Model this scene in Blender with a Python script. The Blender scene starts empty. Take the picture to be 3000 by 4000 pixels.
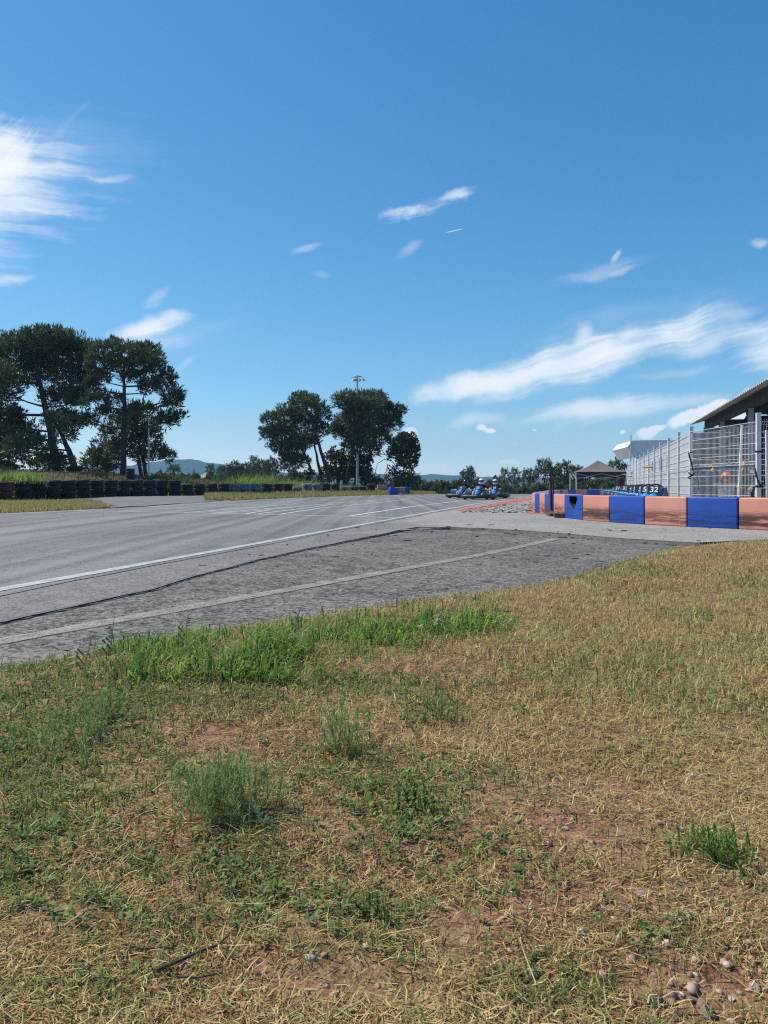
import bpy, bmesh, math, random
import numpy as np
from mathutils import Vector, Matrix, Euler

random.seed(7)
RNG = np.random.default_rng(11)
S = bpy.context.scene
COL = S.collection
PI = math.pi
R = math.radians
CZ = 0.63           # eye height above the track
F = 3000.0          # focal length in photo pixels
HY = 1900.0         # horizon row
GREEN_SKY = None

# ------------------------------------------------------------------ helpers
def at(px, py, y):
    return Vector(((px - 1500) / F * y, y, CZ - (py - HY) / F * y))

def gp(px, py, z=0.0):
    y = (CZ - z) * F / (py - HY)
    return Vector(((px - 1500) / F * y, y, z))

def sstep(a, b, x):
    t = np.clip((np.asarray(x, float) - a) / (b - a), 0, 1)
    return t * t * (3 - 2 * t)

def _h(ix, iy, s):
    v = np.sin(ix * 127.1 + iy * 311.7 + s * 74.7) * 43758.5453
    return v - np.floor(v)

def vnoise(x, y, s=0):
    x = np.asarray(x, float); y = np.asarray(y, float)
    ix = np.floor(x); iy = np.floor(y)
    fx = x - ix; fy = y - iy
    fx = fx * fx * (3 - 2 * fx); fy = fy * fy * (3 - 2 * fy)
    a = _h(ix, iy, s); b = _h(ix + 1, iy, s); c = _h(ix, iy + 1, s); d = _h(ix + 1, iy + 1, s)
    return (a * (1 - fx) + b * fx) * (1 - fy) + (c * (1 - fx) + d * fx) * fy

def fbm(x, y, s=0, o=4):
    t = 0; a = 0.5; n = 0
    for i in range(o):
        t = t + a * vnoise(x * 2 ** i, y * 2 ** i, s + i * 13); n += a; a *= 0.5
    return t / n

class MB:
    """collects shapes for ONE mesh object"""
    def __init__(self):
        self.v = []; self.f = []; self.m = []
    def add(self, vs, fs, mi=0):
        o = len(self.v)
        self.v.extend([tuple(p) for p in vs])
        for f in fs:
            self.f.append([i + o for i in f]); self.m.append(mi)
        return self
    def box(self, c, s, rot=None, mi=0, taper=1.0):
        sx, sy, sz = s[0] / 2, s[1] / 2, s[2] / 2
        pts = [Vector((x * sx * (taper if z > 0 else 1), y * sy * (taper if z > 0 else 1), z * sz)) for z in (-1, 1) for y in (-1, 1) for x in (-1, 1)]
        if rot is not None:
            pts = [rot @ p for p in pts]
        c = Vector(c)
        return self.add([p + c for p in pts], [(0, 2, 3, 1), (4, 5, 7, 6), (0, 1, 5, 4), (2, 6, 7, 3), (0, 4, 6, 2), (1, 3, 7, 5)], mi)
    def rbox(self, c, s, b=0.02, rot=None, mi=0, seg=2):
        bm = bmesh.new()
        bmesh.ops.create_cube(bm, size=1)
        for v in bm.verts:
            v.co = Vector((v.co.x * s[0], v.co.y * s[1], v.co.z * s[2]))
        bmesh.ops.bevel(bm, geom=bm.edges[:], offset=b, segments=seg, affect='EDGES', profile=0.6)
        bm.verts.index_update()
        c = Vector(c)
        vs = [(rot @ v.co if rot is not None else v.co) + c for v in bm.verts]
        self.add(vs, [[v.index for v in f.verts] for f in bm.faces], mi)
        bm.free()
        return self
    def tube(self, pts, r, n=6, mi=0, cap=True, closed=False):
        pts = [Vector(p) for p in pts]
        k = len(pts)
        rr = r if isinstance(r, (list, tuple)) else [r] * k
        rings = []
        up = None
        for i, p in enumerate(pts):
            if closed:
                t = pts[(i + 1) % k] - pts[i - 1]
            else:
                t = pts[min(i + 1, k - 1)] - pts[max(i - 1, 0)]
            t = t.normalized() if t.length > 1e-9 else Vector((0, 0, 1))
            if up is None:
                up = Vector((0, 0, 1)) if abs(t.z) < 0.9 else Vector((1, 0, 0))
            a = t.cross(up)
            if a.length < 1e-5:
                a = t.cross(Vector((0, 1, 0)))
            a.normalize(); b = a.cross(t).normalized()
            up = b
            rings.append([p + (a * math.cos(2 * PI * j / n + PI / 4) + b * math.sin(2 * PI * j / n + PI / 4)) * rr[i] for j in range(n)])
        vs = [q for rg in rings for q in rg]
        fs = []
        for i in range(k if closed else k - 1):
            i2 = (i + 1) % k
            for j in range(n):
                j2 = (j + 1) % n
                fs.append((i * n + j, i * n + j2, i2 * n + j2, i2 * n + j))
        if cap and not closed:
            fs.append(tuple(range(n - 1, -1, -1))); fs.append(tuple((k - 1) * n + j for j in range(n)))
        return self.add(vs, fs, mi)
    def lathe(self, prof, n=24, M=None, mi=0, closed=False):
        vs = []
        for (r, z) in prof:
            for j in range(n):
                a = 2 * PI * j / n
                p = Vector((r * math.cos(a), r * math.sin(a), z))
                vs.append(M @ p if M is not None else p)
        fs = []
        k = len(prof)
        for i in range(k if closed else k - 1):
            i2 = (i + 1) % k
            for j in range(n):
                j2 = (j + 1) % n
                fs.append((i * n + j, i * n + j2, i2 * n + j2, i2 * n + j))
        return self.add(vs, fs, mi)
    def ell(self, c, r, nu=14, nv=9, M=None, mi=0, v0=-PI / 2, v1=PI / 2):
        vs = []; fs = []
        for i in range(nv + 1):
            b = v0 + (v1 - v0) * i / nv
            for j in range(nu):
                a = 2 * PI * j / nu
                p = Vector((r[0] * math.cos(a) * math.cos(b), r[1] * math.sin(a) * math.cos(b), r[2] * math.sin(b)))
                if M is not None: p = M @ p
                vs.append(p + Vector(c))
        for i in range(nv):
            for j in range(nu):
                j2 = (j + 1) % nu
                fs.append((i * nu + j, i * nu + j2, (i + 1) * nu + j2, (i + 1) * nu + j))
        return self.add(vs, fs, mi)
    def prism(self, outline, z0, z1, mi=0):
        n = len(outline)
        vs = [(p[0], p[1], z0) for p in outline] + [(p[0], p[1], z1) for p in outline]
        fs = [tuple(range(n - 1, -1, -1)), tuple(range(n, 2 * n))]
        fs += [(i, (i + 1) % n, n + (i + 1) % n, n + i) for i in range(n)]
        return self.add(vs, fs, mi)
    def build(self, name, mats, parent=None, smooth=False, loc=None, rot=None):
        me = bpy.data.meshes.new(name)
        me.from_pydata(self.v, [], self.f)
        if not isinstance(mats, (list, tuple)): mats = [mats]
        for m in mats: me.materials.append(m)
        if len(mats) > 1: me.polygons.foreach_set('material_index', self.m)
        if smooth: me.polygons.foreach_set('use_smooth', [True] * len(me.polygons))
        me.update()
        return link(name, me, parent, loc, rot)

def link(name, me, parent=None, loc=None, rot=None):
    o = bpy.data.objects.new(name, me)
    COL.objects.link(o)
    if parent is not None: o.parent = parent
    if loc is not None: o.location = loc
    if rot is not None: o.rotation_euler = rot
    return o

def tag(o, label=None, cat=None, group=None, kind=None):
    if label: o['label'] = label
    if cat: o['category'] = cat
    if group: o['group'] = group
    if kind: o['kind'] = kind
    return o

def thing(name, label, cat, loc=(0, 0, 0), rz=0, group=None):
    o = bpy.data.objects.new(name, None)
    o.empty_display_size = 0.1
    COL.objects.link(o)
    o.location = loc; o.rotation_euler = (0, 0, rz)
    return tag(o, label, cat, group)

def copy_tree(o, parent=None):
    c = o.copy(); COL.objects.link(c)
    if parent is not None: c.parent = parent
    for ch in list(o.children):
        copy_tree(ch, c)
    return c

def np_mesh(name, verts, faces_list, mats, cols=None, smooth=False, parent=None, mi=None):
    """faces_list: list of int arrays (N,k)"""
    me = bpy.data.meshes.new(name)
    nv = len(verts)
    me.vertices.add(nv)
    me.vertices.foreach_set('co', np.ascontiguousarray(verts, dtype=np.float32).ravel())
    loops = np.concatenate([f.ravel() for f in faces_list]).astype(np.int32)
    sizes = np.concatenate([np.full(len(f), f.shape[1], np.int32) for f in faces_list])
    starts = np.concatenate([[0], np.cumsum(sizes)[:-1]]).astype(np.int32)
    me.loops.add(len(loops)); me.loops.foreach_set('vertex_index', loops)
    me.polygons.add(len(sizes)); me.polygons.foreach_set('loop_start', starts)
    try:
        me.polygons.foreach_set('loop_total', sizes)
    except Exception:
        pass
    if not isinstance(mats, (list, tuple)): mats = [mats]
    for m in mats: me.materials.append(m)
    if mi is not None: me.polygons.foreach_set('material_index', mi.astype(np.int32))
    if cols is not None:
        ca = me.attributes.new('col', 'FLOAT_COLOR', 'POINT')
        c4 = np.ones((nv, 4), np.float32); c4[:, :3] = cols
        ca.data.foreach_set('color', c4.ravel())
    if smooth: me.polygons.foreach_set('use_smooth', np.ones(len(sizes), bool))
    me.update(calc_edges=True)
    me.validate()
    return link(name, me, parent)

# ------------------------------------------------------------------ materials
def nmat(name):
    m = bpy.data.materials.new(name); m.use_nodes = True
    nt = m.node_tree
    b = nt.nodes['Principled BSDF']
    return m, nt, b

class NT:
    def __init__(self, nt): self.nt = nt
    def n(self, t, **kw):
        x = self.nt.nodes.new(t)
        for k, v in kw.items(): setattr(x, k, v)
        return x
    def l(self, a, b): self.nt.links.new(a, b)
    def put(self, sock, v):
        if hasattr(v, 'is_output') or isinstance(v, bpy.types.NodeSocket): self.l(v, sock)
        else: sock.default_value = v
    def math(self, op, a, b=None, c=None, clamp=False):
        x = self.n('ShaderNodeMath', operation=op); x.use_clamp = clamp
        self.put(x.inputs[0], a)
        if b is not None: self.put(x.inputs[1], b)
        if c is not None: self.put(x.inputs[2], c)
        return x.outputs[0]
    def vmath(self, op, a, b=None):
        x = self.n('ShaderNodeVectorMath', operation=op)
        self.put(x.inputs[0], a)
        if b is not None: self.put(x.inputs[1], b)
        return x.outputs[0]
    def coord(self, which='Object'):
        return self.n('ShaderNodeTexCoord').outputs[which]
    def mapping(self, v, loc=(0, 0, 0), rot=(0, 0, 0), scale=(1, 1, 1)):
        x = self.n('ShaderNodeMapping')
        self.l(v, x.inputs[0])
        x.inputs['Location'].default_value = loc; x.inputs['Rotation'].default_value = rot; x.inputs['Scale'].default_value = scale
        return x.outputs[0]
    def noise(self, v, scale, detail=3, rough=0.55, dist=0.0):
        x = self.n('ShaderNodeTexNoise')
        if v is not None: self.l(v, x.inputs['Vector'])
        x.inputs['Scale'].default_value = scale; x.inputs['Detail'].default_value = detail
        x.inputs['Roughness'].default_value = rough; x.inputs['Distortion'].default_value = dist
        return x.outputs['Fac']
    def ramp(self, f, stops):
        x = self.n('ShaderNodeValToRGB')
        self.put(x.inputs[0], f)
        e = x.color_ramp.elements
        while len(e) < len(stops): e.new(0.5)
        for i, (p, c) in enumerate(stops):
            e[i].position = p; e[i].color = (c[0], c[1], c[2], 1) if not isinstance(c, (int, float)) else (c, c, c, 1)
        return x.outputs[0]
    def mix(self, f, a, b, blend='MIX'):
        x = self.n('ShaderNodeMix', data_type='RGBA', blend_type=blend)
        self.put(x.inputs[0], f)
        for s, v in ((x.inputs[6], a), (x.inputs[7], b)):
            if isinstance(v, (tuple, list)): s.default_value = (v[0], v[1], v[2], 1)
            else: self.l(v, s)
        return x.outputs[2]
    def sms(self, f, a, b):
        x = self.n('ShaderNodeMapRange', interpolation_type='SMOOTHSTEP')
        self.put(x.inputs[0], f)
        x.inputs[1].default_value = a; x.inputs[2].default_value = b
        return x.outputs[0]
    def bump(self, h, strength=0.3, dist=0.01):
        x = self.n('ShaderNodeBump')
        x.inputs['Strength'].default_value = strength; x.inputs['Distance'].default_value = dist
        self.l(h, x.inputs['Height'])
        return x.outputs[0]

def basic(name, c, rough=0.7, var=0.25, scale=6.0, metal=0.0, bump=0.0, spec=0.4, bscale=None, randv=0.0):
    m, nt, b = nmat(name); T = NT(nt)
    co = T.coord()
    f = T.noise(co, scale, 4)
    lo = tuple(x * (1 - var) for x in c); hi = tuple(min(1, x * (1 + var)) for x in c)
    col = T.ramp(f, [(0.3, lo), (0.7, hi)])
    if randv:
        rnd = T.n('ShaderNodeObjectInfo').outputs['Random']
        k = T.math('MULTIPLY_ADD', rnd, 2 * randv, 1 - randv)
        col = T.vmath('SCALE', col); 
        sc = nt.nodes[-1]
        T.l(k, sc.inputs['Scale'])
    T.l(col, b.inputs['Base Color'])
    b.inputs['Roughness'].default_value = rough; b.inputs['Metallic'].default_value = metal
    b.inputs['Specular IOR Level'].default_value = spec
    if bump:
        T.l(T.bump(T.noise(co, bscale or scale * 6, 4), bump, 0.01), b.inputs['Normal'])
    return m

def leafmat(name, trans=0.35, rough=0.6, spec=0.25, tint=(1, 1, 1)):
    m, nt, b = nmat(name); T = NT(nt)
    a = T.n('ShaderNodeAttribute', attribute_name='col')
    col = T.mix(1.0, a.outputs['Color'], tint, 'MULTIPLY')
    T.l(col, b.inputs['Base Color'])
    b.inputs['Roughness'].default_value = rough; b.inputs['Specular IOR Level'].default_value = spec
    tr = T.n('ShaderNodeBsdfTranslucent'); T.l(col, tr.inputs[0])
    mx = T.n('ShaderNodeMixShader'); mx.inputs[0].default_value = trans
    T.l(b.outputs[0], mx.inputs[1]); T.l(tr.outputs[0], mx.inputs[2])
    T.l(mx.outputs[0], nt.nodes['Material Output'].inputs[0])
    return m

TRK_ROT = math.atan2(0.248, 1.0)   # the track runs along (0.248, 1)

def asphalt(name, dark, light, grain=260.0, streak=0.3, blotch=0.25, warm=(1, 1, 1), bump=0.5, fine=0.5, old=False):
    m, nt, b = nmat(name); T = NT(nt)
    co = T.coord()
    g1 = T.noise(co, grain, 2, 0.6)
    g2 = T.n('ShaderNodeTexVoronoi'); T.l(co, g2.inputs['Vector']); g2.inputs['Scale'].default_value = grain * 0.45
    cell = T.n('ShaderNodeSeparateColor'); T.l(g2.outputs['Color'], cell.inputs[0])
    f = T.math('ADD', T.math('MULTIPLY', g1, fine), T.math('MULTIPLY', cell.outputs[0], 1 - fine))
    st = T.noise(T.mapping(co, rot=(0, 0, TRK_ROT), scale=(2.2, 0.035, 1)), 1.0, 5, 0.6, 0.3)
    bl = T.noise(co, 0.45, 5, 0.6)
    bl2 = T.noise(co, 5.0, 4, 0.65)
    f = T.math('ADD', f, T.math('MULTIPLY', T.math('SUBTRACT', st, 0.5), streak))
    f = T.math('ADD', f, T.math('MULTIPLY', T.math('SUBTRACT', bl, 0.5), blotch))
    f = T.math('ADD', f, T.math('MULTIPLY', T.math('SUBTRACT', bl2, 0.5), blotch))
    d = tuple(dark * w for w in warm); l_ = tuple(light * w for w in warm)
    col = T.ramp(f, [(0.22, d), (0.78, l_)])
    if old:
        px_ = T.n('ShaderNodeSeparateXYZ'); T.l(co, px_.inputs[0])
        kx = T.sms(T.math('ADD', px_.outputs[0], T.math('MULTIPLY', bl, 2.5)), 2.6, 0.6)
        col = T.mix(kx, col, T.mix(1.0, col, (0.66, 0.65, 0.66), 'MULTIPLY'))
    T.l(col, b.inputs['Base Color'])
    b.inputs['Roughness'].default_value = 0.78; b.inputs['Specular IOR Level'].default_value = 0.35
    T.l(T.bump(T.math('ADD', g1, T.math('MULTIPLY', g2.outputs['Distance'], 0.7)), bump, 0.006), b.inputs['Normal'])
    return m

def paint(name, c, under, wear=0.5, grain=180.0, thr=0.45):
    m, nt, b = nmat(name); T = NT(nt)
    co = T.coord()
    n1 = T.noise(co, grain, 3, 0.7); n2 = T.noise(co, 6.0, 5, 0.6)
    f = T.math('ADD', T.math('MULTIPLY', n1, 0.6), T.math('MULTIPLY', n2, 0.4))
    k = T.sms(f, thr - 0.14 * wear, thr + 0.10)
    b.inputs['Base Color'].default_value = (c[0], c[1], c[2], 1)
    shade = T.ramp(n1, [(0.3, tuple(x * 0.8 for x in c)), (0.7, tuple(min(1, x * 1.1) for x in c))])
    T.l(shade, b.inputs['Base Color']); b.inputs['Roughness'].default_value = 0.75
    T.l(T.bump(n1, 0.3, 0.004), b.inputs['Normal'])
    tr = T.n('ShaderNodeBsdfTransparent'); mx = T.n('ShaderNodeMixShader')
    T.l(k, mx.inputs[0]); T.l(tr.outputs[0], mx.inputs[1]); T.l(b.outputs[0], mx.inputs[2])
    T.l(mx.outputs[0], nt.nodes['Material Output'].inputs[0])
    return m

# ------------------------------------------------------------------ render, camera, light
S.render.engine = 'CYCLES'
S.cycles.max_bounces = 8
S.cycles.transparent_max_bounces = 12
S.cycles.volume_bounces = 0
S.view_settings.view_transform = 'Standard'
S.view_settings.look = 'None'
S.view_settings.gamma = 1.0
S.view_settings.use_curve_mapping = False
S.view_settings.exposure = 0.14
S.cycles.use_denoising = False
S.cycles.pixel_filter_type = 'BLACKMAN_HARRIS'
S.cycles.filter_width = 1.2
S.cycles.use_adaptive_sampling = True
S.cycles.adaptive_threshold = 0.008

cam = bpy.data.cameras.new('camera')
co_ = bpy.data.objects.new('camera', cam); COL.objects.link(co_)
co_.location = (0, 0, CZ); co_.rotation_euler = (PI / 2, 0, 0)
cam.sensor_fit = 'AUTO'; cam.sensor_width = 36.0; cam.lens = 36.0 * F / 4000.0
cam.shift_y = -(2000 - HY) / 4000.0
cam.clip_start = 0.05; cam.clip_end = 12000
S.camera = co_

SUN_AZ = R(-72)     # from +Y, negative = towards -X
SUN_EL = R(49)
sd = Vector((math.sin(SUN_AZ) * math.cos(SUN_EL), math.cos(SUN_AZ) * math.cos(SUN_EL), math.sin(SUN_EL)))
sun = bpy.data.lights.new('sun', 'SUN'); sun.energy = 5.0; sun.angle = R(0.53); sun.color = (1.0, 0.94, 0.845)
so_ = bpy.data.objects.new('sun', sun); COL.objects.link(so_)
so_.rotation_euler = (-sd).to_track_quat('-Z', 'Y').to_euler()
so_.location = sd * 50

# ------------------------------------------------------------------ sky with clouds
W = bpy.data.worlds.new('World'); S.world = W; W.use_nodes = True
wt = W.node_tree; T = NT(wt)
bg = wt.nodes['Background']
sky = T.n('ShaderNodeTexSky', sky_type='NISHITA')
sky.sun_disc = False; sky.sun_elevation = SUN_EL; sky.sun_rotation = SUN_AZ
sky.altitude = 300; sky.air_density = 1.0; sky.dust_density = 0.4; sky.ozone_density = 2.2
SKY_STR = 0.15
dirv = T.coord('Generated')
sx = T.n('ShaderNodeSeparateXYZ'); T.l(dirv, sx.inputs[0])
yy = T.math('MAXIMUM', sx.outputs[1], 0.05)
U = T.math('DIVIDE', sx.outputs[0], yy); V = T.math('DIVIDE', sx.outputs[2], yy)
cx = T.n('ShaderNodeCombineXYZ'); T.l(U, cx.inputs[0]); T.l(V, cx.inputs[1])
uv = cx.outputs[0]
warpn = T.n('ShaderNodeTexNoise'); T.l(uv, warpn.inputs['Vector']); warpn.inputs['Scale'].default_value = 11; warpn.inputs['Detail'].default_value = 6
wv = T.vmath('SUBTRACT', warpn.outputs['Color'], (0.5, 0.5, 0.5))
def scaled(v, s):
    x = T.n('ShaderNodeVectorMath', operation='SCALE'); T.l(v, x.inputs[0]); x.inputs['Scale'].default_value = s
    return x.outputs[0]
uvw = T.vmath('ADD', uv, scaled(wv, 0.03))
uvw2 = T.vmath('ADD', uv, scaled(wv, 0.045))
def streak_noise(ang, sx_, sy_, det=5, rough=0.62):
    return T.noise(T.mapping(T.mapping(uvw, rot=(0, 0, -ang)), scale=(sx_, sy_, 1)), 1.0, det, rough, 0.35)
def pxuv(px, py): return ((px - 1500) / F, (HY - py) / F)
def blob(cx_, cy_, rx, ry, ang=0.0, src=None, inner=0.0):
    """soft ellipse; rx, ry in photo pixels, ang in degrees counter-clockwise"""
    u0, v0 = pxuv(cx_, cy_)
    a = R(ang)
    v = T.vmath('SUBTRACT', src or uvw2, (u0, v0, 0))
    v = T.mapping(v, rot=(0, 0, -a))
    v = T.vmath('MULTIPLY', v, (F / rx, F / ry, 0))
    x = T.n('ShaderNodeVectorMath', operation='LENGTH'); T.l(v, x.inputs[0])
    return T.sms(x.outputs['Value'], 1.0, inner)
nA = streak_noise(R(15), 5, 62)      # long streaks rising to one side
nB = streak_noise(R(-5), 4, 66)      # level fan
nE = streak_noise(R(48), 7, 50)      # steep fan
nC = T.noise(uv, 30, 8, 0.62)        # puffs
nD = T.noise(uvw, 8, 7, 0.62)
def avg(a, b, k): return T.math('ADD', T.math('MULTIPLY', a, k), T.math('MULTIPLY', b, 1 - k))
mixAD = avg(nA, nD, 0.55); mixBD = avg(nB, nD, 0.6); mixAC = avg(nA, nC, 0.45); mixED = avg(nE, nD, 0.6); mixCD = avg(nC, nD, 0.5)
def cloud(mask, n, K, thr, w, amt):
    d = T.math('MULTIPLY_ADD', T.math('SUBTRACT', n, 0.5), K, mask)
    return T.math('MULTIPLY', T.math('MULTIPLY', T.sms(d, thr, thr + w), amt), T.sms(mask, 0.0, 0.3))
L = []
# bright fan on one side
L.append(cloud(blob(-140, 710, 860, 400, -3), mixBD, 2.2, 0.22, 1.0, 0.97))
L.append(cloud(blob(30, 600, 330, 260, 30), mixED, 2.2, 0.45, 0.9, 0.85))
L.append(cloud(blob(150, 560, 480, 300, 35), mixED, 2.0, 0.50, 1.6, 0.5))
L.append(cloud(blob(420, 692, 230, 30, 1), mixBD, 1.2, 0.35, 1.1, 0.4))
L.append(cloud(blob(150, 640, 900, 420, 8), mixBD, 1.6, 0.3, 1.7, 0.38))
L.append(cloud(blob(2500, 1260, 900, 190, 12), mixAD, 1.8, 0.35, 1.6, 0.36))
L.append(cloud(blob(2300, 1620, 1000, 120, 4), mixAD, 1.6, 0.35, 1.6, 0.36))
L.append(cloud(blob(700, 1300, 600, 160, 10), mixAD, 2.0, 0.45, 1.7, 0.28))
L.append(cloud(blob(-40, 970, 420, 170, -8), mixBD, 2.4, 0.40, 1.2, 0.5))
L.append(cloud(blob(20, 1080, 240, 60, 8), mixBD, 1.8, 0.35, 0.9, 0.45))
L.append(cloud(blob(560, 1278, 250, 75, 20), mixAD, 1.5, 0.25, 0.85, 0.92))
L.append(cloud(blob(690, 1225, 150, 60, 5), mixAD, 1.4, 0.40, 0.9, 0.7))
L.append(cloud(blob(640, 1320, 330, 60, 6), mixAD, 1.8, 0.40, 1.2, 0.4))
L.append(cloud(blob(610, 1165, 120, 45, 25), mixAD, 1.6, 0.42, 1.0, 0.42))
L.append(cloud(blob(740, 1420, 130, 45, 38), mixAD, 1.6, 0.45, 1.1, 0.28))
# middle wisps
L.append(cloud(blob(1600, 842, 220, 56, 14), mixAC, 2.8, 0.36, 1.0, 0.72))
L.append(cloud(blob(1790, 755, 145, 60, 30), mixAC, 2.8, 0.36, 1.0, 0.72))
L.append(cloud(blob(1700, 800, 260, 70, 20), mixAC, 2.0, 0.50, 1.6, 0.45))
L.append(cloud(blob(1200, 965, 130, 42, 27), mixAD, 1.5, 0.40, 1.2, 0.45))
L.append(cloud(blob(1600, 985, 130, 48, 32), mixAD, 1.5, 0.40, 1.2, 0.45))
L.append(cloud(blob(1255, 1058, 80, 34, 8), mixAD, 1.5, 0.40, 1.2, 0.35))
L.append(cloud(blob(1775, 901, 56, 3.4, 12, src=uv), nD, 0.2, 0.1, 0.5, 0.5))
L.append(cloud(blob(2330, 1060, 460, 75, 14), mixAD, 1.8, 0.36, 1.3, 0.5))
L.append(cloud(blob(2440, 1055, 160, 22, 14), mixAD, 1.0, 0.30, 1.0, 0.35))
L.append(cloud(blob(2415, 1000, 60, 34, 45), mixAC, 1.5, 0.35, 0.9, 0.5))
L.append(cloud(blob(2945, 955, 90, 32, 18), mixAC, 1.6, 0.35, 1.0, 0.5))
# the long bank
L.append(cloud(blob(2130, 1445, 780, 150, 13), mixAD, 1.9, 0.16, 1.0, 0.95))
L.append(cloud(blob(1860, 1505, 440, 105, 9), mixCD, 1.9, 0.2, 0.85, 0.92))
L.append(cloud(blob(2460, 1350, 540, 130, 22), mixAD, 2.2, 0.22, 1.05, 0.85))
L.append(cloud(blob(2640, 1280, 340, 110, 25), mixAD, 1.9, 0.30, 1.0, 0.75))
L.append(cloud(blob(2760, 1320, 460, 130, 16), mixAD, 2.2, 0.28, 1.2, 0.7))
L.append(cloud(blob(3050, 1300, 330, 130, 8), mixAD, 2.0, 0.28, 1.1, 0.75))
L.append(cloud(blob(2150, 1420, 900, 210, 13), mixAD, 2.4, 0.40, 1.5, 0.5))
L.append(cloud(blob(2280, 1330, 120, 80, 50), mixCD, 1.6, 0.4, 0.9, 0.6))
L.append(cloud(blob(2990, 1370, 290, 170, -25), mixAD, 2.0, 0.25, 0.95, 0.8))
L.append(cloud(blob(2800, 1230, 420, 90, 6), mixAD, 1.8, 0.40, 1.3, 0.5))
L.append(cloud(blob(2650, 1450, 420, 60, 12), mixAD, 2.0, 0.45, 1.3, 0.4))
L.append(cloud(blob(2330, 1610, 470, 75, 6), mixAD, 1.6, 0.15, 0.9, 0.82))
L.append(cloud(blob(2650, 1570, 420, 70, 8), mixAD, 1.5, 0.35, 1.0, 0.6))
L.append(cloud(blob(1850, 1650, 230, 55, 8), mixCD, 1.5, 0.35, 1.0, 0.55))
# small heaped clouds low down
for (a_, b_, c_, d_, e_, am) in ((1872, 1680, 34, 28, 0, .95), (1905, 1688, 42, 18, 5, .95), (2680, 1648, 150, 60, 22, .95), (2560, 1688, 120, 30, 8, .9), (2780, 1610, 140, 80, 20, .95), (2438, 1698, 18, 14, 0, .8), (1990, 1815, 60, 18, 0, .4), (2230, 1810, 80, 16, 0, .6), (1605, 1690, 42, 26, 0, .8), (2900, 1600, 160, 110, 10, .95), (2092, 1676, 12, 6, 0, .5)):
    L.append(cloud(blob(a_, b_, c_, d_, e_), nC, 1.5, 0.22, 0.35, am))
acc = L[0]
for c_ in L[1:]:
    # screen: 1-(1-a)(1-b)
    acc = T.math('SUBTRACT', T.math('ADD', acc, c_), T.math('MULTIPLY', acc, c_))
front = T.sms(sx.outputs[1], 0.06, 0.25)
acc = T.math('MULTIPLY', acc, front, clamp=True)
sep = T.n('ShaderNodeSeparateColor'); T.l(sky.outputs[0], sep.inputs[0])
cmb = T.n('ShaderNodeCombineColor')
# the phone renders the clear sky deeper and more cyan: a curve per channel
for i_, (p_, a_) in enumerate(((1.45, 0.62), (0.95, 0.69), (0.75, 0.815))):
    lin_ = T.math('MULTIPLY', sep.outputs[i_], SKY_STR)
    v_ = T.math('MULTIPLY', T.math('POWER', lin_, p_), a_ / SKY_STR)
    low_ = T.math('POWER', T.math('MINIMUM', T.math('MULTIPLY', sep.outputs[0], SKY_STR), 0.9), 8.0)
    v_ = T.math('ADD', v_, T.math('MULTIPLY', low_, (0.30, 0.34, 0.46)[i_] / SKY_STR))
    T.l(v_, cmb.inputs[i_])
cl = T.mix(acc, cmb.outputs[0], (5.9, 6.15, 6.5))
T.l(cl, bg.inputs[0]); bg.inputs[1].default_value = SKY_STR
try:
    W.cycles.sampling_method = 'MANUAL'; W.cycles.sample_map_resolution = 512
except Exception:
    pass

# ------------------------------------------------------------------ ground shape
APRON_Z = -0.05
crack_px = [(-260, 2490), (0, 2430), (140, 2398), (300, 2366), (450, 2330), (600, 2300), (760, 2250), (900, 2215), (1010, 2185), (1100, 2166), (1200, 2143), (1300, 2124), (1400, 2103), (1500, 2084), (1560, 2070), (1620, 2060)]
lip_px = [(1620, 2060), (1760, 2059), (1900, 2065), (2050, 2073), (2200, 2084), (2330, 2095), (2450, 2104), (2600, 2113), (2730, 2119)]
verge_px = [(2730, 2121), (2640, 2140), (2520, 2165), (2400, 2198), (2300, 2232), (2200, 2262), (2060, 2292), (1920, 2312), (1760, 2340), (1600, 2362), (1450, 2384), (1300, 2412), (1150, 2440), (1000, 2462), (850, 2488), (700, 2510), (500, 2548), (300, 2590), (120, 2622), (-100, 2670), (-420, 2750)]
def jit(pts, amp, step, seed, z):
    """pixels to the ground, resampled and roughened"""
    w = [np.array(gp(p[0], p[1], z)[:2]) for p in pts]
    out = []
    for a, b in zip(w[:-1], w[1:]):
        n = max(1, int(np.linalg.norm(b - a) / step))
        for i in range(n): out.append(a + (b - a) * i / n)
    out.append(w[-1])
    out = np.array(out)
    s = np.cumsum(np.r_[0, np.linalg.norm(np.diff(out, axis=0), axis=1)])
    k = np.clip(0.35 + out[:, 1] / 12, 0.3, 1.2)
    out[:, 1] += amp * k * (fbm(s * 2.1, s * 0, seed, 5) - 0.5) * 2 + amp * 0.5 * k * (vnoise(s * 14, s * 0, seed + 5) - 0.5)
    return out
crackW = jit(crack_px, 0.06, 0.05, 3, 0.0)
lipW = jit(lip_px, 0.07, 0.06, 9, 0.0)
lipW[0] = crackW[-1]
vergeW = jit(verge_px, 0.07, 0.06, 21, APRON_Z)
def AZ(x): return -0.011 - 0.037 * sstep(-1.4, 1.8, x)
pitright = [gp(2730, 2119), gp(2860, 2113), gp(3000, 2109), gp(3300, 2100), gp(4200, 2085)]
pitrightW = np.array([p[:2] for p in pitright])
lipW[-1] = pitrightW[0]
grassPoly = np.vstack([vergeW[::-1], pitrightW, [[14.0, 9.5], [14.0, -6.0], [-9.0, -6.0], [-9.0, 2.0]]])

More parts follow.
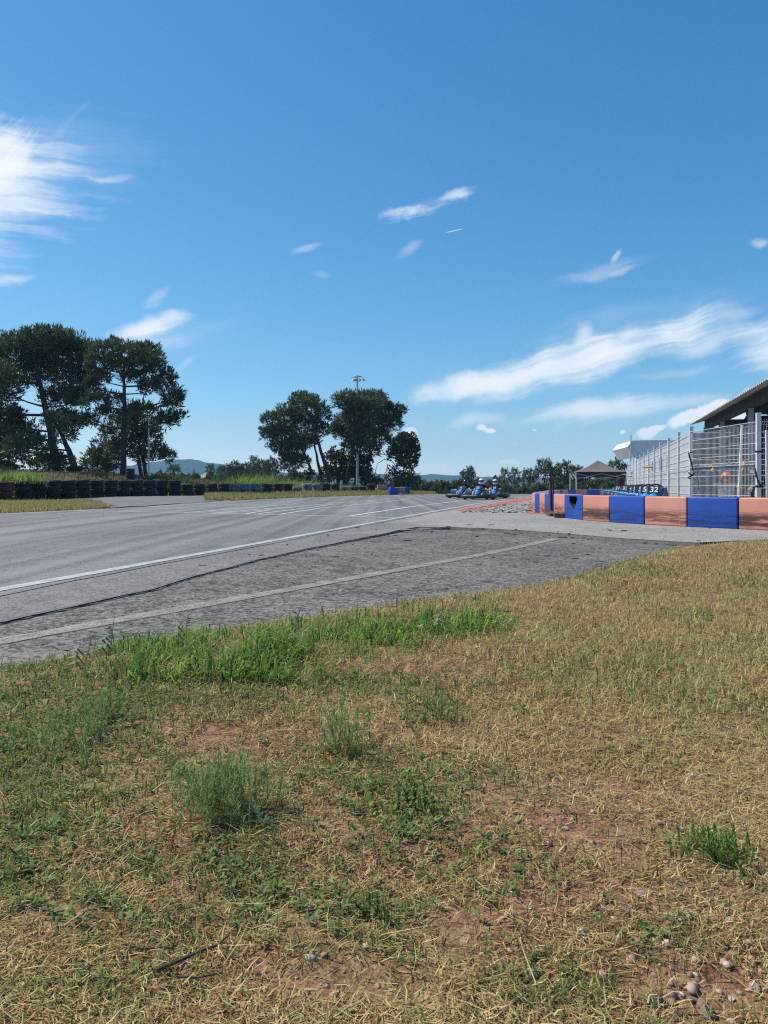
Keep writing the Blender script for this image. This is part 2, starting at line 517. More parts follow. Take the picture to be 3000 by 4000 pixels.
def in_poly(x, y, P):
    x = np.asarray(x, float); y = np.asarray(y, float)
    r = np.zeros(x.shape, bool)
    j = len(P) - 1
    for i in range(len(P)):
        xi, yi = P[i]; xj, yj = P[j]
        c = ((yi > y) != (yj > y)) & (x < (xj - xi) * (y - yi) / (yj - yi + 1e-12) + xi)
        r ^= c; j = i
    return r

def dist_poly(x, y, P):
    x = np.asarray(x, float); y = np.asarray(y, float)
    d = np.full(x.shape, 1e9)
    for a, b in zip(P[:-1], P[1:]):
        ex, ey = b[0] - a[0], b[1] - a[1]
        t = np.clip(((x - a[0]) * ex + (y - a[1]) * ey) / (ex * ex + ey * ey + 1e-12), 0, 1)
        d = np.minimum(d, np.hypot(x - a[0] - t * ex, y - a[1] - t * ey))
    return d
crackW = np.vstack([[[-5.0, -6.0], [-3.35, -1.5], [-2.45, 1.3]], crackW])
vergeW = np.vstack([vergeW, [[-1.95, 1.6], [-2.6, 0.2], [-4.0, -2.6], [-4.9, -6.0]]])
grassPoly = np.vstack([vergeW[::-1], pitrightW, [[14.0, 9.5], [14.0, -6.0]]])
edgeLine = np.vstack([vergeW[::-1][::3], pitrightW])
U_ED = (np.array([-900, 0, 200, 390, 560, 750, 900, 1100, 1300, 1420, 1700]) - 1500) / F
Y_ED = 1890.0 / (np.array([2045, 2007, 1997, 1988, 1980, 1967, 1957, 1947, 1940, 1936, 1930]) - 1900.0)
U_RW = (np.array([-900, 0, 400, 700, 900, 1200, 1470, 1700, 2100, 2600, 3200]) - 1500) / F
Y_RW = np.array([24, 31, 38, 41.5, 46, 54, 60, 66, 68, 66, 60.0])
Z_RW = np.array([0.0, 0.0, 0.10, 0.12, 0.17, 0.2, 0.2, 0.05, -0.3, -0.6, -0.9])
Z_FAR = np.array([1.55, 1.5, 1.4, 1.1, 1.0, 0.9, 0.6, -0.4, -1.3, -1.3, -1.3])

def paddock_drop(x, y):
    u = x / np.maximum(y, 1.0)
    return -0.9 * sstep(38, 47, y) * sstep(0.19, 0.24, u)

def hz(x, y):
    x = np.asarray(x, float); y = np.asarray(y, float)
    u = np.clip(x / np.maximum(y, 1.0), -1.5, 1.5)
    ye = np.interp(u, U_ED, Y_ED); yr = np.interp(u, U_RW, Y_RW)
    zr = np.interp(u, U_RW, Z_RW); zf = np.interp(u, U_RW, Z_FAR)
    base = np.full(x.shape, -0.13)
    # beyond the far edge of the track
    side = sstep(0.05, 0.5, y - ye) * (u < 0.07)
    zl = -0.02 + (zr + 0.02) * sstep(0.3, 1.0, (y - ye) / np.maximum(yr - ye, 1.0))
    z = base + (zl - base) * side
    z = z + np.where(u >= 0.07, paddock_drop(x, y), 0)
    t = sstep(0.6, 11.0, y - yr)
    z = np.where(y > yr, (zl * (u < 0.07) + (-0.13 + paddock_drop(x, y)) * (u >= 0.07)) * (1 - t) + zf * t, z)
    tf = sstep(95, 240, y)
    z = z * (1 - tf) + (-5.0) * tf
    z = z + 0.25 * (fbm(x * 0.12, y * 0.12, 5) - 0.5) * sstep(1, 6, y - yr)
    return z

def hgrass(x, y):
    x = np.asarray(x, float); y = np.asarray(y, float)
    d = dist_poly(x, y, edgeLine)
    zg = AZ(x) + 0.016 + 0.035 * sstep(3.0, 4.4, x) + 0.035 * (fbm(x * 1.7, y * 1.7, 31) - 0.5) + 0.014 * (fbm(x * 9, y * 9, 41, 3) - 0.5)
    e = AZ(x) - 0.004 + 0.048 * sstep(3.2, 4.1, x)
    return e + (zg - e) * sstep(0.0, 0.35, d)

def axis(parts):
    out = []
    for a, b, st in parts:
        out.append(np.arange(a, b, st))
    out.append([parts[-1][1]])
    return np.concatenate(out)
xs = axis([(-2200, -600, 400), (-600, -120, 40), (-120, -40, 5), (-40, -6, 0.9), (-6, -2.6, 0.2), (-2.6, 6.2, 0.045), (6.2, 12, 0.3), (12, 60, 1.2), (60, 120, 6), (120, 600, 40), (600, 2200, 400)])
ys = axis([(-400, -20, 60), (-20, 0, 2.5), (0, 0.5, 0.1), (0.5, 4, 0.03), (4, 10.2, 0.06), (10.2, 70, 0.9), (70, 140, 3), (140, 400, 20), (400, 1960, 390)])
X, Y = np.meshgrid(xs, ys)
Z = hz(X, Y)
near = (Y < 11) & (X > -10) & (X < 15)
inG = np.zeros(X.shape, bool); inG[near] = in_poly(X[near], Y[near], grassPoly)
Z[inG] = hgrass(X[inG], Y[inG])
Z[(~inG) & (Y < 3) & (X < -2)] = -0.06
Z[(Y < -6)] = -0.06
ny, nx = X.shape
V3 = np.stack([X, Y, Z], -1).reshape(-1, 3)
idx = np.arange(ny * nx).reshape(ny, nx)
Q = np.stack([idx[:-1, :-1], idx[:-1, 1:], idx[1:, 1:], idx[1:, :-1]], -1).reshape(-1, 4)

# soil and dry turf
m_soil, nt, b = nmat('soil'); T = NT(nt)
co = T.coord()
n1 = T.noise(co, 1.6, 5, 0.6); n2 = T.math('ADD', T.math('MULTIPLY', T.noise(co, 30, 6, 0.75), 0.5), T.math('MULTIPLY', T.noise(co, 190, 4, 0.7), 0.5)); n3 = T.noise(co, 0.35, 4, 0.5)
soil = T.ramp(n2, [(0.40, (0.10, 0.045, 0.026)), (0.5, (0.27, 0.135, 0.08)), (0.61, (0.44, 0.27, 0.17))])
turf = T.ramp(n2, [(0.40, (0.09, 0.06, 0.03)), (0.5, (0.28, 0.18, 0.09)), (0.61, (0.50, 0.38, 0.20))])
far = T.ramp(T.noise(co, 0.6, 6, 0.7), [(0.3, (0.075, 0.066, 0.03)), (0.7, (0.18, 0.145, 0.07))])
sp = T.n('ShaderNodeSeparateXYZ'); T.l(co, sp.inputs[0])
k = T.sms(n1, 0.42, 0.6)
c1 = T.mix(k, soil, turf)
c1 = T.mix(T.sms(sp.outputs[1], 6, 16), c1, far)
T.l(c1, b.inputs['Base Color']); b.inputs['Roughness'].default_value = 0.95; b.inputs['Specular IOR Level'].default_value = 0.15
T.l(T.bump(n2, 0.9, 0.012), b.inputs['Normal'])
ground = np_mesh('ground', V3, [Q], m_soil, smooth=True)
tag(ground, kind='structure')

# ------------------------------------------------------------------ asphalt sheets
m_pit = asphalt('pit_asphalt', 0.11, 0.44, 190, 0.12, 0.4, (1.08, 1.0, 0.90), 0.7, old=True)
m_track = asphalt('track_asphalt', 0.065, 0.28, 260, 1.05, 0.35, (1.05, 1.0, 0.94), 0.6)
m_apron = asphalt('apron_asphalt', 0.02, 0.25, 130, 0.1, 0.6, (1.14, 0.99, 0.86), 0.9, 0.45)
m_runoff = asphalt('runoff_asphalt', 0.09, 0.24, 180, 0.1, 0.35, (1.03, 0.97, 0.93), 0.6)
m_edge = basic('broken_asphalt_edge', (0.11, 0.105, 0.10), 0.9, 0.5, 60, bump=1.0, bscale=120)

def poly_sheet(name, P, z, mat_, skirt=None, skirt_mat=None, kind='structure'):
    bm = bmesh.new()
    vs = [bm.verts.new((p[0], p[1], z)) for p in P]
    f = bm.faces.new(vs)
    if f.normal.z < 0: f.normal_flip()
    bm.normal_update()
    if f.normal.z < 0: bmesh.ops.reverse_faces(bm, faces=[f])
    bmesh.ops.triangulate(bm, faces=[f])
    me = bpy.data.meshes.new(name); bm.to_mesh(me); bm.free()
    me.materials.append(mat_)
    if skirt:
        pass
    o = link(name, me)
    return tag(o, kind=kind)

# pit lane: the upper asphalt layer, its broken edge along the crack and lip
left_edge = [(-900, 2045), (0, 2007), (200, 1997), (390, 1988), (560, 1980), (750, 1967), (900, 1957), (1100, 1947), (1300, 1940), (1420, 1936), (1700, 1930)]
leW = [np.array(gp(px, py)[:2]) for px, py in left_edge]
pitPoly = list(crackW) + list(lipW[1:]) + list(pitrightW[1:]) + [np.array([32, 14.0]), np.array([32, 38.0]), np.array([7.2, 38.0]), np.array([9.6, 47.0]), np.array([12.5, 63.5])] + leW[::-1]
poly_sheet('pit_lane', pitPoly, 0.0, m_pit)
# the step down: a ragged broken face, built as a strip that hangs from the upper layer
mb = MB()
line = list(crackW) + list(lipW[1:])
n = len(line)
vs = []
for i, p in enumerate(line):
    a = line[max(i - 1, 0)]; c = line[min(i + 1, n - 1)]
    t = (c - a) / (np.linalg.norm(c - a) + 1e-9)
    nrm = np.array([t[1], -t[0]])     # towards the apron
    j = RNG.uniform(0, 1, 4)
    big = 0.5 + 0.8 * float(sstep(1.2, 3.0, p[0]))
    vs.append((p[0] - nrm[0] * 0.02, p[1] - nrm[1] * 0.02, 0.001))
    vs.append((p[0] + nrm[0] * 0.006 * j[0], p[1] + nrm[1] * 0.006 * j[0], -0.004 - 0.006 * j[1]))
    vs.append((p[0] + nrm[0] * (0.012 + 0.03 * j[2]) * big, p[1] + nrm[1] * (0.012 + 0.03 * j[2]) * big, float(AZ(p[0])) * (0.4 + 0.2 * j[1])))
    vs.append((p[0] + nrm[0] * (0.03 + 0.05 * j[3]) * big, p[1] + nrm[1] * (0.03 + 0.05 * j[3]) * big, float(AZ(p[0])) - 0.006))
fs = []
for i in range(n - 1):
    for q in range(3):
        fs.append((i * 4 + q, i * 4 + q + 1, (i + 1) * 4 + q + 1, (i + 1) * 4 + q))
mb.add(vs, fs)
tag(mb.build('pavement_edge', m_edge), kind='structure')

apronPoly = list(crackW + np.array([0, 0.16])) + list(lipW[1:] + np.array([0, 0.12])) + [vergeW[0] + np.array([0.1, -0.1])] + [p + np.array([0.02, -0.14]) for p in vergeW[1:]]


right_edge = [(-500, 2399), (0, 2299), (301, 2245), (603, 2193), (1000, 2126), (1201, 2083), (1503, 2032), (1700, 1997), (1900, 1962), (2035, 1941), (2140, 1931)]
worn_edge = [(-500, 2440), (-200, 2370), (0, 2330), (300, 2268), (420, 2247), (600, 2210), (900, 2155), (1100, 2118), (1280, 2080), (1503, 2040), (1700, 2003), (1900, 1966), (2035, 1943), (2140, 1932)]
def smooth_line(pts, z, deg=3, pre=()):
    w = np.array([list(gp(px, py, z)[:2]) for px, py in pts])
    f = np.polyfit(w[:, 1], w[:, 0], deg)
    yy_ = np.r_[np.linspace(w[0, 1], w[-1, 1], 60)]
    return [np.array(p) for p in pre] + [np.array([np.polyval(f, y_), y_]) for y_ in yy_]
rightW = smooth_line(right_edge, 0.008, 3, [(-5.35, -6.0), (-3.95, -1.0), (-3.2, 1.6)])
wornW = np.vstack([[[-5.15, -6.0], [-3.75, -1.0], [-2.95, 1.8]], jit(worn_edge, 0.05, 0.12, 55, 0.0)])
leW = leW[:0] + [np.array([-17.0, -6.0]), np.array([-13.0, 5.0])] + leW
trkPoly = list(wornW) + [np.array(gp(2160, 1930)[:2])] + [p + np.array([0.0, 0.0]) for p in leW[::-1]]
poly_sheet('track', trkPoly, 0.004, m_track)

# run-off asphalt beyond the track edge: a grid that follows the rise
def grid_sheet(name, P, mat_, step, lift, zfun, kind='structure', extra_y=None):
    P = np.array(P)
    x0, y0 = P.min(0); x1, y1 = P.max(0)
    gx = np.arange(x0, x1 + step, step); gy = np.arange(y0, y1 + step, step)
    GX, GY = np.meshgrid(gx, gy)
    ins = in_poly(GX, GY, P)
    cell = ins[:-1, :-1] & ins[1:, :-1] & ins[:-1, 1:] & ins[1:, 1:]
    ii = np.arange(GX.size).reshape(GX.shape)
    q = np.stack([ii[:-1, :-1], ii[:-1, 1:], ii[1:, 1:], ii[1:, :-1]], -1)[cell]
    v = np.stack([GX, GY, zfun(GX, GY) + lift], -1).reshape(-1, 3)
    used = np.unique(q); remap = -np.ones(len(v), int); remap[used] = np.arange(len(used))
    return tag(np_mesh(name, v[used], [remap[q]], mat_, smooth=True), kind=kind)
grid_sheet('apron', apronPoly, m_apron, 0.05, 0.0, lambda x, y: AZ(x))
def up(px, y): return np.array([(px - 1500) / F * y, y])
runPoly = [up(330, 20.3), up(480, 23), up(640, 26.5), up(800, 30.5), up(930, 37.0), up(880, 40), up(740, 40.6), up(560, 40.0), up(420, 38), up(330, 33.5), up(360, 29), up(420, 25.5)]
grid_sheet('runoff', runPoly, m_runoff, 0.35, 0.02, hz)
# sloping paddock behind the pit lane
padPoly = [np.array([7.6, 37.8]), np.array([32, 37.8]), np.array([34, 62.0]), np.array([12.0, 62.0]), np.array([9.7, 47.0])]
grid_sheet('paddock', padPoly, m_pit, 0.5, 0.0, lambda x, y: paddock_drop(x, y) - 0.006)

# ------------------------------------------------------------------ painted lines
m_white = paint('white_line_paint', (0.50, 0.50, 0.485), (0.18, 0.18, 0.175), 1.1, 150, 0.45)
m_faint = paint('faded_line_paint', (0.36, 0.32, 0.27), (0.12, 0.11, 0.10), 1.2, 90, 0.50)
m_thin = paint('thin_line_paint', (0.62, 0.62, 0.62), (0.17, 0.17, 0.17), 0.7, 160, 0.40)
m_red = paint('red_kerb_paint', (0.58, 0.17, 0.125), (0.28, 0.25, 0.22), 1.2, 60, 0.49)
def strip(mb, pts, w, z):
    zf = z if callable(z) else (lambda q: z)
    P = [np.array(p) for p in pts]
    out = []
    for a, b_ in zip(P[:-1], P[1:]):
        k_ = max(1, int(np.linalg.norm(b_ - a) / 0.5))
        out += [a + (b_ - a) * i / k_ for i in range(k_)]
    out.append(P[-1])
    vs = []
    for i, p in enumerate(out):
        t = out[min(i + 1, len(out) - 1)] - out[max(i - 1, 0)]
        t = t / (np.linalg.norm(t) + 1e-9); nr = np.array([-t[1], t[0]])
        e1, e2 = RNG.uniform(-0.006, 0.006, 2)
        vs.append((*(p + nr * (w / 2 + e1)), zf(p[0]))); vs.append((*(p - nr * (w / 2 + e2)), zf(p[0])))
    mb.add(vs, [(2 * i, 2 * i + 1, 2 * i + 3, 2 * i + 2) for i in range(len(out) - 1)])
def pxline(mb, pts, w, z):
    strip(mb, [gp(px, py, z if not callable(z) else -0.035)[:2] for px, py in pts], w, z)
ZL = 0.008
mb = MB(); strip(mb, rightW, 0.115, ZL); tag(mb.build('track_edge_marking', m_white), kind='structure')
mb = MB(); pxline(mb, [(-900, 2047), (0, 2009), (200, 1999), (390, 1990), (560, 1982), (750, 1969), (900, 1959), (1100, 1949), (1300, 1942), (1420, 1938), (1680, 1932)], 0.13, ZL)
tag(mb.build('far_edge_marking', m_white), kind='structure')
mb = MB(); pxline(mb, [(290, 1994), (700, 2002.5), (1000, 2009), (1400, 2018), (1548, 2023)], 0.17, 0.0095); tag(mb.build('start_line', m_white), kind='structure')
thin = [[(480, 1995), (642, 1986.5), (1000, 1965)], [(642, 1986.5), (847, 1990)], [(720, 2002), (1000, 1981.5), (1159, 1967)], [(828, 2005), (1000, 1990.5), (1192, 1975), (1304, 1969)],
        [(862, 2005), (1000, 1995), (1192, 1977)], [(961, 2007), (1000, 2000), (1051, 1994)], [(904, 1970), (1080, 1974)], [(1000, 1963), (1156, 1956)], [(1007, 2007), (1180, 1986), (1304, 1970)],
        [(1192, 1975), (1390, 1958), (1560, 1948)], [(1090, 2009), (1250, 1985), (1430, 1968), (1560, 1955)], [(1228, 1996), (1344, 1998)], [(1354, 1998), (1448, 2001)], [(1409, 1977), (1586, 1979)],
        [(1425, 1962), (1470, 1956)], [(1565, 1953), (1590, 1948)], [(590, 1979), (760, 1965), (900, 1954.5)], [(1051, 1994), (1010, 1996)]]
mb = MB()
for i_, l_ in enumerate(thin): pxline(mb, l_, 0.085, ZL + 0.0001 * i_)
tag(mb.build('grid_markings', m_thin), kind='structure')
mb = MB(); pxline(mb, [(1369, 2015), (1600, 1980), (1700, 1968), (1830, 1953), (1980, 1941)], 0.11, 0.0099); tag(mb.build('grid_lane_marking', m_thin), kind='structure')
mb = MB(); pxline(mb, [(1931, 1974), (2100, 1975.5)], 0.17, 0.006); tag(mb.build('pit_exit_line', m_white), kind='structure')
mb = MB(); strip(mb, smooth_line([(-120, 2548), (80, 2512), (300, 2472), (600, 2424), (900, 2368), (1201, 2302), (1503, 2236), (1900, 2160), (2175, 2101)], -0.035, 2), 0.125, lambda q: float(AZ(q)) + 0.004)
tag(mb.build('faded_apron_line', m_faint), kind='structure')
mb = MB(); pxline(mb, [(1560, 2070), (1690, 2063)], 0.12, 0.005); tag(mb.build('lip_marking', m_faint), kind='structure')
red_px = [(1775, 1991), (1812, 1996), (1880, 1987), (1960, 1973), (2050, 1957), (2120, 1945), (2150, 1941), (2110, 1939), (2060, 1944), (1990, 1955), (1920, 1967), (1850, 1979)]
poly_sheet('red_kerb_marking', [gp(px, py, 0.006)[:2] for px, py in red_px], 0.0062, m_red)
poly_sheet('red_corner_marking', [gp(px, py, 0.006)[:2] for px, py in [(2050, 2003), (2085, 1988), (2120, 1986), (2125, 2004), (2080, 2006)]], 0.0064, m_red)

# ------------------------------------------------------------------ hills far away
ridge_px = [-1500, 0, 400, 560, 620, 660, 720, 760, 830, 900, 1000, 1100, 1300, 1450, 1500, 1560, 1640, 1700, 1800, 1900, 2000, 2150, 2400, 3000, 4500]
ridge_py = [1838, 1838, 1832, 1820, 1810, 1803, 1801, 1803, 1814, 1824, 1838, 1846, 1850, 1853, 1858, 1863, 1860, 1857, 1861, 1866, 1868, 1868, 1880, 1882, 1882]
uu = np.linspace(-1.1, 1.1, 420); dd = np.linspace(0, 1, 60)
UG, DG = np.meshgrid(uu, dd)
YH = 950 + 980 * DG
XH = UG * YH
rid = np.interp(UG * F + 1500, ridge_px, ridge_py)
yr_ = 1750.0
ztop = CZ + (HY - rid) / F * yr_
prof = sstep(0.0, 0.816, DG) * (1 - 0.5 * sstep(0.84, 1.0, DG))
ZH = -8 + (ztop + 8) * prof * (0.9 + 0.2 * fbm(XH * 0.004, YH * 0.004, 8)) / 1.0 + 9 * (fbm(XH * 0.02, YH * 0.013, 3) - 0.5) * prof + 5 * (vnoise(XH * 0.11, YH * 0.05, 4) - 0.5) * prof
idx = np.arange(UG.size).reshape(UG.shape)
QH = np.stack([idx[:-1, :-1], idx[:-1, 1:], idx[1:, 1:], idx[1:, :-1]], -1).reshape(-1, 4)
m_hill, nt, b = nmat('wooded_hills'); T = NT(nt)
co = T.coord()
hn = T.noise(co, 0.035, 6, 0.7); hn2 = T.noise(co, 0.006, 4, 0.6)
T.l(T.mix(T.sms(hn2, 0.45, 0.7), T.ramp(hn, [(0.3, (0.012, 0.028, 0.022)), (0.7, (0.045, 0.080, 0.058))]), T.ramp(hn, [(0.3, (0.022, 0.042, 0.032)), (0.75, (0.075, 0.10, 0.075))])), b.inputs['Base Color'])
b.inputs['Roughness'].default_value = 0.9; b.inputs['Specular IOR Level'].default_value = 0.1
T.l(T.bump(hn, 1.0, 6.0), b.inputs['Normal'])
tag(np_mesh('hills', np.stack([XH, YH, ZH], -1).reshape(-1, 3), [QH], m_hill), kind='structure')

# ------------------------------------------------------------------ air
HAZE = 0.00031
mb = MB(); mb.box((0, 735, 44), (4500, 2510, 112))
m_haze = bpy.data.materials.new('haze_air'); m_haze.use_nodes = True
nt = m_haze.node_tree
for nd in list(nt.nodes):
    if nd.type == 'BSDF_PRINCIPLED': nt.nodes.remove(nd)
pv = nt.nodes.new('ShaderNodeVolumePrincipled')
pv.inputs['Color'].default_value = (0.42, 0.74, 1.0, 1); pv.inputs['Density'].default_value = HAZE; pv.inputs['Anisotropy'].default_value = 0.0
nt.links.new(pv.outputs[0], nt.nodes['Material Output'].inputs['Volume'])
hz_o = mb.build('haze', m_haze); tag(hz_o, kind='stuff')

# ------------------------------------------------------------------ shared object materials
def scuffed(name, c, dark, amount, rough=0.5):
    """sun-faded plastic with dark tyre scuffs in the lower half"""
    m, nt, b = nmat(name); T = NT(nt)
    co = T.coord()
    rnd = T.n('ShaderNodeObjectInfo').outputs['Random']
    off = T.n('ShaderNodeCombineXYZ'); T.l(T.math('MULTIPLY', rnd, 37.0), off.inputs[0]); T.l(T.math('MULTIPLY', rnd, 11.0), off.inputs[1])
    cs = T.vmath('ADD', co, off.outputs[0])
    sp = T.n('ShaderNodeSeparateXYZ'); T.l(co, sp.inputs[0])
    fade = T.noise(cs, 2.2, 4, 0.6)
    fine = T.noise(T.mapping(cs, scale=(3, 3, 40)), 1.5, 4, 0.7)
    base = T.ramp(T.math('ADD', T.math('MULTIPLY', fade, 0.6), T.math('MULTIPLY', fine, 0.4)), [(0.3, tuple(x * 0.82 for x in c)), (0.7, tuple(min(1, x * 1.12) for x in c))])
    s1 = T.noise(T.mapping(cs, scale=(0.9, 0.9, 15)), 1.6, 6, 0.7, 0.2)
    s2 = T.noise(T.mapping(cs, scale=(4, 4, 60)), 1.4, 3, 0.6)
    band = T.math('MULTIPLY', T.sms(sp.outputs[2], 0.0, 0.07), T.sms(sp.outputs[2], 0.30, 0.17))
    k = T.math('MULTIPLY', band, T.sms(T.math('ADD', T.math('MULTIPLY', s1, 0.7), T.math('MULTIPLY', s2, 0.3)), 0.53 - 0.10 * amount, 0.60 - 0.10 * amount))
    col = T.mix(T.math('MULTIPLY', k, 0.92), base, dark)
    T.l(col, b.inputs['Base Color']); b.inputs['Roughness'].default_value = rough
    T.l(T.bump(fine, 0.08, 0.004), b.inputs['Normal'])
    return m
m_pinkA = scuffed('faded_red_plastic_scuffed', (0.56, 0.235, 0.17), (0.03, 0.018, 0.016), 1.0)
m_pinkB = scuffed('faded_red_plastic', (0.55, 0.245, 0.185), (0.14, 0.045, 0.035), 0.9)
m_blueB = scuffed('blue_plastic', (0.005, 0.058, 0.33), (0.006, 0.026, 0.13), 0.5, 0.55)
m_rubber = basic('tyre_rubber', (0.022, 0.022, 0.024), 0.85, 0.45, 9, bump=0.4, spec=0.3, randv=0.35)
m_rubberR = basic('reddish_tyre_rubber', (0.075, 0.035, 0.03), 0.85, 0.35, 9, bump=0.4)
m_rubberW = basic('whitewashed_tyre_rubber', (0.17, 0.175, 0.18), 0.9, 0.75, 7, bump=0.4)
m_black = basic('black_plastic', (0.018, 0.018, 0.02), 0.45, 0.3, 8)
m_metal = basic('grey_metal', (0.30, 0.31, 0.32), 0.45, 0.2, 12, metal=0.6)
m_galv = basic('galvanised_steel', (0.42, 0.43, 0.44), 0.45, 0.2, 14, metal=0.35, spec=0.5)
m_whitemetal = basic('white_coated_metal', (0.74, 0.75, 0.76), 0.4, 0.08, 6)
m_rust = basic('rusty_steel', (0.085, 0.045, 0.035), 0.85, 0.5, 18, bump=0.4)
m_wood = basic('dark_weathered_wood', (0.10, 0.07, 0.055), 0.85, 0.5, 10, bump=0.5)
m_bluefair = basic('blue_fairing_plastic', (0.025, 0.26, 0.62), 0.3, 0.12, 6, spec=0.5)
m_coverp = basic('pale_blue_grey_plastic', (0.30, 0.36, 0.44), 0.45, 0.4, 9)
m_whiteplastic = basic('white_plastic', (0.75, 0.76, 0.78), 0.35, 0.08, 6, spec=0.5)
m_skin = basic('skin', (0.50, 0.28, 0.19), 0.6, 0.12, 14)
m_shirt = basic('black_cotton', (0.016, 0.016, 0.02), 0.9, 0.3, 16)
m_jeans = basic('dark_blue_cloth', (0.03, 0.045, 0.09), 0.9, 0.3, 16)
m_bluejkt = basic('blue_jacket_cloth', (0.03, 0.07, 0.20), 0.85, 0.3, 14)
m_visor = basic('dark_visor', (0.02, 0.022, 0.026), 0.12, 0.2, 5, spec=0.7)
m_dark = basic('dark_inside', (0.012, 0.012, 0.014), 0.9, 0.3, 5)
m_hair = basic('dark_hair', (0.03, 0.02, 0.015), 0.7, 0.3, 30)

# ------------------------------------------------------------------ plastic barrier blocks
BH, BD = 0.465, 0.42
def block_mesh(length, mat_, name='block'):
    bm = bmesh.new()
    bmesh.ops.create_cube(bm, size=1)
    for v in bm.verts: v.co = Vector((v.co.x * length, v.co.y * BD, (v.co.z + 0.5) * BH))
    bmesh.ops.bevel(bm, geom=bm.edges[:], offset=0.022, segments=3, affect='EDGES', profile=0.6)
    me = bpy.data.meshes.new(name); bm.to_mesh(me); bm.free()
    me.materials.append(mat_)
    me.polygons.foreach_set('use_smooth', [True] * len(me.polygons))
    return me
front_px = [(2088, 2003), (2106, 2005), (2128, 2007), (2163, 2012), (2204, 2023), (2275, 2032), (2380, 2040), (2516, 2049), (2683, 2058), (2883, 2067), (3110, 2078), (3380, 2090), (3700, 2103)]
front_w = [gp(px, py) for px, py in front_px]
cols_ = ['b', 'p', 'b', 'p', 'h', 'P', 'b', 'p', 'b', 'P', 'b', 'p']
blabels = ['narrow blue barrier block at the far curve of the wall, nearest the track',
           'scuffed pink barrier block standing between two blue ones at the far curve',
           'blue barrier block standing behind the rusty steel post',
           'pink barrier block with a dark curved streak, just beside the rusty post',
           'blue barrier block with a broken hole in its upper half',
           'pink barrier block with thick black tyre scuffs, beside the holed blue one',
           'clean blue barrier block below the row of parked karts',
           'pink barrier block with a small white scrape on its face',
           'long blue barrier block with one tiny white chip, below the wire fence',
           'pink barrier block with a heavy black smear, at the picture edge']
SCUFF = {'b': m_blueB, 'p': m_pinkB, 'P': m_pinkA, 'h': m_blueB}
def place_block(p0, p1, kind, label, side=1):
    a = Vector((p0[0], p0[1], 0)); c = Vector((p1[0], p1[1], 0))
    d = c - a; L_ = d.length - 0.02
    d.normalize(); nrm = Vector((-d.y, d.x, 0)) * side
    mid = (a + c) / 2 + nrm * BD / 2
    o = link('barrier_block', block_mesh(L_, SCUFF[kind], 'barrier_block'))
    o.location = (mid.x, mid.y, 0.0); o.rotation_euler = (0, 0, math.atan2(d.y, d.x))
    tag(o, label, 'barrier block', 'blue and pink plastic barrier blocks along the pit lane')
    return o
hole_block = None
for i in range(len(front_w) - 1):
    lab = blabels[i] if i < len(blabels) else ['blue barrier block beyond the smeared pink one, outside the fence corner', 'last pink barrier block at the near end of the wall'][i - len(blabels)]
    o = place_block(front_w[i], front_w[i + 1], cols_[i], lab)
    if cols_[i] == 'h': hole_block = o
# the broken hole: a real cavity cut into the block's front
def cut_hole(o):
    mb = MB()
    pts = [(-0.22, 0.44), (0.22, 0.44), (0.235, 0.36), (0.18, 0.33), (0.17, 0.27), (0.03, 0.19), (-0.06, 0.235), (-0.17, 0.28), (-0.215, 0.34)]
    n = len(pts)
    vs = [(x, -BD / 2 - 0.05, z) for x, z in pts] + [(x, BD / 2 - 0.06, z) for x, z in pts]
    fs = [tuple(range(n)), tuple(range(2 * n - 1, n - 1, -1))] + [(i, n + i, n + (i + 1) % n, (i + 1) % n) for i in range(n)]
    mb.add(vs, fs)
    c = mb.build('cutter', m_dark, None)
    bm = bmesh.new(); bm.from_mesh(c.data); bmesh.ops.recalc_face_normals(bm, faces=bm.faces[:]); bm.to_mesh(c.data); bm.free()
    c.location = o.location; c.rotation_euler = o.rotation_euler
    o.data.materials.append(m_dark)
    md = o.modifiers.new('cut', 'BOOLEAN'); md.operation = 'DIFFERENCE'; md.object = c; md.solver = 'EXACT'
    bpy.context.view_layer.update()
    dg = bpy.context.evaluated_depsgraph_get()
    me = bpy.data.meshes.new_from_object(o.evaluated_get(dg))
    o.modifiers.clear()
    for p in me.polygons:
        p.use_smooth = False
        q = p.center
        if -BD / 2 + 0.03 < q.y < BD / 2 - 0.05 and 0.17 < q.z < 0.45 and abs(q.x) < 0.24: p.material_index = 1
    if len(me.polygons) > 10: o.data = me
    if len(o.data.materials) < 2: o.data.materials.append(m_dark)
    bpy.data.objects.remove(c, do_unlink=True)
cut_hole(hole_block)
# the arm that runs back along the track
p = Vector((front_w[0].x, front_w[0].y, 0)); ang = math.atan2(1.0, -0.05)
path = [p.copy()]
for k in range(26):
    target = math.atan2(1, 0.25) if k < 19 else math.atan2(1, 0.25) - (k - 18) * 0.19
    ang += (target - ang) * 0.6
    p = p + Vector((math.cos(ang), math.sin(ang), 0)) * 0.97
    path.append(p.copy())
ords = ['first', 'second', 'third', 'fourth', 'fifth', 'sixth', 'seventh', 'eighth', 'ninth', 'tenth', 'eleventh', 'twelfth', 'thirteenth', 'fourteenth', 'fifteenth', 'sixteenth', 'seventeenth', 'eighteenth', 'nineteenth', 'twentieth',
        'twenty-first', 'twenty-second', 'twenty-third', 'twenty-fourth', 'twenty-fifth', 'twenty-sixth', 'twenty-seventh', 'twenty-eighth', 'twenty-ninth', 'thirtieth', 'thirty-first', 'thirty-second', 'thirty-third', 'thirty-fourth', 'thirty-fifth', 'thirty-sixth', 'thirty-seventh', 'thirty-eighth', 'thirty-ninth', 'fortieth']
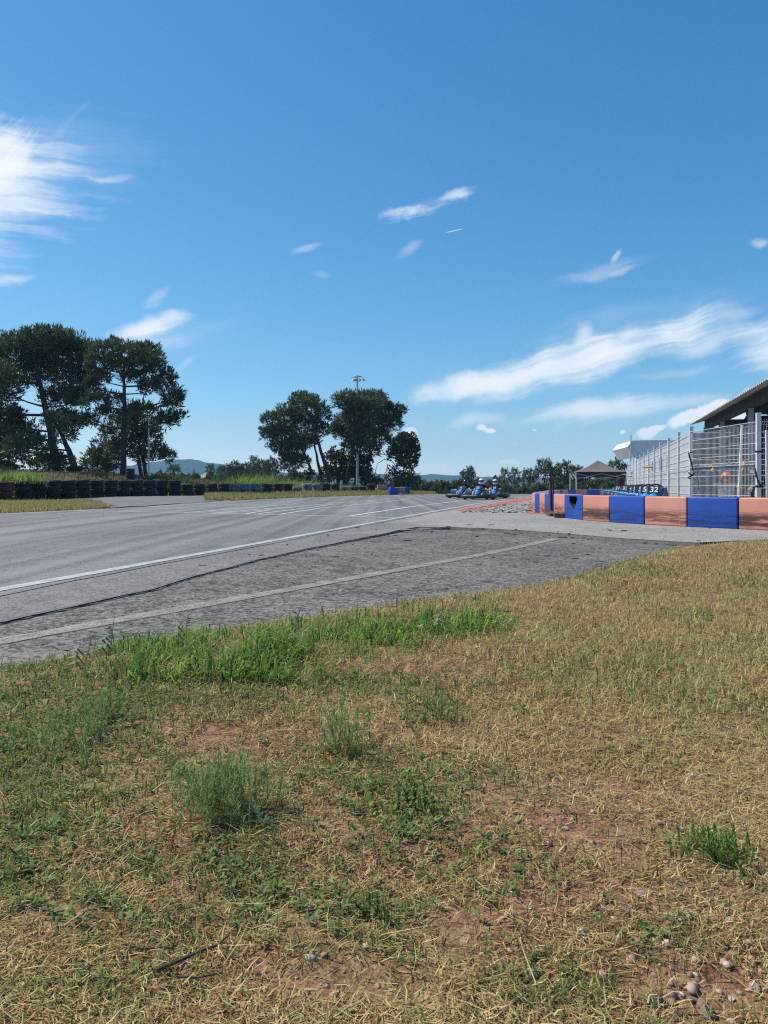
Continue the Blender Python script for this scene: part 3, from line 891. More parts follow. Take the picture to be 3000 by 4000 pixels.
for k in range(26):
    kd = 'p' if k % 2 == 0 else 'b'
    place_block(path[k], path[k + 1], kd, '%s barrier block, %s back along the track from the curve' % ('pink' if kd == 'p' else 'blue', ords[k]), side=-1)
# a few blocks tipped over beside the far end of the tyre wall
for (px, py, y, rz, kd, lab) in ((1492, 1909, 62, 0.1, 'p', 'orange barrier block lying in the grass before the far trees'), (1508, 1908, 64, 0.1, 'b', 'dark blue barrier block behind the tipped one at the far corner'),
                                 (1535, 1926, 58, 0.5, 'b', 'blue and pink barrier block tipped on its side at the far corner'), (1562, 1921, 60, -0.25, 'p', 'orange barrier block beside the tipped blue one at the far corner'), (1581, 1920, 61, -0.25, 'b', 'small blue barrier block at the end of the far corner group')):
    q = at(px, py, y)
    o = link('barrier_block', block_mesh(0.75, SCUFF[kd], 'barrier_block')); o.scale = (1, 1, 1.25)
    o.location = (q.x, q.y, float(hz(np.array([q.x]), np.array([q.y]))[0]) - 0.02); o.rotation_euler = (0.0, 0.12 if kd == 'b' else 0, rz)
    tag(o, lab, 'barrier block', 'barrier blocks at the far corner')

# rusty post with a plate on top, and blocks at its foot
pp = gp(2154, 2011)
post = thing('steel_post', 'rusty steel post with a flat plate on top, in front of the barrier wall', 'post', (pp.x, pp.y, 0.0))
mb = MB(); mb.box((0, 0, 0.385), (0.022, 0.09, 0.77)); mb.box((-0.042, 0, 0.385), (0.012, 0.10, 0.77)); mb.box((0.042, 0, 0.385), (0.012, 0.10, 0.77)); mb.build('shaft', m_rust, post)
mb = MB(); mb.rbox((0.02, 0, 0.782), (0.20, 0.16, 0.02), 0.005); mb.build('top_plate', m_rust, post)
for (px, py, s, rz, rx, lab) in ((2139, 2012, (0.12, 0.2, 0.10), 0.5, 0.5, 'dark wooden block leaning against the foot of the rusty post'), (2152, 2016, (0.16, 0.16, 0.07), 0.2, 0.1, 'small wooden block under the leaning one by the post'), (2179, 2022, (0.19, 0.13, 0.09), -0.05, 0, 'brown wooden block lying before the pink barrier by the post')):
    q = gp(px, py)
    mb = MB(); mb.rbox((0, 0, 0), s, 0.006)
    o = mb.build('wooden_block', m_wood); o.location = (q.x, q.y - 0.1, s[2] / 2 + 0.3 * abs(rx) * s[1] / 2); o.rotation_euler = (rx, 0, rz)
    tag(o, lab, 'wooden block', 'wooden blocks at the foot of the post')

# ------------------------------------------------------------------ tyres
def tyre_mesh(ro, w, mat_, name='tyre'):
    ri = ro * 0.58
    prof = [(ri, -w * 0.36), (ri * 1.06, -w * 0.46), (ro * 0.80, -w * 0.5), (ro * 0.93, -w * 0.46), (ro * 0.985, -w * 0.36), (ro, -w * 0.22), (ro * 0.985, -w * 0.19), (ro * 0.985, -w * 0.15), (ro, -w * 0.12),
            (ro, -0.02 * w), (ro * 0.985, 0.0), (ro, 0.02 * w), (ro, w * 0.12), (ro * 0.985, w * 0.15), (ro * 0.985, w * 0.19), (ro, w * 0.22), (ro * 0.985, w * 0.36), (ro * 0.93, w * 0.46), (ro * 0.80, w * 0.5), (ri * 1.06, w * 0.46), (ri, w * 0.36), (ri * 1.05, 0)]
    mb = MB(); mb.lathe(prof, 26, closed=True)
    me = bpy.data.meshes.new(name); me.from_pydata(mb.v, [], mb.f); me.materials.append(mat_)
    me.polygons.foreach_set('use_smooth', [True] * len(me.polygons)); me.update()
    return me
ty_b = tyre_mesh(0.335, 0.215, m_rubber); ty_r = tyre_mesh(0.335, 0.215, m_rubberR); ty_w = tyre_mesh(0.335, 0.215, m_rubberW)
lev = {4: ['lowest', 'second lowest', 'second highest', 'topmost'], 3: ['lowest', 'middle', 'topmost'], 2: ['lower', 'upper'], 5: ['lowest', 'second lowest', 'middle', 'second highest', 'topmost']}
def stack(px, y, n, mesh, where, group, colour='black', scale=1.0, tilt=0.0, z0=None):
    x = (px - 1500) / F * y
    z = float(hz(np.array([x]), np.array([y]))[0]) if z0 is None else z0
    z -= 0.02
    tx = R(random.uniform(1, 4)) + tilt; tyy = R(random.uniform(-1.5, 1.5))
    for k in range(n):
        o = link('tyre', mesh)
        h = 0.215 * scale * (k + 0.5) * 0.985
        o.scale = (scale * random.uniform(0.96, 1.03), scale * random.uniform(0.96, 1.03), scale)
        o.location = (x + random.uniform(-0.03, 0.03) + h * math.sin(tyy), y + random.uniform(-0.03, 0.03) - h * math.sin(tx), z + h)
        o.rotation_euler = (tx + R(random.uniform(-1.5, 1.5)), tyy, random.uniform(0, 6))
        tag(o, '%s tyre, %s in %s' % (colour, lev[n][k], where), 'tyre', group)
front_row = []
px = -42.0
while px < 1482:
    yv = float(np.interp((px - 1500) / F, U_RW, Y_RW))
    c = 'r' if px < 50 or 1300 < px < 1335 else ('w' if (905 < px < 1035 or 1150 < px < 1240 or 1345 < px < 1365) else 'b')
    n = 4 if px < 712 else (3 if px < 1345 or px > 1425 else 2)
    if 712 < px < 1345 and random.random() < 0.12: n = 2
    front_row.append((px, n, c))
    px += 0.655 * F / yv * (1.0 + 0.06 * random.random())
for i, (px, n, c) in enumerate(front_row):
    yv = float(np.interp((px - 1500) / F, U_RW, Y_RW))
    mesh, colr = {'b': (ty_b, 'black'), 'r': (ty_r, 'reddish brown'), 'w': (ty_w, 'grey whitewashed')}[c]
    stack(px, yv, n, mesh, 'the %s front stack along the tyre wall' % ords[i], 'tyres stacked as a crash wall', colr)
back_row = [(130, 4), (205, 4), (290, 4), (345, 4), (415, 4), (470, 4), (545, 4), (625, 4)]
for i, (px, n) in enumerate(back_row):
    yv = float(np.interp((px - 1500) / F, U_RW, Y_RW)) + 0.85
    stack(px, yv, n, ty_b, 'the %s stack of the rear tyre row' % ords[i], 'tyres stacked as a crash wall', 'black', 1.06)
def vstack(px, ybase, ytop, y, n, where, colour='black'):
    h = (ybase - ytop) / F * y
    sc = h / (0.215 * n)
    stack(px, y, n, ty_b, where, 'tyre stacks around the trees', colour, sc, 0, z0=at(px, ybase, y).z)
vstack(509, 1872, 1828, 43.0, 4, 'the stack beside the tall pine trunk')
vstack(1205, 1893, 1857, 62, 3, 'the bank stack below the leaning pines')
vstack(1246, 1893, 1858, 62, 3, 'the second bank stack below the leaning pines')
vstack(1547, 1908, 1860, 66, 5, 'the stack before the round dark tree')
vstack(2425, 1915, 1862, 43, 5, 'the tall stack beside the gazebo')
for (px, py, y, w, h, lab) in ((1226, 1876, 63, 0.3, 0.36, 'white box standing on the bank below the leaning pines'), (1298, 1892, 57.5, 0.30, 0.10, 'white plastic crate lying on top of the tyre wall')):
    q = at(px, py, y); mb = MB(); mb.rbox((0, 0, h / 2), (w, w * 0.8, h), 0.02); mb.rbox((0, 0, h + 0.012), (w * 1.06, w * 0.86, 0.03), 0.01)
    o = mb.build('box', m_whiteplastic); o.location = (q.x, q.y, q.z); tag(o, lab, 'box')

# ------------------------------------------------------------------ people
def skin_body(name, J, E, root, mats, parent=None, levels=2, mfun=None):
    names = list(J)
    me = bpy.data.meshes.new(name)
    me.from_pydata([J[k][0] for k in names], [(names.index(a), names.index(b_)) for a, b_ in E], [])
    o = bpy.data.objects.new(name, me); COL.objects.link(o)
    sk = o.modifiers.new('s', 'SKIN'); sk.use_smooth_shade = True
    for i, k in enumerate(names):
        r = J[k][1]
        v = me.skin_vertices[0].data[i]
        v.radius = (r, r) if not isinstance(r, tuple) else r
        v.use_root = (k == root)
    sb = o.modifiers.new('d', 'SUBSURF'); sb.levels = levels
    bpy.context.view_layer.update()
    dg = bpy.context.evaluated_depsgraph_get()
    m2 = bpy.data.meshes.new_from_object(o.evaluated_get(dg))
    bpy.data.objects.remove(o, do_unlink=True)
    m2.materials.clear()
    for m_ in mats: m2.materials.append(m_)
    for p_ in m2.polygons:
        p_.use_smooth = True
        p_.material_index = mfun(p_.center) if mfun else 0
    return link(name, m2, parent)

def hand_edges(J, E, wrist, hand, d, side, tag_):
    """five short bent fingers rooted in the palm"""
    w = Vector(J[hand][0]); d = Vector(d).normalized(); s = Vector(side).normalized()
    up_ = d.cross(s).normalized()
    for i, (off, ln) in enumerate(((-0.03, 0.062), (-0.01, 0.072), (0.01, 0.068), (0.03, 0.052))):
        a = w + s * off + d * 0.035; b_ = a + d * ln * 0.55 - up_ * 0.008; c = b_ + d * ln * 0.35 - up_ * 0.03
        J[tag_ + 'f%da' % i] = (tuple(a), 0.010); J[tag_ + 'f%db' % i] = (tuple(b_), 0.009); J[tag_ + 'f%dc' % i] = (tuple(c), 0.007)
        E += [(hand, tag_ + 'f%da' % i), (tag_ + 'f%da' % i, tag_ + 'f%db' % i), (tag_ + 'f%db' % i, tag_ + 'f%dc' % i)]
    a = w - s * 0.04 + d * 0.005; b_ = a - s * 0.02 + d * 0.035
    J[tag_ + 'ta'] = (tuple(a), 0.011); J[tag_ + 'tb'] = (tuple(b_), 0.009)
    E += [(hand, tag_ + 'ta'), (tag_ + 'ta', tag_ + 'tb')]

def head_mesh(parent, c, s=1.0, hair=m_hair, cap=None):
    """a head with brow, nose, chin and ears, looking along -Y; hair as a child"""
    mb = MB()
    n1, n2 = 16, 12
    for i in range(n2 + 1):
        pass
    vs = []; fs = []
    for i in range(n2 + 1):
        b_ = -PI / 2 + PI * i / n2
        for j in range(n1):
            a = 2 * PI * j / n1
            x = 0.075 * math.cos(a) * math.cos(b_); y = 0.098 * math.sin(a) * math.cos(b_); z = 0.115 * math.sin(b_)
            if z < 0: x *= 1 - 0.28 * (-z / 0.115); y = y * (1 - 0.18 * (-z / 0.115)) - 0.012 * (-z / 0.115)
            front = max(0.0, -y / 0.098)
            if front > 0.75 and abs(x) < 0.02 and -0.04 < z < 0.02: y -= 0.018 * (1 - abs(z + 0.02) / 0.04)
            if front > 0.6 and 0.01 < abs(x) < 0.05 and 0.0 < z < 0.03: y += 0.006
            vs.append(Vector((x, y, z)) * s + Vector(c))
    for i in range(n2):
        for j in range(n1):
            j2 = (j + 1) % n1
            fs.append((i * n1 + j, i * n1 + j2, (i + 1) * n1 + j2, (i + 1) * n1 + j))
    mb.add(vs, fs)
    for sx_ in (-1, 1): mb.ell((c[0] + sx_ * 0.076 * s, c[1] + 0.01, c[2] - 0.005), (0.012 * s, 0.022 * s, 0.032 * s), 8, 6)
    return mb

def helmet_parts(parent, c, shell_mat, s=1.0):
    mb = MB()
    mb.ell(c, (0.138 * s, 0.168 * s, 0.150 * s), 20, 14)
    # chin bar pushed forward
    mb.ell((c[0], c[1] - 0.05 * s, c[2] - 0.075 * s), (0.118 * s, 0.125 * s, 0.068 * s), 18, 9)
    h = mb.build('helmet', shell_mat, parent, smooth=True)
    vb = MB()
    vs = []; fs = []
    for i in range(7):
        zz = -0.035 + 0.105 * i / 6
        for j in range(13):
            a = -PI / 2 + R(78) * (j - 6) / 6
            k_ = math.sqrt(max(0.0, 1 - (zz / 0.150) ** 2)) * 1.025
            vs.append((c[0] + 0.138 * s * k_ * math.cos(a), c[1] + 0.170 * s * k_ * math.sin(a) - 0.006, c[2] + zz * s))
    for i in range(6):
        for j in range(12):
            fs.append((i * 13 + j, i * 13 + j + 1, (i + 1) * 13 + j + 1, (i + 1) * 13 + j))
    vb.add(vs, fs); vb.build('visor', m_visor, h, smooth=True)
    return h

def driver(name_label, loc, rz, helmet_mat, lean=0.0):
    t = thing('person', name_label, 'person', loc, rz, 'drivers in the karts on the track')
    J = {'pel': ((0, 0.36, 0.20), 0.135), 'sp': ((0.0 + lean * 0.3, 0.43, 0.38), 0.135), 'ch': ((lean * 0.6, 0.45, 0.56), (0.165, 0.13)), 'nk': ((lean * 0.8, 0.43, 0.70), 0.065), 'hd': ((lean, 0.405, 0.84), 0.075)}
    E = [('pel', 'sp'), ('sp', 'ch'), ('ch', 'nk'), ('nk', 'hd')]
    for s, k in ((-1, 'l'), (1, 'r')):
        J[k + 'sh'] = ((s * 0.19 + lean * 0.6, 0.42, 0.625), 0.075); J[k + 'el'] = ((s * 0.31 + lean * 0.4, 0.17, 0.43), 0.052); J[k + 'wr'] = ((s * 0.17, -0.03, 0.50), 0.036); J[k + 'ha'] = ((s * 0.145, -0.075, 0.515), 0.034)
        E += [('ch', k + 'sh'), (k + 'sh', k + 'el'), (k + 'el', k + 'wr'), (k + 'wr', k + 'ha')]
        J[k + 'hp'] = ((s * 0.10, 0.30, 0.19), 0.10); J[k + 'kn'] = ((s * 0.25, -0.13, 0.37), 0.07); J[k + 'an'] = ((s * 0.20, -0.48, 0.16), 0.045); J[k + 'to'] = ((s * 0.20, -0.58, 0.22), 0.04)
        E += [('pel', k + 'hp'), (k + 'hp', k + 'kn'), (k + 'kn', k + 'an'), (k + 'an', k + 'to')]
    def mf(q):
        if q.z > 0.32 and q.y > 0.24 and abs(q.x) < 0.30: return 1
        if q.y < -0.5: return 3
        if (q.y > -0.05 and q.z < 0.40 and abs(q.x) < 0.34 and q.z < 0.36): return 2
        return 0
    for s, k in ((-1, 'l'), (1, 'r')): hand_edges(J, E, k + 'wr', k + 'ha', (-s * 0.3, -0.6, 0.5), (s * 0.7, 0, 0.7), k)
    skin_body('body', J, E, 'pel', [m_skin, m_shirt, m_jeans, m_black], t, 1, mf)
    helmet_parts(t, (lean, 0.40, 0.86), helmet_mat)
    return t

# ------------------------------------------------------------------ karts (local: nose towards -Y)
def text_mesh(txt, size, mat_):
    cu = bpy.data.curves.new('digits', 'FONT'); cu.body = txt; cu.size = size; cu.align_x = 'CENTER'; cu.align_y = 'CENTER'
    cu.extrude = 0.002; cu.offset = size * 0.022; cu.shear = 0.12
    o = bpy.data.objects.new('digits', cu); COL.objects.link(o)
    bpy.context.view_layer.update()
    me = bpy.data.meshes.new_from_object(o.evaluated_get(bpy.context.evaluated_depsgraph_get()))
    bpy.data.objects.remove(o, do_unlink=True)
    me.materials.clear(); me.materials.append(mat_)
    return me
PLATE_M = Matrix.Translation((0, -0.285, 0.555)) @ Matrix.Rotation(R(-24), 4, 'X')
def kart_parts(root):
    # surrounding bumper: a profile swept round the kart
    path = [(-0.42, -1.0), (0.42, -1.0), (0.60, -0.90), (0.66, -0.66), (0.70, -0.35), (0.70, 0.35), (0.68, 0.62), (0.60, 0.82), (0.45, 0.88), (-0.45, 0.88), (-0.60, 0.82), (-0.68, 0.62), (-0.70, 0.35), (-0.70, -0.35), (-0.66, -0.66), (-0.60, -0.90)]
    prof = [(0.0, 0.055), (0.045, 0.075), (0.06, 0.14), (0.05, 0.22), (0.01, 0.275), (-0.05, 0.285), (-0.075, 0.27), (-0.06, 0.14), (-0.05, 0.06)]
    n = len(path); m_ = len(prof)
    vs = []
    for i in range(n):
        a = Vector(path[i - 1]); c = Vector(path[(i + 1) % n]); t_ = (c - a).normalized(); nr = Vector((t_.y, -t_.x))
        fr = 1.0 if path[i][1] > -0.6 else 0.82
        for (q, z) in prof: vs.append((path[i][0] + nr.x * q, path[i][1] + nr.y * q, 0.055 + (z - 0.055) * fr))
    fs = [(i * m_ + j, i * m_ + (j + 1) % m_, ((i + 1) % n) * m_ + (j + 1) % m_, ((i + 1) % n) * m_ + j) for i in range(n) for j in range(m_)]
    MB().add(vs, fs).build('bumper', m_black, root, smooth=True)
    mb = MB(); mb.box((0, -0.25, 0.075), (0.62, 1.25, 0.012))
    for s in (-1, 1):
        mb.tube([(s * 0.30, -0.92, 0.10), (s * 0.33, -0.5, 0.10), (s * 0.36, 0.3, 0.10), (s * 0.32, 0.85, 0.12)], 0.016, 6)
        mb.tube([(s * 0.36, -0.3, 0.11), (s * 0.66, -0.28, 0.18)], 0.012, 6); mb.tube([(s * 0.36, 0.25, 0.11), (s * 0.66, 0.28, 0.18)], 0.012, 6)
    mb.tube([(-0.55, 0.62, 0.14), (0.55, 0.62, 0.14)], 0.02, 6); mb.tube([(-0.5, -0.62, 0.13), (0.5, -0.62, 0.13)], 0.016, 6)
    mb.build('chassis', m_metal, root)
    for (x, y, r, w) in ((-0.52, -0.62, 0.128, 0.12), (0.52, -0.62, 0.128, 0.12), (-0.50, 0.62, 0.14, 0.19), (0.50, 0.62, 0.14, 0.19)):
        M = Matrix.Translation((x, y, r)) @ Matrix.Rotation(PI / 2, 4, 'Y')
        mb = MB(); mb.lathe([(r * .55, -w / 2), (r * .9, -w / 2), (r, -w * .38), (r, w * .38), (r * .9, w / 2), (r * .55, w / 2)], 18, M)
        wh = mb.build('wheel', m_rubber, root, smooth=True)
        mb = MB(); mb.lathe([(0.0, -w * .3), (r * .3, -w * .3), (r * .55, -w * .45), (r * .55, w * .45), (r * .3, w * .3), (0, w * .3)], 14, M); mb.build('rim', m_metal, wh)
    # seat shell
    vs = []; fs = []
    prof2 = [(-0.02, 0.16), (0.18, 0.11), (0.36, 0.12), (0.47, 0.22), (0.53, 0.38), (0.58, 0.55), (0.60, 0.60)]
    for i, (y, z) in enumerate(prof2):
        for j in range(9):
            u_ = (j - 4) / 4
            w = 0.20 if i < 5 else 0.17
            vs.append((u_ * w, y - 0.10 * u_ * u_ * (1 if i > 2 else 0), z + 0.11 * u_ ** 4 * (1 if i < 4 else 0.2)))
    for i in range(6):
        for j in range(8): fs.append((i * 9 + j, i * 9 + j + 1, (i + 1) * 9 + j + 1, (i + 1) * 9 + j))
    MB().add(vs, fs).build('seat', m_black, root, smooth=True)
    # engine beside the seat with its pale cover
    mb = MB(); mb.rbox((-0.46, 0.22, 0.27), (0.22, 0.34, 0.26), 0.02); mb.tube([(-0.46, 0.36, 0.3), (-0.5, 0.6, 0.3), (-0.4, 0.8, 0.28)], 0.035, 8)
    en = mb.build('engine', m_metal, root)
    mb = MB(); mb.rbox((-0.47, -0.16, 0.37), (0.26, 0.34, 0.16), 0.035, Matrix.Rotation(R(12), 3, 'X'))
    mb.rbox((-0.47, -0.31, 0.42), (0.20, 0.05, 0.09), 0.015, mi=1)
    cv = mb.build('engine_cover', [m_coverp, m_bluefair], root)
    mb = MB(); mb.tube([(-0.58, -0.02, 0.18), (-0.58, 0.02, 0.5), (-0.36, 0.02, 0.5), (-0.36, -0.02, 0.18)], 0.013, 6); mb.build('roll_hoop', m_black, root)
    # front fairing: narrow at the nose, broad under the number plate
    sec = [(-0.80, 0.235, 0.06, 0.02), (-0.66, 0.275, 0.075, 0.03), (-0.50, 0.345, 0.10, 0.035), (-0.36, 0.44, 0.145, 0.035), (-0.27, 0.55, 0.185, 0.03), (-0.225, 0.645, 0.165, 0.02)]
    vs = []; fs = []
    for (y, z, w, d) in sec:
        for j in range(9):
            u_ = (j - 4) / 4
            vs.append((u_ * w, y + 0.10 * abs(u_) ** 2.2 * w / 0.185, z - 0.05 * abs(u_) ** 3))
    k_ = len(vs)
    for (x, y, z) in list(vs): vs.append((x * 0.96, y + 0.03, z - 0.02))
    for i in range(5):
        for j in range(8):
            a = i * 9 + j
            fs.append((a, a + 1, a + 10, a + 9)); fs.append((k_ + a, k_ + a + 9, k_ + a + 10, k_ + a + 1))
    for i in range(5):
        for j in (0, 8): fs.append((i * 9 + j, (i + 1) * 9 + j, k_ + (i + 1) * 9 + j, k_ + i * 9 + j))
    for j in range(8):
        fs.append((j, j + 1, k_ + j + 1, k_ + j)); fs.append((45 + j, 45 + j + 1, k_ + 45 + j + 1, k_ + 45 + j))
    MB().add(vs, fs).build('front_fairing', m_bluefair, root, smooth=True)
    # nose spoiler on the bumper
    mb = MB(); mb.rbox((0, -0.97, 0.235), (0.44, 0.10, 0.03), 0.01); mb.rbox((0, -1.035, 0.205), (0.30, 0.012, 0.035), 0.004, mi=1); mb.build('nose_spoiler', [m_black, m_whiteplastic], root)
    # steering wheel
    M = Matrix.Translation((0, -0.08, 0.555)) @ Matrix.Rotation(R(52), 4, 'X')
    mb = MB(); mb.tube([M @ Vector((0.165 * math.cos(a), 0.15 * math.sin(a), 0)) for a in np.linspace(0, 2 * PI, 24, endpoint=False)], 0.018, 8, closed=True)
    for a in (R(30), R(150), R(270)): mb.tube([M @ Vector((0, 0, -0.01)), M @ Vector((0.16 * math.cos(a), 0.145 * math.sin(a), 0))], 0.012, 5)
    mb.tube([M @ Vector((0, 0, 0)), (0, -0.5, 0.15)], 0.012, 6)
    mb.build('steering_wheel', m_black, root, smooth=True)
    mb = MB(); mb.rbox((0, 0, 0), (0.27, 0.012, 0.20), 0.005)
    pl = mb.build('number_plate', m_black, root); pl.matrix_local = PLATE_M
    return pl
def kart(label, loc, rz, group, num, src=None):
    if src is None:
        r_ = thing('go_kart', label, 'go-kart', loc, rz, group)
        pl = kart_parts(r_)
    else:
        r_ = copy_tree(src)
        r_.location = loc; r_.rotation_euler = (0, 0, rz); tag(r_, label, 'go-kart', group)
        pl = [c for c in r_.children if c.name.startswith('number_plate')][0]
        for c in list(pl.children): bpy.data.objects.remove(c, do_unlink=True)
    d = link('digits', text_mesh(num, 0.175, m_whiteplastic), pl)
    d.location = (0, -0.009, 0.0); d.rotation_euler = (PI / 2, 0, 0)
    return r_
TG = 'go-karts driving on the track'
def trk(px, py): return gp(px, py, 0.004)
q = trk(1872, 1951)
K1 = kart('blue go-kart number 35 leading on the track', (q.x, q.y, 0.004), R(-22), TG, '35')
driver('kart driver in a black shirt and white helmet, in the leading kart', (q.x, q.y, 0.004), R(-22), m_whiteplastic)
q2 = trk(1809, 1945)
kart('blue go-kart number 4 driven by the black-helmeted driver', (q2.x, q2.y, 0.004), R(-28), TG, '4', K1)
m_blackhelm = basic('black_helmet_paint', (0.03, 0.032, 0.036), 0.25, 0.2, 5, spec=0.6)
driver('kart driver in black shirt and black helmet', (q2.x, q2.y, 0.004), R(-28), m_blackhelm)
q3 = trk(1933, 1946.5)
kart('blue go-kart number 18 half hidden behind the leading kart', (q3.x, q3.y, 0.004), R(-15), TG, '18', K1)
driver('kart driver in a white helmet, in the kart behind the leading one', (q3.x, q3.y, 0.004), R(-15), m_whiteplastic, -0.03)
PG = 'go-karts parked in a row in the pit lane'
for i, (px, y, num, lab) in enumerate(((2562, 16.6, '32', 'parked blue go-kart number 32, nearest the wire fence corner'), (2533, 18.2, '50', 'parked blue go-kart number 50, behind number 32'), (2508, 20.0, '5', 'parked blue go-kart number 5, third in the parked row'),
                                        (2492, 22.2, '51', 'parked blue go-kart number 51, fourth in the parked row'), (2471, 24.6, '4', 'parked blue go-kart number 4, in the parked row'), (2447, 27.6, '37', 'parked blue go-kart number 37, near the gazebo'), (2418, 31.5, '21', 'parked blue go-kart at the gazebo end of the parked row'))):
    x = (px - 1500) / F * y
    kart(lab, (x, y, 0.0), R(-28), PG, num, K1)

# ------------------------------------------------------------------ wire fences
FD = Vector((0.262, 1.0, 0)).normalized()      # direction of the pit fence
FN = Vector((FD.y, -FD.x, 0))                  # towards the shed
FC = Vector((6.88, 17.2, 0))                   # the corner post
ZT = 1.90
m_mesh, nt, b = nmat('grey_screen_cloth'); T = NT(nt)
co = T.coord()
T.l(T.ramp(T.noise(co, 1.2, 5, 0.6), [(0.3, (0.52, 0.53, 0.545)), (0.7, (0.64, 0.65, 0.665))]), b.inputs['Base Color'])
b.inputs['Roughness'].default_value = 0.9
wv_ = T.noise(T.mapping(co, scale=(60, 60, 60)), 6, 1)
tp = T.n('ShaderNodeBsdfTransparent'); tl = T.n('ShaderNodeBsdfTranslucent'); tl.inputs[0].default_value = (0.5, 0.52, 0.54, 1)
m1 = T.n('ShaderNodeMixShader'); m1.inputs[0].default_value = 0.35; T.l(b.outputs[0], m1.inputs[1]); T.l(tl.outputs[0], m1.inputs[2])
m2 = T.n('ShaderNodeMixShader'); m2.inputs[0].default_value = 0.05; T.l(m1.outputs[0], m2.inputs[1]); T.l(tp.outputs[0], m2.inputs[2])
T.l(m2.outputs[0], nt.nodes['Material Output'].inputs[0])

def wire_panel(parent, P0, P1, z0, z1, nrm, rw=0.003, step=0.05, folds=(1.82, 1.02, 0.22), mat_=None, verticals=True):
    """welded panel with pressed folds"""
    mb = MB()
    d = P1 - P0; L_ = d.length; d = d.normalized()
    def off(z):
        o = 0.0
        for f_ in folds:
            t = abs(z - (z0 + f_))
            if t < 0.055: o += 0.045 * (1 - t / 0.055)
        return o
    zs_f = sorted({z0, z1} | {z0 + f_ + k for f_ in folds for k in (-0.055, 0, 0.055) if z0 < z0 + f_ + k < z1})
    if verticals:
        n = int(L_ / step)
        for i in range(n + 1):
            p = P0 + d * (L_ * i / n)
            mb.tube([(p.x + nrm.x * off(z), p.y + nrm.y * off(z), z) for z in zs_f], rw, 4, cap=False)
    hs_ = sorted({z0 + f_ + k for f_ in folds for k in (-0.055, 0.0, 0.055)} | {z0 + h for h in (0.05, 0.42, 0.62, 0.82, 1.22, 1.42, 1.62)})
    for z in hs_:
        if z > z1 - 0.01: continue
        a = P0 + nrm * off(z); c = P1 + nrm * off(z)
        mb.tube([(a.x, a.y, z), (c.x, c.y, z)], rw * (1.15 if verticals else 1.5), 4, cap=False)
    return mb.build('wire_panel', mat_ or m_whitemetal, parent)
def fence_post(parent, p, z0, z1, ang, w=0.06):
    mb = MB()
    rot = Matrix.Rotation(ang, 3, 'Z')
    mb.rbox((p.x, p.y, (z0 + z1) / 2), (w, w * 1.15, z1 - z0), 0.006, rot, seg=1)
    mb.rbox((p.x, p.y, z1 + 0.008), (w * 1.1, w * 1.25, 0.018), 0.004, rot, seg=1)
    for k in range(4): mb.box((p.x - FN.x * w * 0.55, p.y - FN.y * w * 0.55, z0 + 0.3 + 0.45 * k), (0.02, 0.02, 0.03), rot)
    return mb.build('post', m_whitemetal, parent)
fa = math.atan2(FD.y, FD.x)
fence = thing('mesh_fence', 'long white wire fence with grey screening cloth running beside the parked karts', 'fence', (0, 0, 0))
NPAN = 13; SP = 2.38
holes = {4: (1.18, 1.52, 0.15, 0.55), 9: (1.05, 1.4, 0.3, 0.8), 10: (0.75, 1.1, 0.3, 0.8), 12: (0.75, 1.2, 0.1, 0.9)}   # openings people lean through
for i in range(NPAN):
    P0 = FC + FD * SP * i; P1 = FC + FD * SP * (i + 1)
    zg0 = float(paddock_drop(np.array([P0.x]), np.array([P0.y]))[0]); zg1 = float(paddock_drop(np.array([P1.x]), np.array([P1.y]))[0])
    if i > 0: fence_post(fence, P0, zg0, zg0 * 0.4 + ZT + 0.09, fa)
    zb = (zg0 + zg1) / 2
    if i == 0:
        pass
    pan = wire_panel(fence, P0, P1, zb + 0.04, zb * 0.4 + ZT, FN * -1, 0.0032, 0.10, verticals=False)
    # screening cloth tied behind the wires, with cut-outs
    mb = MB()
    def sp(u_, z): 
        q = P0 + FD * SP * u_ + FN * (0.02 + 0.012 * math.sin(u_ * 9 + i) * math.sin(z * 5))
        return (q.x, q.y, z)
    zb_, zt_ = zb + 0.05, zb * 0.4 + ZT - 0.05
    h = holes.get(i)
    us = sorted({0.02, 0.98, 0.2, 0.35, 0.5, 0.65, 0.8} | ({h[2], h[3]} if h else set()))
    zs_ = sorted({zb_, zt_, zb_ + 0.4, zb_ + 0.85, zb_ + 1.3} | ({h[0], h[1]} if h else set()))
    nu = len(us)
    vs = [sp(u_, z) for z in zs_ for u_ in us]; fs = []
    for a in range(len(zs_) - 1):
        for c in range(nu - 1):
            if h and us[c] >= h[2] - 1e-6 and us[c + 1] <= h[3] + 1e-6 and zs_[a] >= h[0] - 1e-6 and zs_[a + 1] <= h[1] + 1e-6: continue
            fs.append((a * nu + c, a * nu + c + 1, (a + 1) * nu + c + 1, (a + 1) * nu + c))
    mb.add(vs, fs); mb.build('screen_cloth', m_mesh, pan)
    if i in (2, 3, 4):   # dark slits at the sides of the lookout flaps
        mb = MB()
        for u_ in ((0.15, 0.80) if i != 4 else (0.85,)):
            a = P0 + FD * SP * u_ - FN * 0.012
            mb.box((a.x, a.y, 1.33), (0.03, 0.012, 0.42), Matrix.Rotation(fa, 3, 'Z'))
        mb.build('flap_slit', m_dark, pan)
Pend = FC + FD * SP * NPAN
ze = float(paddock_drop(np.array([Pend.x]), np.array([Pend.y]))[0])
fence_post(fence, Pend, ze, ze * 0.4 + ZT + 0.09, fa)

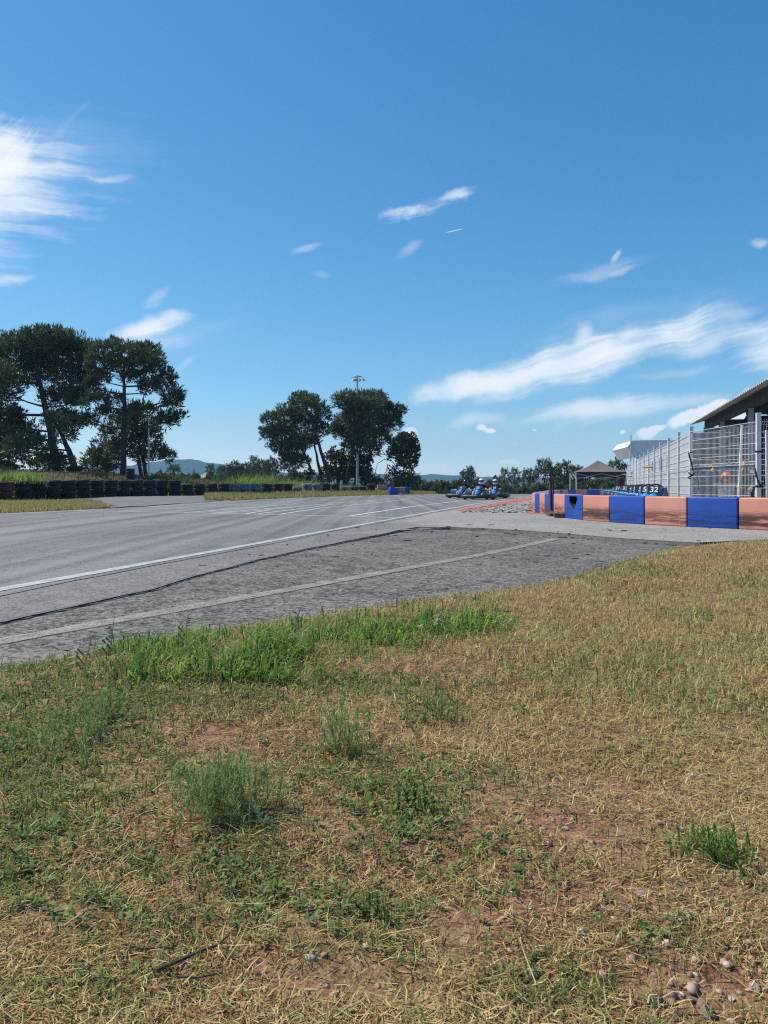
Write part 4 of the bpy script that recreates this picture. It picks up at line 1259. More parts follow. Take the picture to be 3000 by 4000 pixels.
# the bare wire fence at the corner: one bay towards us and one across
wf = thing('wire_fence', 'bare white wire fence panel with pressed folds at the corner before the shed', 'fence', (0, 0, 0))
PR = Vector((7.07, 14.5, 0)); PX = Vector((9.75, 14.55, 0)); PX2 = Vector((7.25, 14.5, 0))
fence_post(wf, FC, 0, 1.96, fa, 0.075)
fence_post(wf, PR, 0, 2.0, fa, 0.075)
wire_panel(wf, FC + Vector((0, -0.05, 0)), PR + Vector((0, 0.05, 0)), 0.03, 1.86, Vector((-1, -0.07, 0)), 0.0036)
wf2 = thing('wire_fence', 'bare white wire fence bay going away beyond the tall corner post', 'fence', (0, 0, 0))
wire_panel(wf2, PR + Vector((0.05, 0, 0)), PX, 0.03, 1.90, Vector((0, -1, 0)), 0.0036)
fence_post(wf2, PX, 0, 2.0, 0, 0.075)
# leaning gate pole behind the wires
mb = MB()
a = at(2882, 1945, 15.6); c = at(2899, 1664, 15.6); a.z = 0.0
mb.tube([a, a.lerp(c, 0.5), c], 0.028, 8); mb.tube([c, c + Vector((0, 0, 0.02))], 0.032, 8)
tag(mb.build('leaning_pole', m_whitemetal), 'white pole leaning behind the bare wire fence', 'pole')
mb = MB(); a = at(2998, 1960, 16.0); a.z = 0; mb.tube([a, a + Vector((-0.02, 0, 1.8))], 0.03, 8); mb.rbox(a + Vector((0, 0, 0.02)), (0.14, 0.14, 0.03), 0.004)
tag(mb.build('upright_pole', m_whitemetal), 'upright white pole behind the fence at the picture edge', 'pole')
# black straps round the posts
def strap(pts, lab, r=0.016):
    mb = MB(); mb.tube(pts, r, 6)
    tag(mb.build('strap', m_black), lab, 'strap', 'black straps tied to the fence posts')
p = lambda px, py, y=17.0: at(px, py, y)
strap([p(2706, 1765, 16.95), p(2690, 1770, 16.9), p(2694, 1788, 16.9), p(2703, 1812, 16.9), p(2706, 1838, 16.95)], 'black strap hanging in a loop from the corner fence post')
strap([p(2690, 1846, 16.95), p(2696, 1854, 16.9), p(2706, 1854, 16.9), p(2710, 1846, 16.95), p(2704, 1858, 16.9), p(2692, 1862, 16.9), p(2690, 1868, 16.9), p(2698, 1870, 16.9)], 'black strap knotted low round the corner fence post')
strap([p(2950, 1764, 14.4), p(2962, 1765, 14.38), p(2972, 1763, 14.4)], 'black strap wrapped high round the tall fence post', 0.018)
strap([p(2949, 1830, 14.4), p(2955, 1860, 14.36), p(2966, 1890, 14.36), p(2980, 1905, 14.4)], 'black strap slung down across the tall fence post', 0.017)
strap([p(2940, 1905, 14.4), p(2950, 1900, 14.36), p(2972, 1901, 14.38)], 'black strap wrapped low round the tall fence post', 0.022)
strap([p(2936, 1940, 14.4), p(2938, 1920, 14.38), p(2946, 1908, 14.36), p(2940, 1925, 14.38), p(2943, 1945, 14.4)], 'bunch of black strap ends hanging beside the tall post', 0.018)
mb = MB(); mb.rbox(p(2938, 1843, 14.6), (0.09, 0.01, 0.05), 0.003); tag(mb.build('tag_plate', m_whiteplastic), 'small white plate wired to the fence beside the tall post', 'plate')

# ------------------------------------------------------------------ the shed
shed = thing('shed', 'dark timber shed with a grey corrugated roof behind the wire fence', 'shed', (0, 0, 0))
m_roof = basic('corrugated_sheet', (0.48, 0.48, 0.48), 0.6, 0.12, 3, metal=0.3)
m_timber = basic('dark_blue_grey_timber', (0.052, 0.060, 0.072), 0.8, 0.35, 5, bump=0.2)
m_post_lit = basic('lit_post_edge', (0.40, 0.42, 0.44), 0.7, 0.2, 5)  # paler colour for the bright lit edge of the columns
def SH(s, t, z): 
    """s along the fence from Y = 0, t away from the fence"""
    q = Vector((2.38, 0, 0)) + FD * s + FN * t
    return Vector((q.x, q.y, z))
s0, s1 = 9.0, 30.2
tE, zE = 1.50, 2.95
tR, zR = 8.5, 4.9
mb = MB()
n = int((s1 - s0) / 0.05)
vs = []
for i in range(n + 1):
    s_ = s0 + (s1 - s0) * i / n
    dz = 0.022 * math.sin(2 * PI * s_ / 0.22)
    for (t_, z_) in ((tE, zE), (tR, zR)):
        vs.append(SH(s_, t_, z_ + dz + 0.006)); vs.append(SH(s_, t_, z_ + dz - 0.006))
fs = []
for i in range(n):
    a = i * 4; c = a + 4
    fs += [(a, c, c + 2, a + 2), (a + 1, a + 3, c + 3, c + 1), (a, a + 1, c + 1, c), (a + 2, c + 2, c + 3, a + 3)]
mb.add(vs, fs); mb.build('roof', m_roof, shed)
def beam(mb, a, c, w, h):
    d = (c - a); L_ = d.length; q = d.to_track_quat('X', 'Z').to_matrix()
    mb.box((a + c) / 2, (L_, w, h), q)
tB = 2.05
def zr(t_): return zE + (zR - zE) * (t_ - tE) / (tR - tE)
mb = MB(); beam(mb, SH(s0, tB, zr(tB) - 0.20), SH(s1 - 0.2, tB, zr(tB) - 0.20), 0.14, 0.32); mb.build('eave_beam', m_timber, shed)
for sc_ in (12.9, 17.2, 22.0, 26.5):
    mb = MB()
    top = zr(tB) - 0.36
    mb.box(SH(sc_, tB, top / 2), (0.16, 0.16, top), Matrix.Rotation(fa, 3, 'Z'))
    co2 = mb.build('column', m_timber, shed)
    mb = MB(); mb.box(SH(sc_ - 0.085, tB - 0.03, top / 2), (0.008, 0.14, top), Matrix.Rotation(fa, 3, 'Z')); mb.build('lit_edge_strip', m_post_lit, co2)  # thin pale strip: the column's sunlit edge put into the colour
    mb = MB()
    beam(mb, SH(sc_, tB + 0.05, top - 0.75), SH(sc_ + 0.62, tB + 0.02, top + 0.02), 0.10, 0.14)
    beam(mb, SH(sc_, tB + 0.08, top - 0.75), SH(sc_, tB + 1.0, zr(tB + 1.0) - 0.22), 0.10, 0.14)
    mb.build('brace', m_timber, co2)
    mb = MB(); beam(mb, SH(sc_, tB, zr(tB) - 0.14), SH(sc_, tR, zR - 0.14), 0.10, 0.22)
    beam(mb, SH(sc_, tB, top - 0.05), SH(sc_, tR, top - 0.05), 0.10, 0.24)
    mb.build('rafter', m_timber, shed)
for t_ in (3.4, 5.0, 6.6, 8.2):
    mb = MB(); beam(mb, SH(s0, t_, zr(t_) - 0.07), SH(s1 - 0.1, t_, zr(t_) - 0.07), 0.08, 0.10); mb.build('purlin', m_timber, shed)
m_slat = basic('dark_slats', (0.042, 0.040, 0.045), 0.85, 0.4, 3, bump=0.3)
mb = MB()
for k in range(22):
    z = 0.12 + 0.2 * k
    beam(mb, SH(s0, 6.4 + 0.02 * (k % 2), z), SH(s1, 6.4 + 0.02 * (k % 2), z), 0.05, 0.185)
mb.build('back_wall', m_slat, shed)
mb = MB()
for k in range(20):
    z = 0.12 + 0.2 * k
    tmin = 1.44 if z < 2.7 else 0.2 + tE + (z + 0.3 - zE) / (zR - zE) * (tR - tE)
    if tmin > 6: continue
    beam(mb, SH(s1 - 0.2 + 0.02 * (k % 2), tmin, z), SH(s1 - 0.2 + 0.02 * (k % 2), 6.35, z), 0.05, 0.185)
mb.build('end_wall', m_slat, shed)

# things inside the shed, seen through the wires
def inside(px, py, y): return at(px, py, y)
q = inside(2835, 1930, 18.6)
cab = thing('cabinet', 'low white cabinet inside the shed behind the wire fence', 'cabinet', (q.x, q.y, 0))
mb = MB(); mb.rbox((0, 0, 0.30), (0.26, 0.3, 0.60), 0.01); mb.build('body', m_whitemetal, cab)
mb = MB(); mb.rbox((0, 0, 0.69), (0.46, 0.36, 0.03), 0.006); mb.box((0, 0, 0.64), (0.30, 0.28, 0.07)); mb.build('worktop', m_whiteplastic, cab)
mb = MB(); mb.rbox((0, -0.155, 0.40), (0.22, 0.012, 0.16), 0.003); mb.rbox((0, -0.155, 0.18), (0.22, 0.012, 0.2), 0.003); mb.build('drawer', m_whiteplastic, cab)
m_orange = basic('orange_red_paint', (0.70, 0.10, 0.03), 0.35, 0.2, 6, spec=0.5)
hq = thing('helmet', 'orange red helmet lying on the white cabinet in the shed', 'helmet', (q.x + 0.02, q.y, 0.705))
helmet_parts(hq, (0, 0, 0.14), m_orange, 0.95)

def sitter(label, loc, rz, jacket):
    t = thing('person', label, 'person', loc, rz)
    J = {'pel': ((0, 0.0, 0.50), 0.14), 'sp': ((0, -0.03, 0.70), 0.13), 'ch': ((0, -0.06, 0.92), (0.17, 0.12)), 'nk': ((0, -0.07, 1.08), 0.055), 'hd': ((0, -0.09, 1.18), 0.06)}
    E = [('pel', 'sp'), ('sp', 'ch'), ('ch', 'nk'), ('nk', 'hd')]
    for s, k in ((-1, 'l'), (1, 'r')):
        J[k + 'sh'] = ((s * 0.19, -0.05, 1.0), 0.07); J[k + 'el'] = ((s * 0.27, -0.16, 0.76), 0.05); J[k + 'wr'] = ((s * 0.14, -0.36, 0.66), 0.036); J[k + 'ha'] = ((s * 0.11, -0.41, 0.645), 0.034)
        J[k + 'hp'] = ((s * 0.1, -0.08, 0.49), 0.10); J[k + 'kn'] = ((s * 0.13, -0.46, 0.50), 0.07); J[k + 'an'] = ((s * 0.13, -0.44, 0.10), 0.045); J[k + 'to'] = ((s * 0.14, -0.60, 0.045), 0.04)
        E += [('ch', k + 'sh'), (k + 'sh', k + 'el'), (k + 'el', k + 'wr'), (k + 'wr', k + 'ha'), ('pel', k + 'hp'), (k + 'hp', k + 'kn'), (k + 'kn', k + 'an'), (k + 'an', k + 'to')]
        hand_edges(J, E, k + 'wr', k + 'ha', (-s * 0.4, -0.8, -0.2), (s * 0.8, -0.3, 0), k)
    def mf(q_):
        if q_.z > 1.09: return 0
        if q_.z > 0.60 and not (q_.y < -0.34 and abs(q_.x) < 0.2): return 1
        if q_.z > 0.60: return 0
        return 2 if q_.z > 0.09 else 3
    bd = skin_body('body', J, E, 'pel', [m_skin, jacket, m_jeans, m_black], t, 1, mf)
    hm = head_mesh(t, (0, -0.10, 1.24)); hm.build('head', m_skin, t, smooth=True)
    mb = MB(); mb.ell((0, -0.08, 1.262), (0.086, 0.108, 0.108), 14, 9, v0=-0.15); mb.build('hair', m_hair, t, smooth=True)
    return t
q = inside(2778, 1935, 19.5)
sitter('person in a blue jacket sitting inside the shed', (q.x, q.y, -0.06), R(25), m_bluejkt)
mb = MB(); mb.rbox((0, 0, 0.40), (1.5, 0.34, 0.045), 0.008)
bench = thing('bench', 'dark wooden bench under the seated person in the shed', 'bench', (q.x + 0.35, q.y + 0.06, -0.03), R(25))
mb.build('seat', m_wood, bench)
for s in (-0.6, 0.6):
    mb = MB(); mb.box((s, 0, 0.19), (0.06, 0.3, 0.38)); mb.build('leg', m_wood, bench)
q = inside(2906, 1930, 19.0)
sitter('person in dark clothes sitting beyond the white cabinet in the shed', (q.x, q.y, -0.06), R(-20), m_shirt)
mb = MB(); mb.rbox((0, 0, 0.40), (0.5, 0.4, 0.045), 0.008)
stool = thing('bench', 'short bench under the dark-clothed person in the shed', 'bench', (q.x, q.y + 0.05, -0.03), R(-20)); mb.build('seat', m_wood, stool)
for s in (-0.2, 0.2):
    mb = MB(); mb.box((s, 0, 0.19), (0.05, 0.34, 0.38)); mb.build('leg', m_wood, stool)
# a white scooter-like push kart frame: simple trolley beside the tall post
q = inside(2990, 1930, 16.2)
tr = thing('trolley', 'white two-wheeled hand trolley beside the tall fence post', 'trolley', (q.x, q.y, 0))
mb = MB(); mb.tube([(-0.16, 0, 0.1), (-0.18, 0.05, 0.55), (-0.12, 0.05, 0.60), (0.12, 0.05, 0.60), (0.18, 0.05, 0.55), (0.16, 0, 0.1)], 0.017, 6); mb.tube([(-0.17, 0.03, 0.35), (0.17, 0.03, 0.35)], 0.014, 6); mb.box((0, -0.08, 0.08), (0.34, 0.2, 0.02)); mb.build('frame', m_whitemetal, tr)
for s in (-0.2, 0.2):
    mb = MB(); M = Matrix.Translation((s, 0.02, 0.09)) @ Matrix.Rotation(PI / 2, 4, 'Y'); mb.lathe([(0.02, -0.02), (0.085, -0.02), (0.085, 0.02), (0.02, 0.02)], 14, M); mb.build('wheel', m_rubber, tr)

# people leaning through the screen
def leaner(label, s_, zsh, cap_mat, shirt, rz_extra=0.0, armdrop=0.0):
    """stands behind the fence, forearms out through the opening"""
    base = FC + FD * s_ + FN * 0.34
    zg = float(paddock_drop(np.array([base.x]), np.array([base.y]))[0])
    t = thing('person', label, 'person', (base.x, base.y, zg), fa - PI + PI / 2 + PI + rz_extra - PI, 'spectators behind the screened fence')
    # local -Y looks through the fence towards the track
    t.rotation_euler = (0, 0, math.atan2(-FN.y, -FN.x) + PI / 2 + rz_extra)
    J = {'pel': ((0, 0.12, 0.92), 0.13), 'sp': ((0, 0.08, 1.12), 0.125), 'ch': ((0, 0.0, 1.32), (0.17, 0.115)), 'nk': ((0, -0.04, 1.47), 0.055), 'hd': ((0, -0.06, 1.56), 0.06)}
    E = [('pel', 'sp'), ('sp', 'ch'), ('ch', 'nk'), ('nk', 'hd')]
    for s, k in ((-1, 'l'), (1, 'r')):
        J[k + 'sh'] = ((s * 0.19, -0.01, 1.40), 0.07); J[k + 'el'] = ((s * 0.20, -0.27, zsh + 0.03), 0.05); J[k + 'wr'] = ((s * 0.09, -0.50, zsh + armdrop), 0.036); J[k + 'ha'] = ((s * 0.06, -0.565, zsh + armdrop - 0.01), 0.036)
        J[k + 'hp'] = ((s * 0.1, 0.11, 0.86), 0.10); J[k + 'kn'] = ((s * 0.11, 0.10, 0.48), 0.065); J[k + 'an'] = ((s * 0.12, 0.12, 0.09), 0.042); J[k + 'to'] = ((s * 0.13, -0.05, 0.035), 0.038)
        E += [('ch', k + 'sh'), (k + 'sh', k + 'el'), (k + 'el', k + 'wr'), (k + 'wr', k + 'ha'), ('pel', k + 'hp'), (k + 'hp', k + 'kn'), (k + 'kn', k + 'an'), (k + 'an', k + 'to')]
        hand_edges(J, E, k + 'wr', k + 'ha', (-s * 0.3, -0.8, -0.4), (s * 0.8, -0.3, 0), k)
    def mf(q_):
        if q_.z > 1.47 or q_.y < -0.18: return 0
        if q_.z > 0.95: return 1
        return 2 if q_.z > 0.09 else 3
    skin_body('body', J, E, 'pel', [m_skin, shirt, m_jeans, m_black], t, 1, mf)
    head_mesh(t, (0, -0.08, 1.62)).build('head', m_skin, t, smooth=True)
    mb = MB(); mb.ell((0, -0.065, 1.64), (0.086, 0.108, 0.108), 14, 9, v0=0.0 if cap_mat is not m_hair else -0.2)
    if cap_mat is not m_hair: mb.ell((0, -0.17, 1.645), (0.07, 0.09, 0.012), 12, 5)
    mb.build('hair' if cap_mat is m_hair else 'cap', cap_mat, t, smooth=True)
m_tee = basic('grey_shirt', (0.22, 0.23, 0.25), 0.9, 0.2, 12)
leaner('spectator resting both forearms out through an opening high in the screened fence', SP * (4 + 0.35), 1.30, m_hair, m_tee, 0.0, 0.02)
leaner('spectator with arms out through the screened fence beyond the first opening', SP * (9 + 0.5), 1.18, m_hair, m_shirt)
leaner('spectator with one low pair of hands through the screened fence', SP * (10 + 0.5), 0.92, m_hair, m_shirt, 0, -0.03)
leaner('spectator in a white cap leaning out near the far end of the screened fence', SP * (12 + 0.5), 0.98, m_whiteplastic, m_tee)

# ------------------------------------------------------------------ white flared canopy, flag pole, gazebo
ca = at(2455, 1745, 44.0)
can = thing('canopy_kiosk', 'white kiosk with a flared fascia roof rising behind the screened fence', 'kiosk', (0, 0, 0))
Y0 = 44.0; Y1 = 48.5
def C(px, py, y=Y0): return at(px, py, y)
m_fascia = basic('white_fascia', (0.62, 0.64, 0.68), 0.5, 0.08, 1.5)
outl = [(2450, 1746), (2466, 1724), (2470, 1721), (2640, 1720), (2640, 1774), (2519, 1774), (2478, 1787)]
mb = MB()
fr = [C(px, py) for px, py in outl]; bk = [v + Vector((0.5, Y1 - Y0, 0)) for v in fr]
n = len(fr)
mb.add(fr + bk, [tuple(range(n))[::-1], tuple(range(n, 2 * n))] + [(i, (i + 1) % n, n + (i + 1) % n, n + i) for i in range(n)])
mb.build('fascia', m_fascia, can)
mb = MB(); mb.tube([C(2466, 1723, Y0 - 0.03), C(2640, 1719.5, Y0 - 0.03)], 0.05, 6); mb.tube([C(2466, 1723, Y0 - 0.03), C(2451, 1746, Y0 - 0.03), C(2478, 1788, Y0 - 0.03), C(2520, 1775, Y0 - 0.03)], 0.03, 6)
mb.tube([C(2468, 1724, Y0 - 0.03), C(2476, 1750, Y0 - 0.04), C(2500, 1778, Y0 - 0.03)], 0.02, 5); mb.build('edge_trim', m_whitemetal, can)
mb = MB(); a = C(2512, 1780, Y0 + 1.2); mb.box((a.x, a.y, (a.z - 0.9) / 2), (0.14, 0.14, a.z + 0.9)); a2 = C(2590, 1780, Y0 + 1.2); mb.box((a2.x, a2.y, (a2.z - 0.9) / 2), (0.14, 0.14, a2.z + 0.9)); mb.build('column', m_galv, can)
mb = MB(); a = C(2494, 1790, Y0 + 0.3); mb.box(a, (0.3, 0.1, 0.1)); mb.tube([a, a + Vector((0.2, 0, 0.2))], 0.04, 6); mb.build('bracket', m_timber, can)
mb = MB(); c1 = C(2570, 1850, Y0 + 2.5); mb.rbox((c1.x + 0.6, c1.y, 0.6), (3.0, 2.4, 3.0), 0.05); mb.build('cabin_wall', m_fascia, can)
mb = MB(); a = C(2461, 1900, 41.5); zt = C(2464, 1698, 41.5).z; mb.tube([(a.x, a.y, -0.5), (a.x + 0.02, a.y, 1.6), (a.x + 0.05, a.y, zt)], [0.06, 0.05, 0.03], 8)
tag(mb.build('flag_pole', m_galv), 'thin grey pole standing before the white kiosk', 'pole')

YT = 44.5
def G(px, py, y=YT): return at(px, py, y)
gz = thing('gazebo', 'black pop-up gazebo with a brownish peaked roof', 'gazebo', (0, 0, 0))
m_canvas = basic('brown_grey_canvas', (0.17, 0.145, 0.135), 0.9, 0.15, 2)
m_val = basic('black_canvas', (0.025, 0.025, 0.028), 0.9, 0.2, 3)
ap = G(2347, 1800); cA = G(2251, 1843); cB = G(2452, 1843)
wd = (cB - cA).length
corners = [cA, cB, cB + Vector((0.35, wd, 0)), cA + Vector((0.35, wd, 0))]
apex = (corners[0] + corners[2]) / 2; apex.z = ap.z + 0.08
mb = MB()
nseg = 8
for k in range(4):
    a, c = corners[k], corners[(k + 1) % 4]
    vs = []
    for i in range(nseg + 1):
        t_ = i / nseg
        for j in range(nseg + 1):
            e_ = a.lerp(c, j / nseg)
            p_ = e_.lerp(apex, t_)
            sag = -0.12 * math.sin(PI * t_) * (1 + 0.35 * math.sin(PI * j / nseg)) * (1 - t_ * 0.4)
            vs.append((p_.x, p_.y, p_.z + sag))
    mb.add(vs, [(i * (nseg + 1) + j, i * (nseg + 1) + j + 1, (i + 1) * (nseg + 1) + j + 1, (i + 1) * (nseg + 1) + j) for i in range(nseg) for j in range(nseg)])
mb.build('roof', m_canvas, gz, smooth=True)
mb = MB()
hv = 0.34
for k in range(4):
    a, c = corners[k], corners[(k + 1) % 4]
    vs = []
    for j in range(17):
        p_ = a.lerp(c, j / 16)
        vs.append((p_.x, p_.y, p_.z + 0.005)); vs.append((p_.x, p_.y + 0.01, p_.z - hv + 0.09 * math.sin(PI * (j / 16)) ** 0.8 * (1 if j not in (7, 8, 9) else 0.55)))
    mb.add(vs, [(2 * j, 2 * j + 1, 2 * j + 3, 2 * j + 2) for j in range(16)])
mb.build('valance', m_val, gz)
for k, cc in enumerate(corners):
    zg = float(paddock_drop(np.array([cc.x]), np.array([cc.y]))[0])
    mb = MB(); mb.rbox((cc.x * 0.995 + 0.005 * apex.x, cc.y + (0.04 if k < 2 else -0.04), (cc.z + zg) / 2), (0.045, 0.045, cc.z - zg), 0.005, seg=1); mb.rbox((cc.x, cc.y + (0.04 if k < 2 else -0.04), zg + 0.012), (0.14, 0.14, 0.012), 0.003, seg=1); mb.build('leg', m_whitemetal, gz)
mb = MB()
for k in range(4):
    a, c = corners[k], corners[(k + 1) % 4]; m_ = (a + c) / 2
    mb.tube([(a.x, a.y, a.z - 0.1), (m_.x, m_.y, m_.z - 0.42)], 0.015, 5); mb.tube([(c.x, c.y, c.z - 0.1), (m_.x, m_.y, m_.z - 0.42)], 0.015, 5)
    mb.tube([(a.x, a.y, a.z - 0.42), (m_.x, m_.y, m_.z - 0.1)], 0.015, 5); mb.tube([(c.x, c.y, c.z - 0.42), (m_.x, m_.y, m_.z - 0.1)], 0.015, 5)
mb.build('scissor_frame', m_galv, gz)
mb = MB(); q = G(2437, 1853, YT - 0.03); mb.box(q, (0.18, 0.01, 0.05)); mb.build('cloth_label', m_whiteplastic, gz)
# low mound and wooden railing behind the gazebo
rl = thing('railing', 'thin wire and post railing behind the gazebo', 'railing', (0, 0, 0))
for px in (2306, 2350, 2395):
    a = at(px, 1932, 58); mb = MB(); mb.tube([(a.x, a.y, -1.3), (a.x, a.y, 0.55)], 0.04, 6); mb.build('post', m_galv, rl)
mb = MB()
for z in (0.42, -0.1): mb.tube([(at(2296, 0, 58).x, 58, z), (at(2420, 0, 58).x, 58, z)], 0.02, 5)
mb.build('rail', m_galv, rl)

# ------------------------------------------------------------------ lamp masts
def mast_y(px, py, y): return at(px, py, y)
YL = 73.2
b0 = at(1396, 1893, YL); top = at(1397, 1466, YL)
lm = thing('lamp_mast', 'tall grey mast with two floodlights rising above the leaning pines', 'lamp mast', (b0.x, b0.y, 0.2))
H = top.z - 0.2
mb = MB(); mb.tube([(0, 0, 0), (0, 0, H * 0.5), (0, 0, H)], [0.13, 0.105, 0.075], 10); mb.box((0, 0, 0.02), (0.4, 0.4, 0.04)); mb.tube([(0, 0, H - 1.1), (0.12, 0, H - 1.1)], 0.02, 5); mb.build('pole', m_galv, lm)
mb = MB(); mb.tube([(-0.36, 0, H - 0.16), (0, 0, H - 0.12), (0.36, 0, H - 0.08)], 0.055, 8); mb.tube([(0.36, 0, H - .1), (0.46, 0, H - .16), (0.5, 0, H - 0.18)], 0.03, 6); mb.tube([(-0.3, 0, H - .22), (-0.02, 0, H - .26)], 0.02, 6); mb.build('cross_arm', m_galv, lm)
for (x, rot, tilt_) in ((-0.25, 0.4, 0.25), (0.43, -0.7, 0.18)):
    M = Matrix.Translation((x, -0.05, H - 0.46)) @ Matrix.Rotation(rot, 4, 'Z') @ Matrix.Rotation(tilt_, 4, 'X')
    mb = MB()
    lo = [(-0.27, -0.2, -0.10), (0.27, -0.2, -0.10), (0.27, 0.2, -0.10), (-0.27, 0.2, -0.10)]; hi = [(-0.16, -0.11, 0.12), (0.16, -0.11, 0.12), (0.16, 0.11, 0.12), (-0.16, 0.11, 0.12)]
    mb.add([M @ Vector(v) for v in lo + hi], [(3, 2, 1, 0), (4, 5, 6, 7), (0, 1, 5, 4), (1, 2, 6, 5), (2, 3, 7, 6), (3, 0, 4, 7)])
    fl = mb.build('floodlight', m_galv, lm)
    mb = MB(); mb.add([M @ Vector((v[0] * 0.9, v[1] * 0.9, -0.108)) for v in lo], [(3, 2, 1, 0)]); mb.build('lens', m_whiteplastic, fl)
    mb = MB(); mb.tube([M @ Vector((-0.3, 0, 0.0)), M @ Vector((-0.3, 0, 0.28)), M @ Vector((0.0, 0, 0.3))], 0.02, 5); mb.tube([M @ Vector((0.28, 0, -0.02)), M @ Vector((0.28, 0, 0.26)), M @ Vector((0.0, 0, 0.3))], 0.02, 5); mb.build('bracket', m_galv, fl)
b1 = at(581, 1872, 56)
mb = MB(); mb.tube([(b1.x, b1.y, 0.1), (b1.x, b1.y, at(581, 1745, 56).z), (b1.x, b1.y, at(580, 1640, 56).z)], [0.07, 0.06, 0.045], 8)
tag(mb.build('slim_mast', m_galv), 'slim grey mast half hidden in the tall pine', 'mast')

# ------------------------------------------------------------------ trees
m_pine = leafmat('pine_needles', 0.28, 0.5, 0.35)
m_leaf = leafmat('broad_leaves', 0.30, 0.5, 0.3)
m_bark = basic('pine_bark', (0.060, 0.045, 0.038), 0.95, 0.5, 3.0, bump=0.8, bscale=14, spec=0.1)

def rand_dirs(n, rng, up=0.35):
    d = rng.normal(size=(n, 3)); d[:, 2] = d[:, 2] * 0.8 + up
    return d / np.linalg.norm(d, axis=1, keepdims=True)

def tufts_mesh(name, P, D, size, rng, mat_, base, parent, blades=9, wid=0.16, spread=0.75, var=0.35):
    """P tuft centres, D main directions; every tuft is a spray of narrow leaf faces"""
    n = len(P)
    D3 = np.repeat(D, blades, 0) + rng.normal(size=(n * blades, 3)) * spread * 0.55
    D3 /= np.linalg.norm(D3, axis=1, keepdims=True)
    Ls = np.repeat(size, blades) * rng.uniform(0.6, 1.15, n * blades)
    A = np.repeat(P, blades, 0) + rng.normal(size=(n * blades, 3)) * np.repeat(size, blades)[:, None] * 0.18
    S_ = np.cross(D3, rng.normal(size=D3.shape)); S_ /= np.linalg.norm(S_, axis=1, keepdims=True) + 1e-9
    w = (Ls * wid)[:, None]
    B = A + D3 * Ls[:, None]
    Mm = A + D3 * (Ls * 0.5)[:, None]
    V = np.stack([A, Mm + S_ * w, B, Mm - S_ * w], 1).reshape(-1, 3)
    Q_ = np.arange(len(V)).reshape(-1, 4)
    t = rng.uniform(-1, 1, n)
    c = np.array(base)[None, :] * (1 + var * t[:, None]) * np.array([1 + 0.0, 1, 1])[None, :]
    c[:, 0] *= 1 + 0.35 * rng.uniform(-0.3, 1, n) * (t > 0.2)
    c = np.repeat(np.clip(c, 0.002, 1), blades * 4, 0)
    return np_mesh(name, V, [Q_], mat_, c, parent=parent)

def pad_points(pads, dens, rng, y, depth=0.75, shell=0.5):
    """pads in photo pixels at distance y -> points inside flattened leaf masses"""
    out = []; dr = []
    k = y / F
    for pd in pads:
        cx_, cy_, rx, ry = pd[:4]
        dy = pd[4] if len(pd) > 4 else rng.uniform(-1, 1) * rx * k * 0.8
        c = np.array(at(cx_, cy_, y)); c[1] += dy
        a, b_, h = rx * k, rx * k * depth, ry * k
        n = int(dens * (a * b_ * h) ** 0.67 * 17) + 12
        d = rng.normal(size=(n, 3)); d /= np.linalg.norm(d, axis=1, keepdims=True)
        r = rng.uniform(0, 1, n) ** (1 / (1 + 2.2 * shell))
        # lumpy edge
        lum = 0.82 + 0.36 * vnoise(d[:, 0] * 2.6 + cx_, d[:, 2] * 2.6 + cy_, 5) - 0.1
        p = c + d * r[:, None] * lum[:, None] * np.array([a, b_, h])
        out.append(p)
        q = d * np.array([1 / a, 1 / b_, 1 / h]) * h * 0.9 + np.array([0, 0, 0.75])
        dr.append(q / np.linalg.norm(q, axis=1, keepdims=True))
    return np.vstack(out), np.vstack(dr)

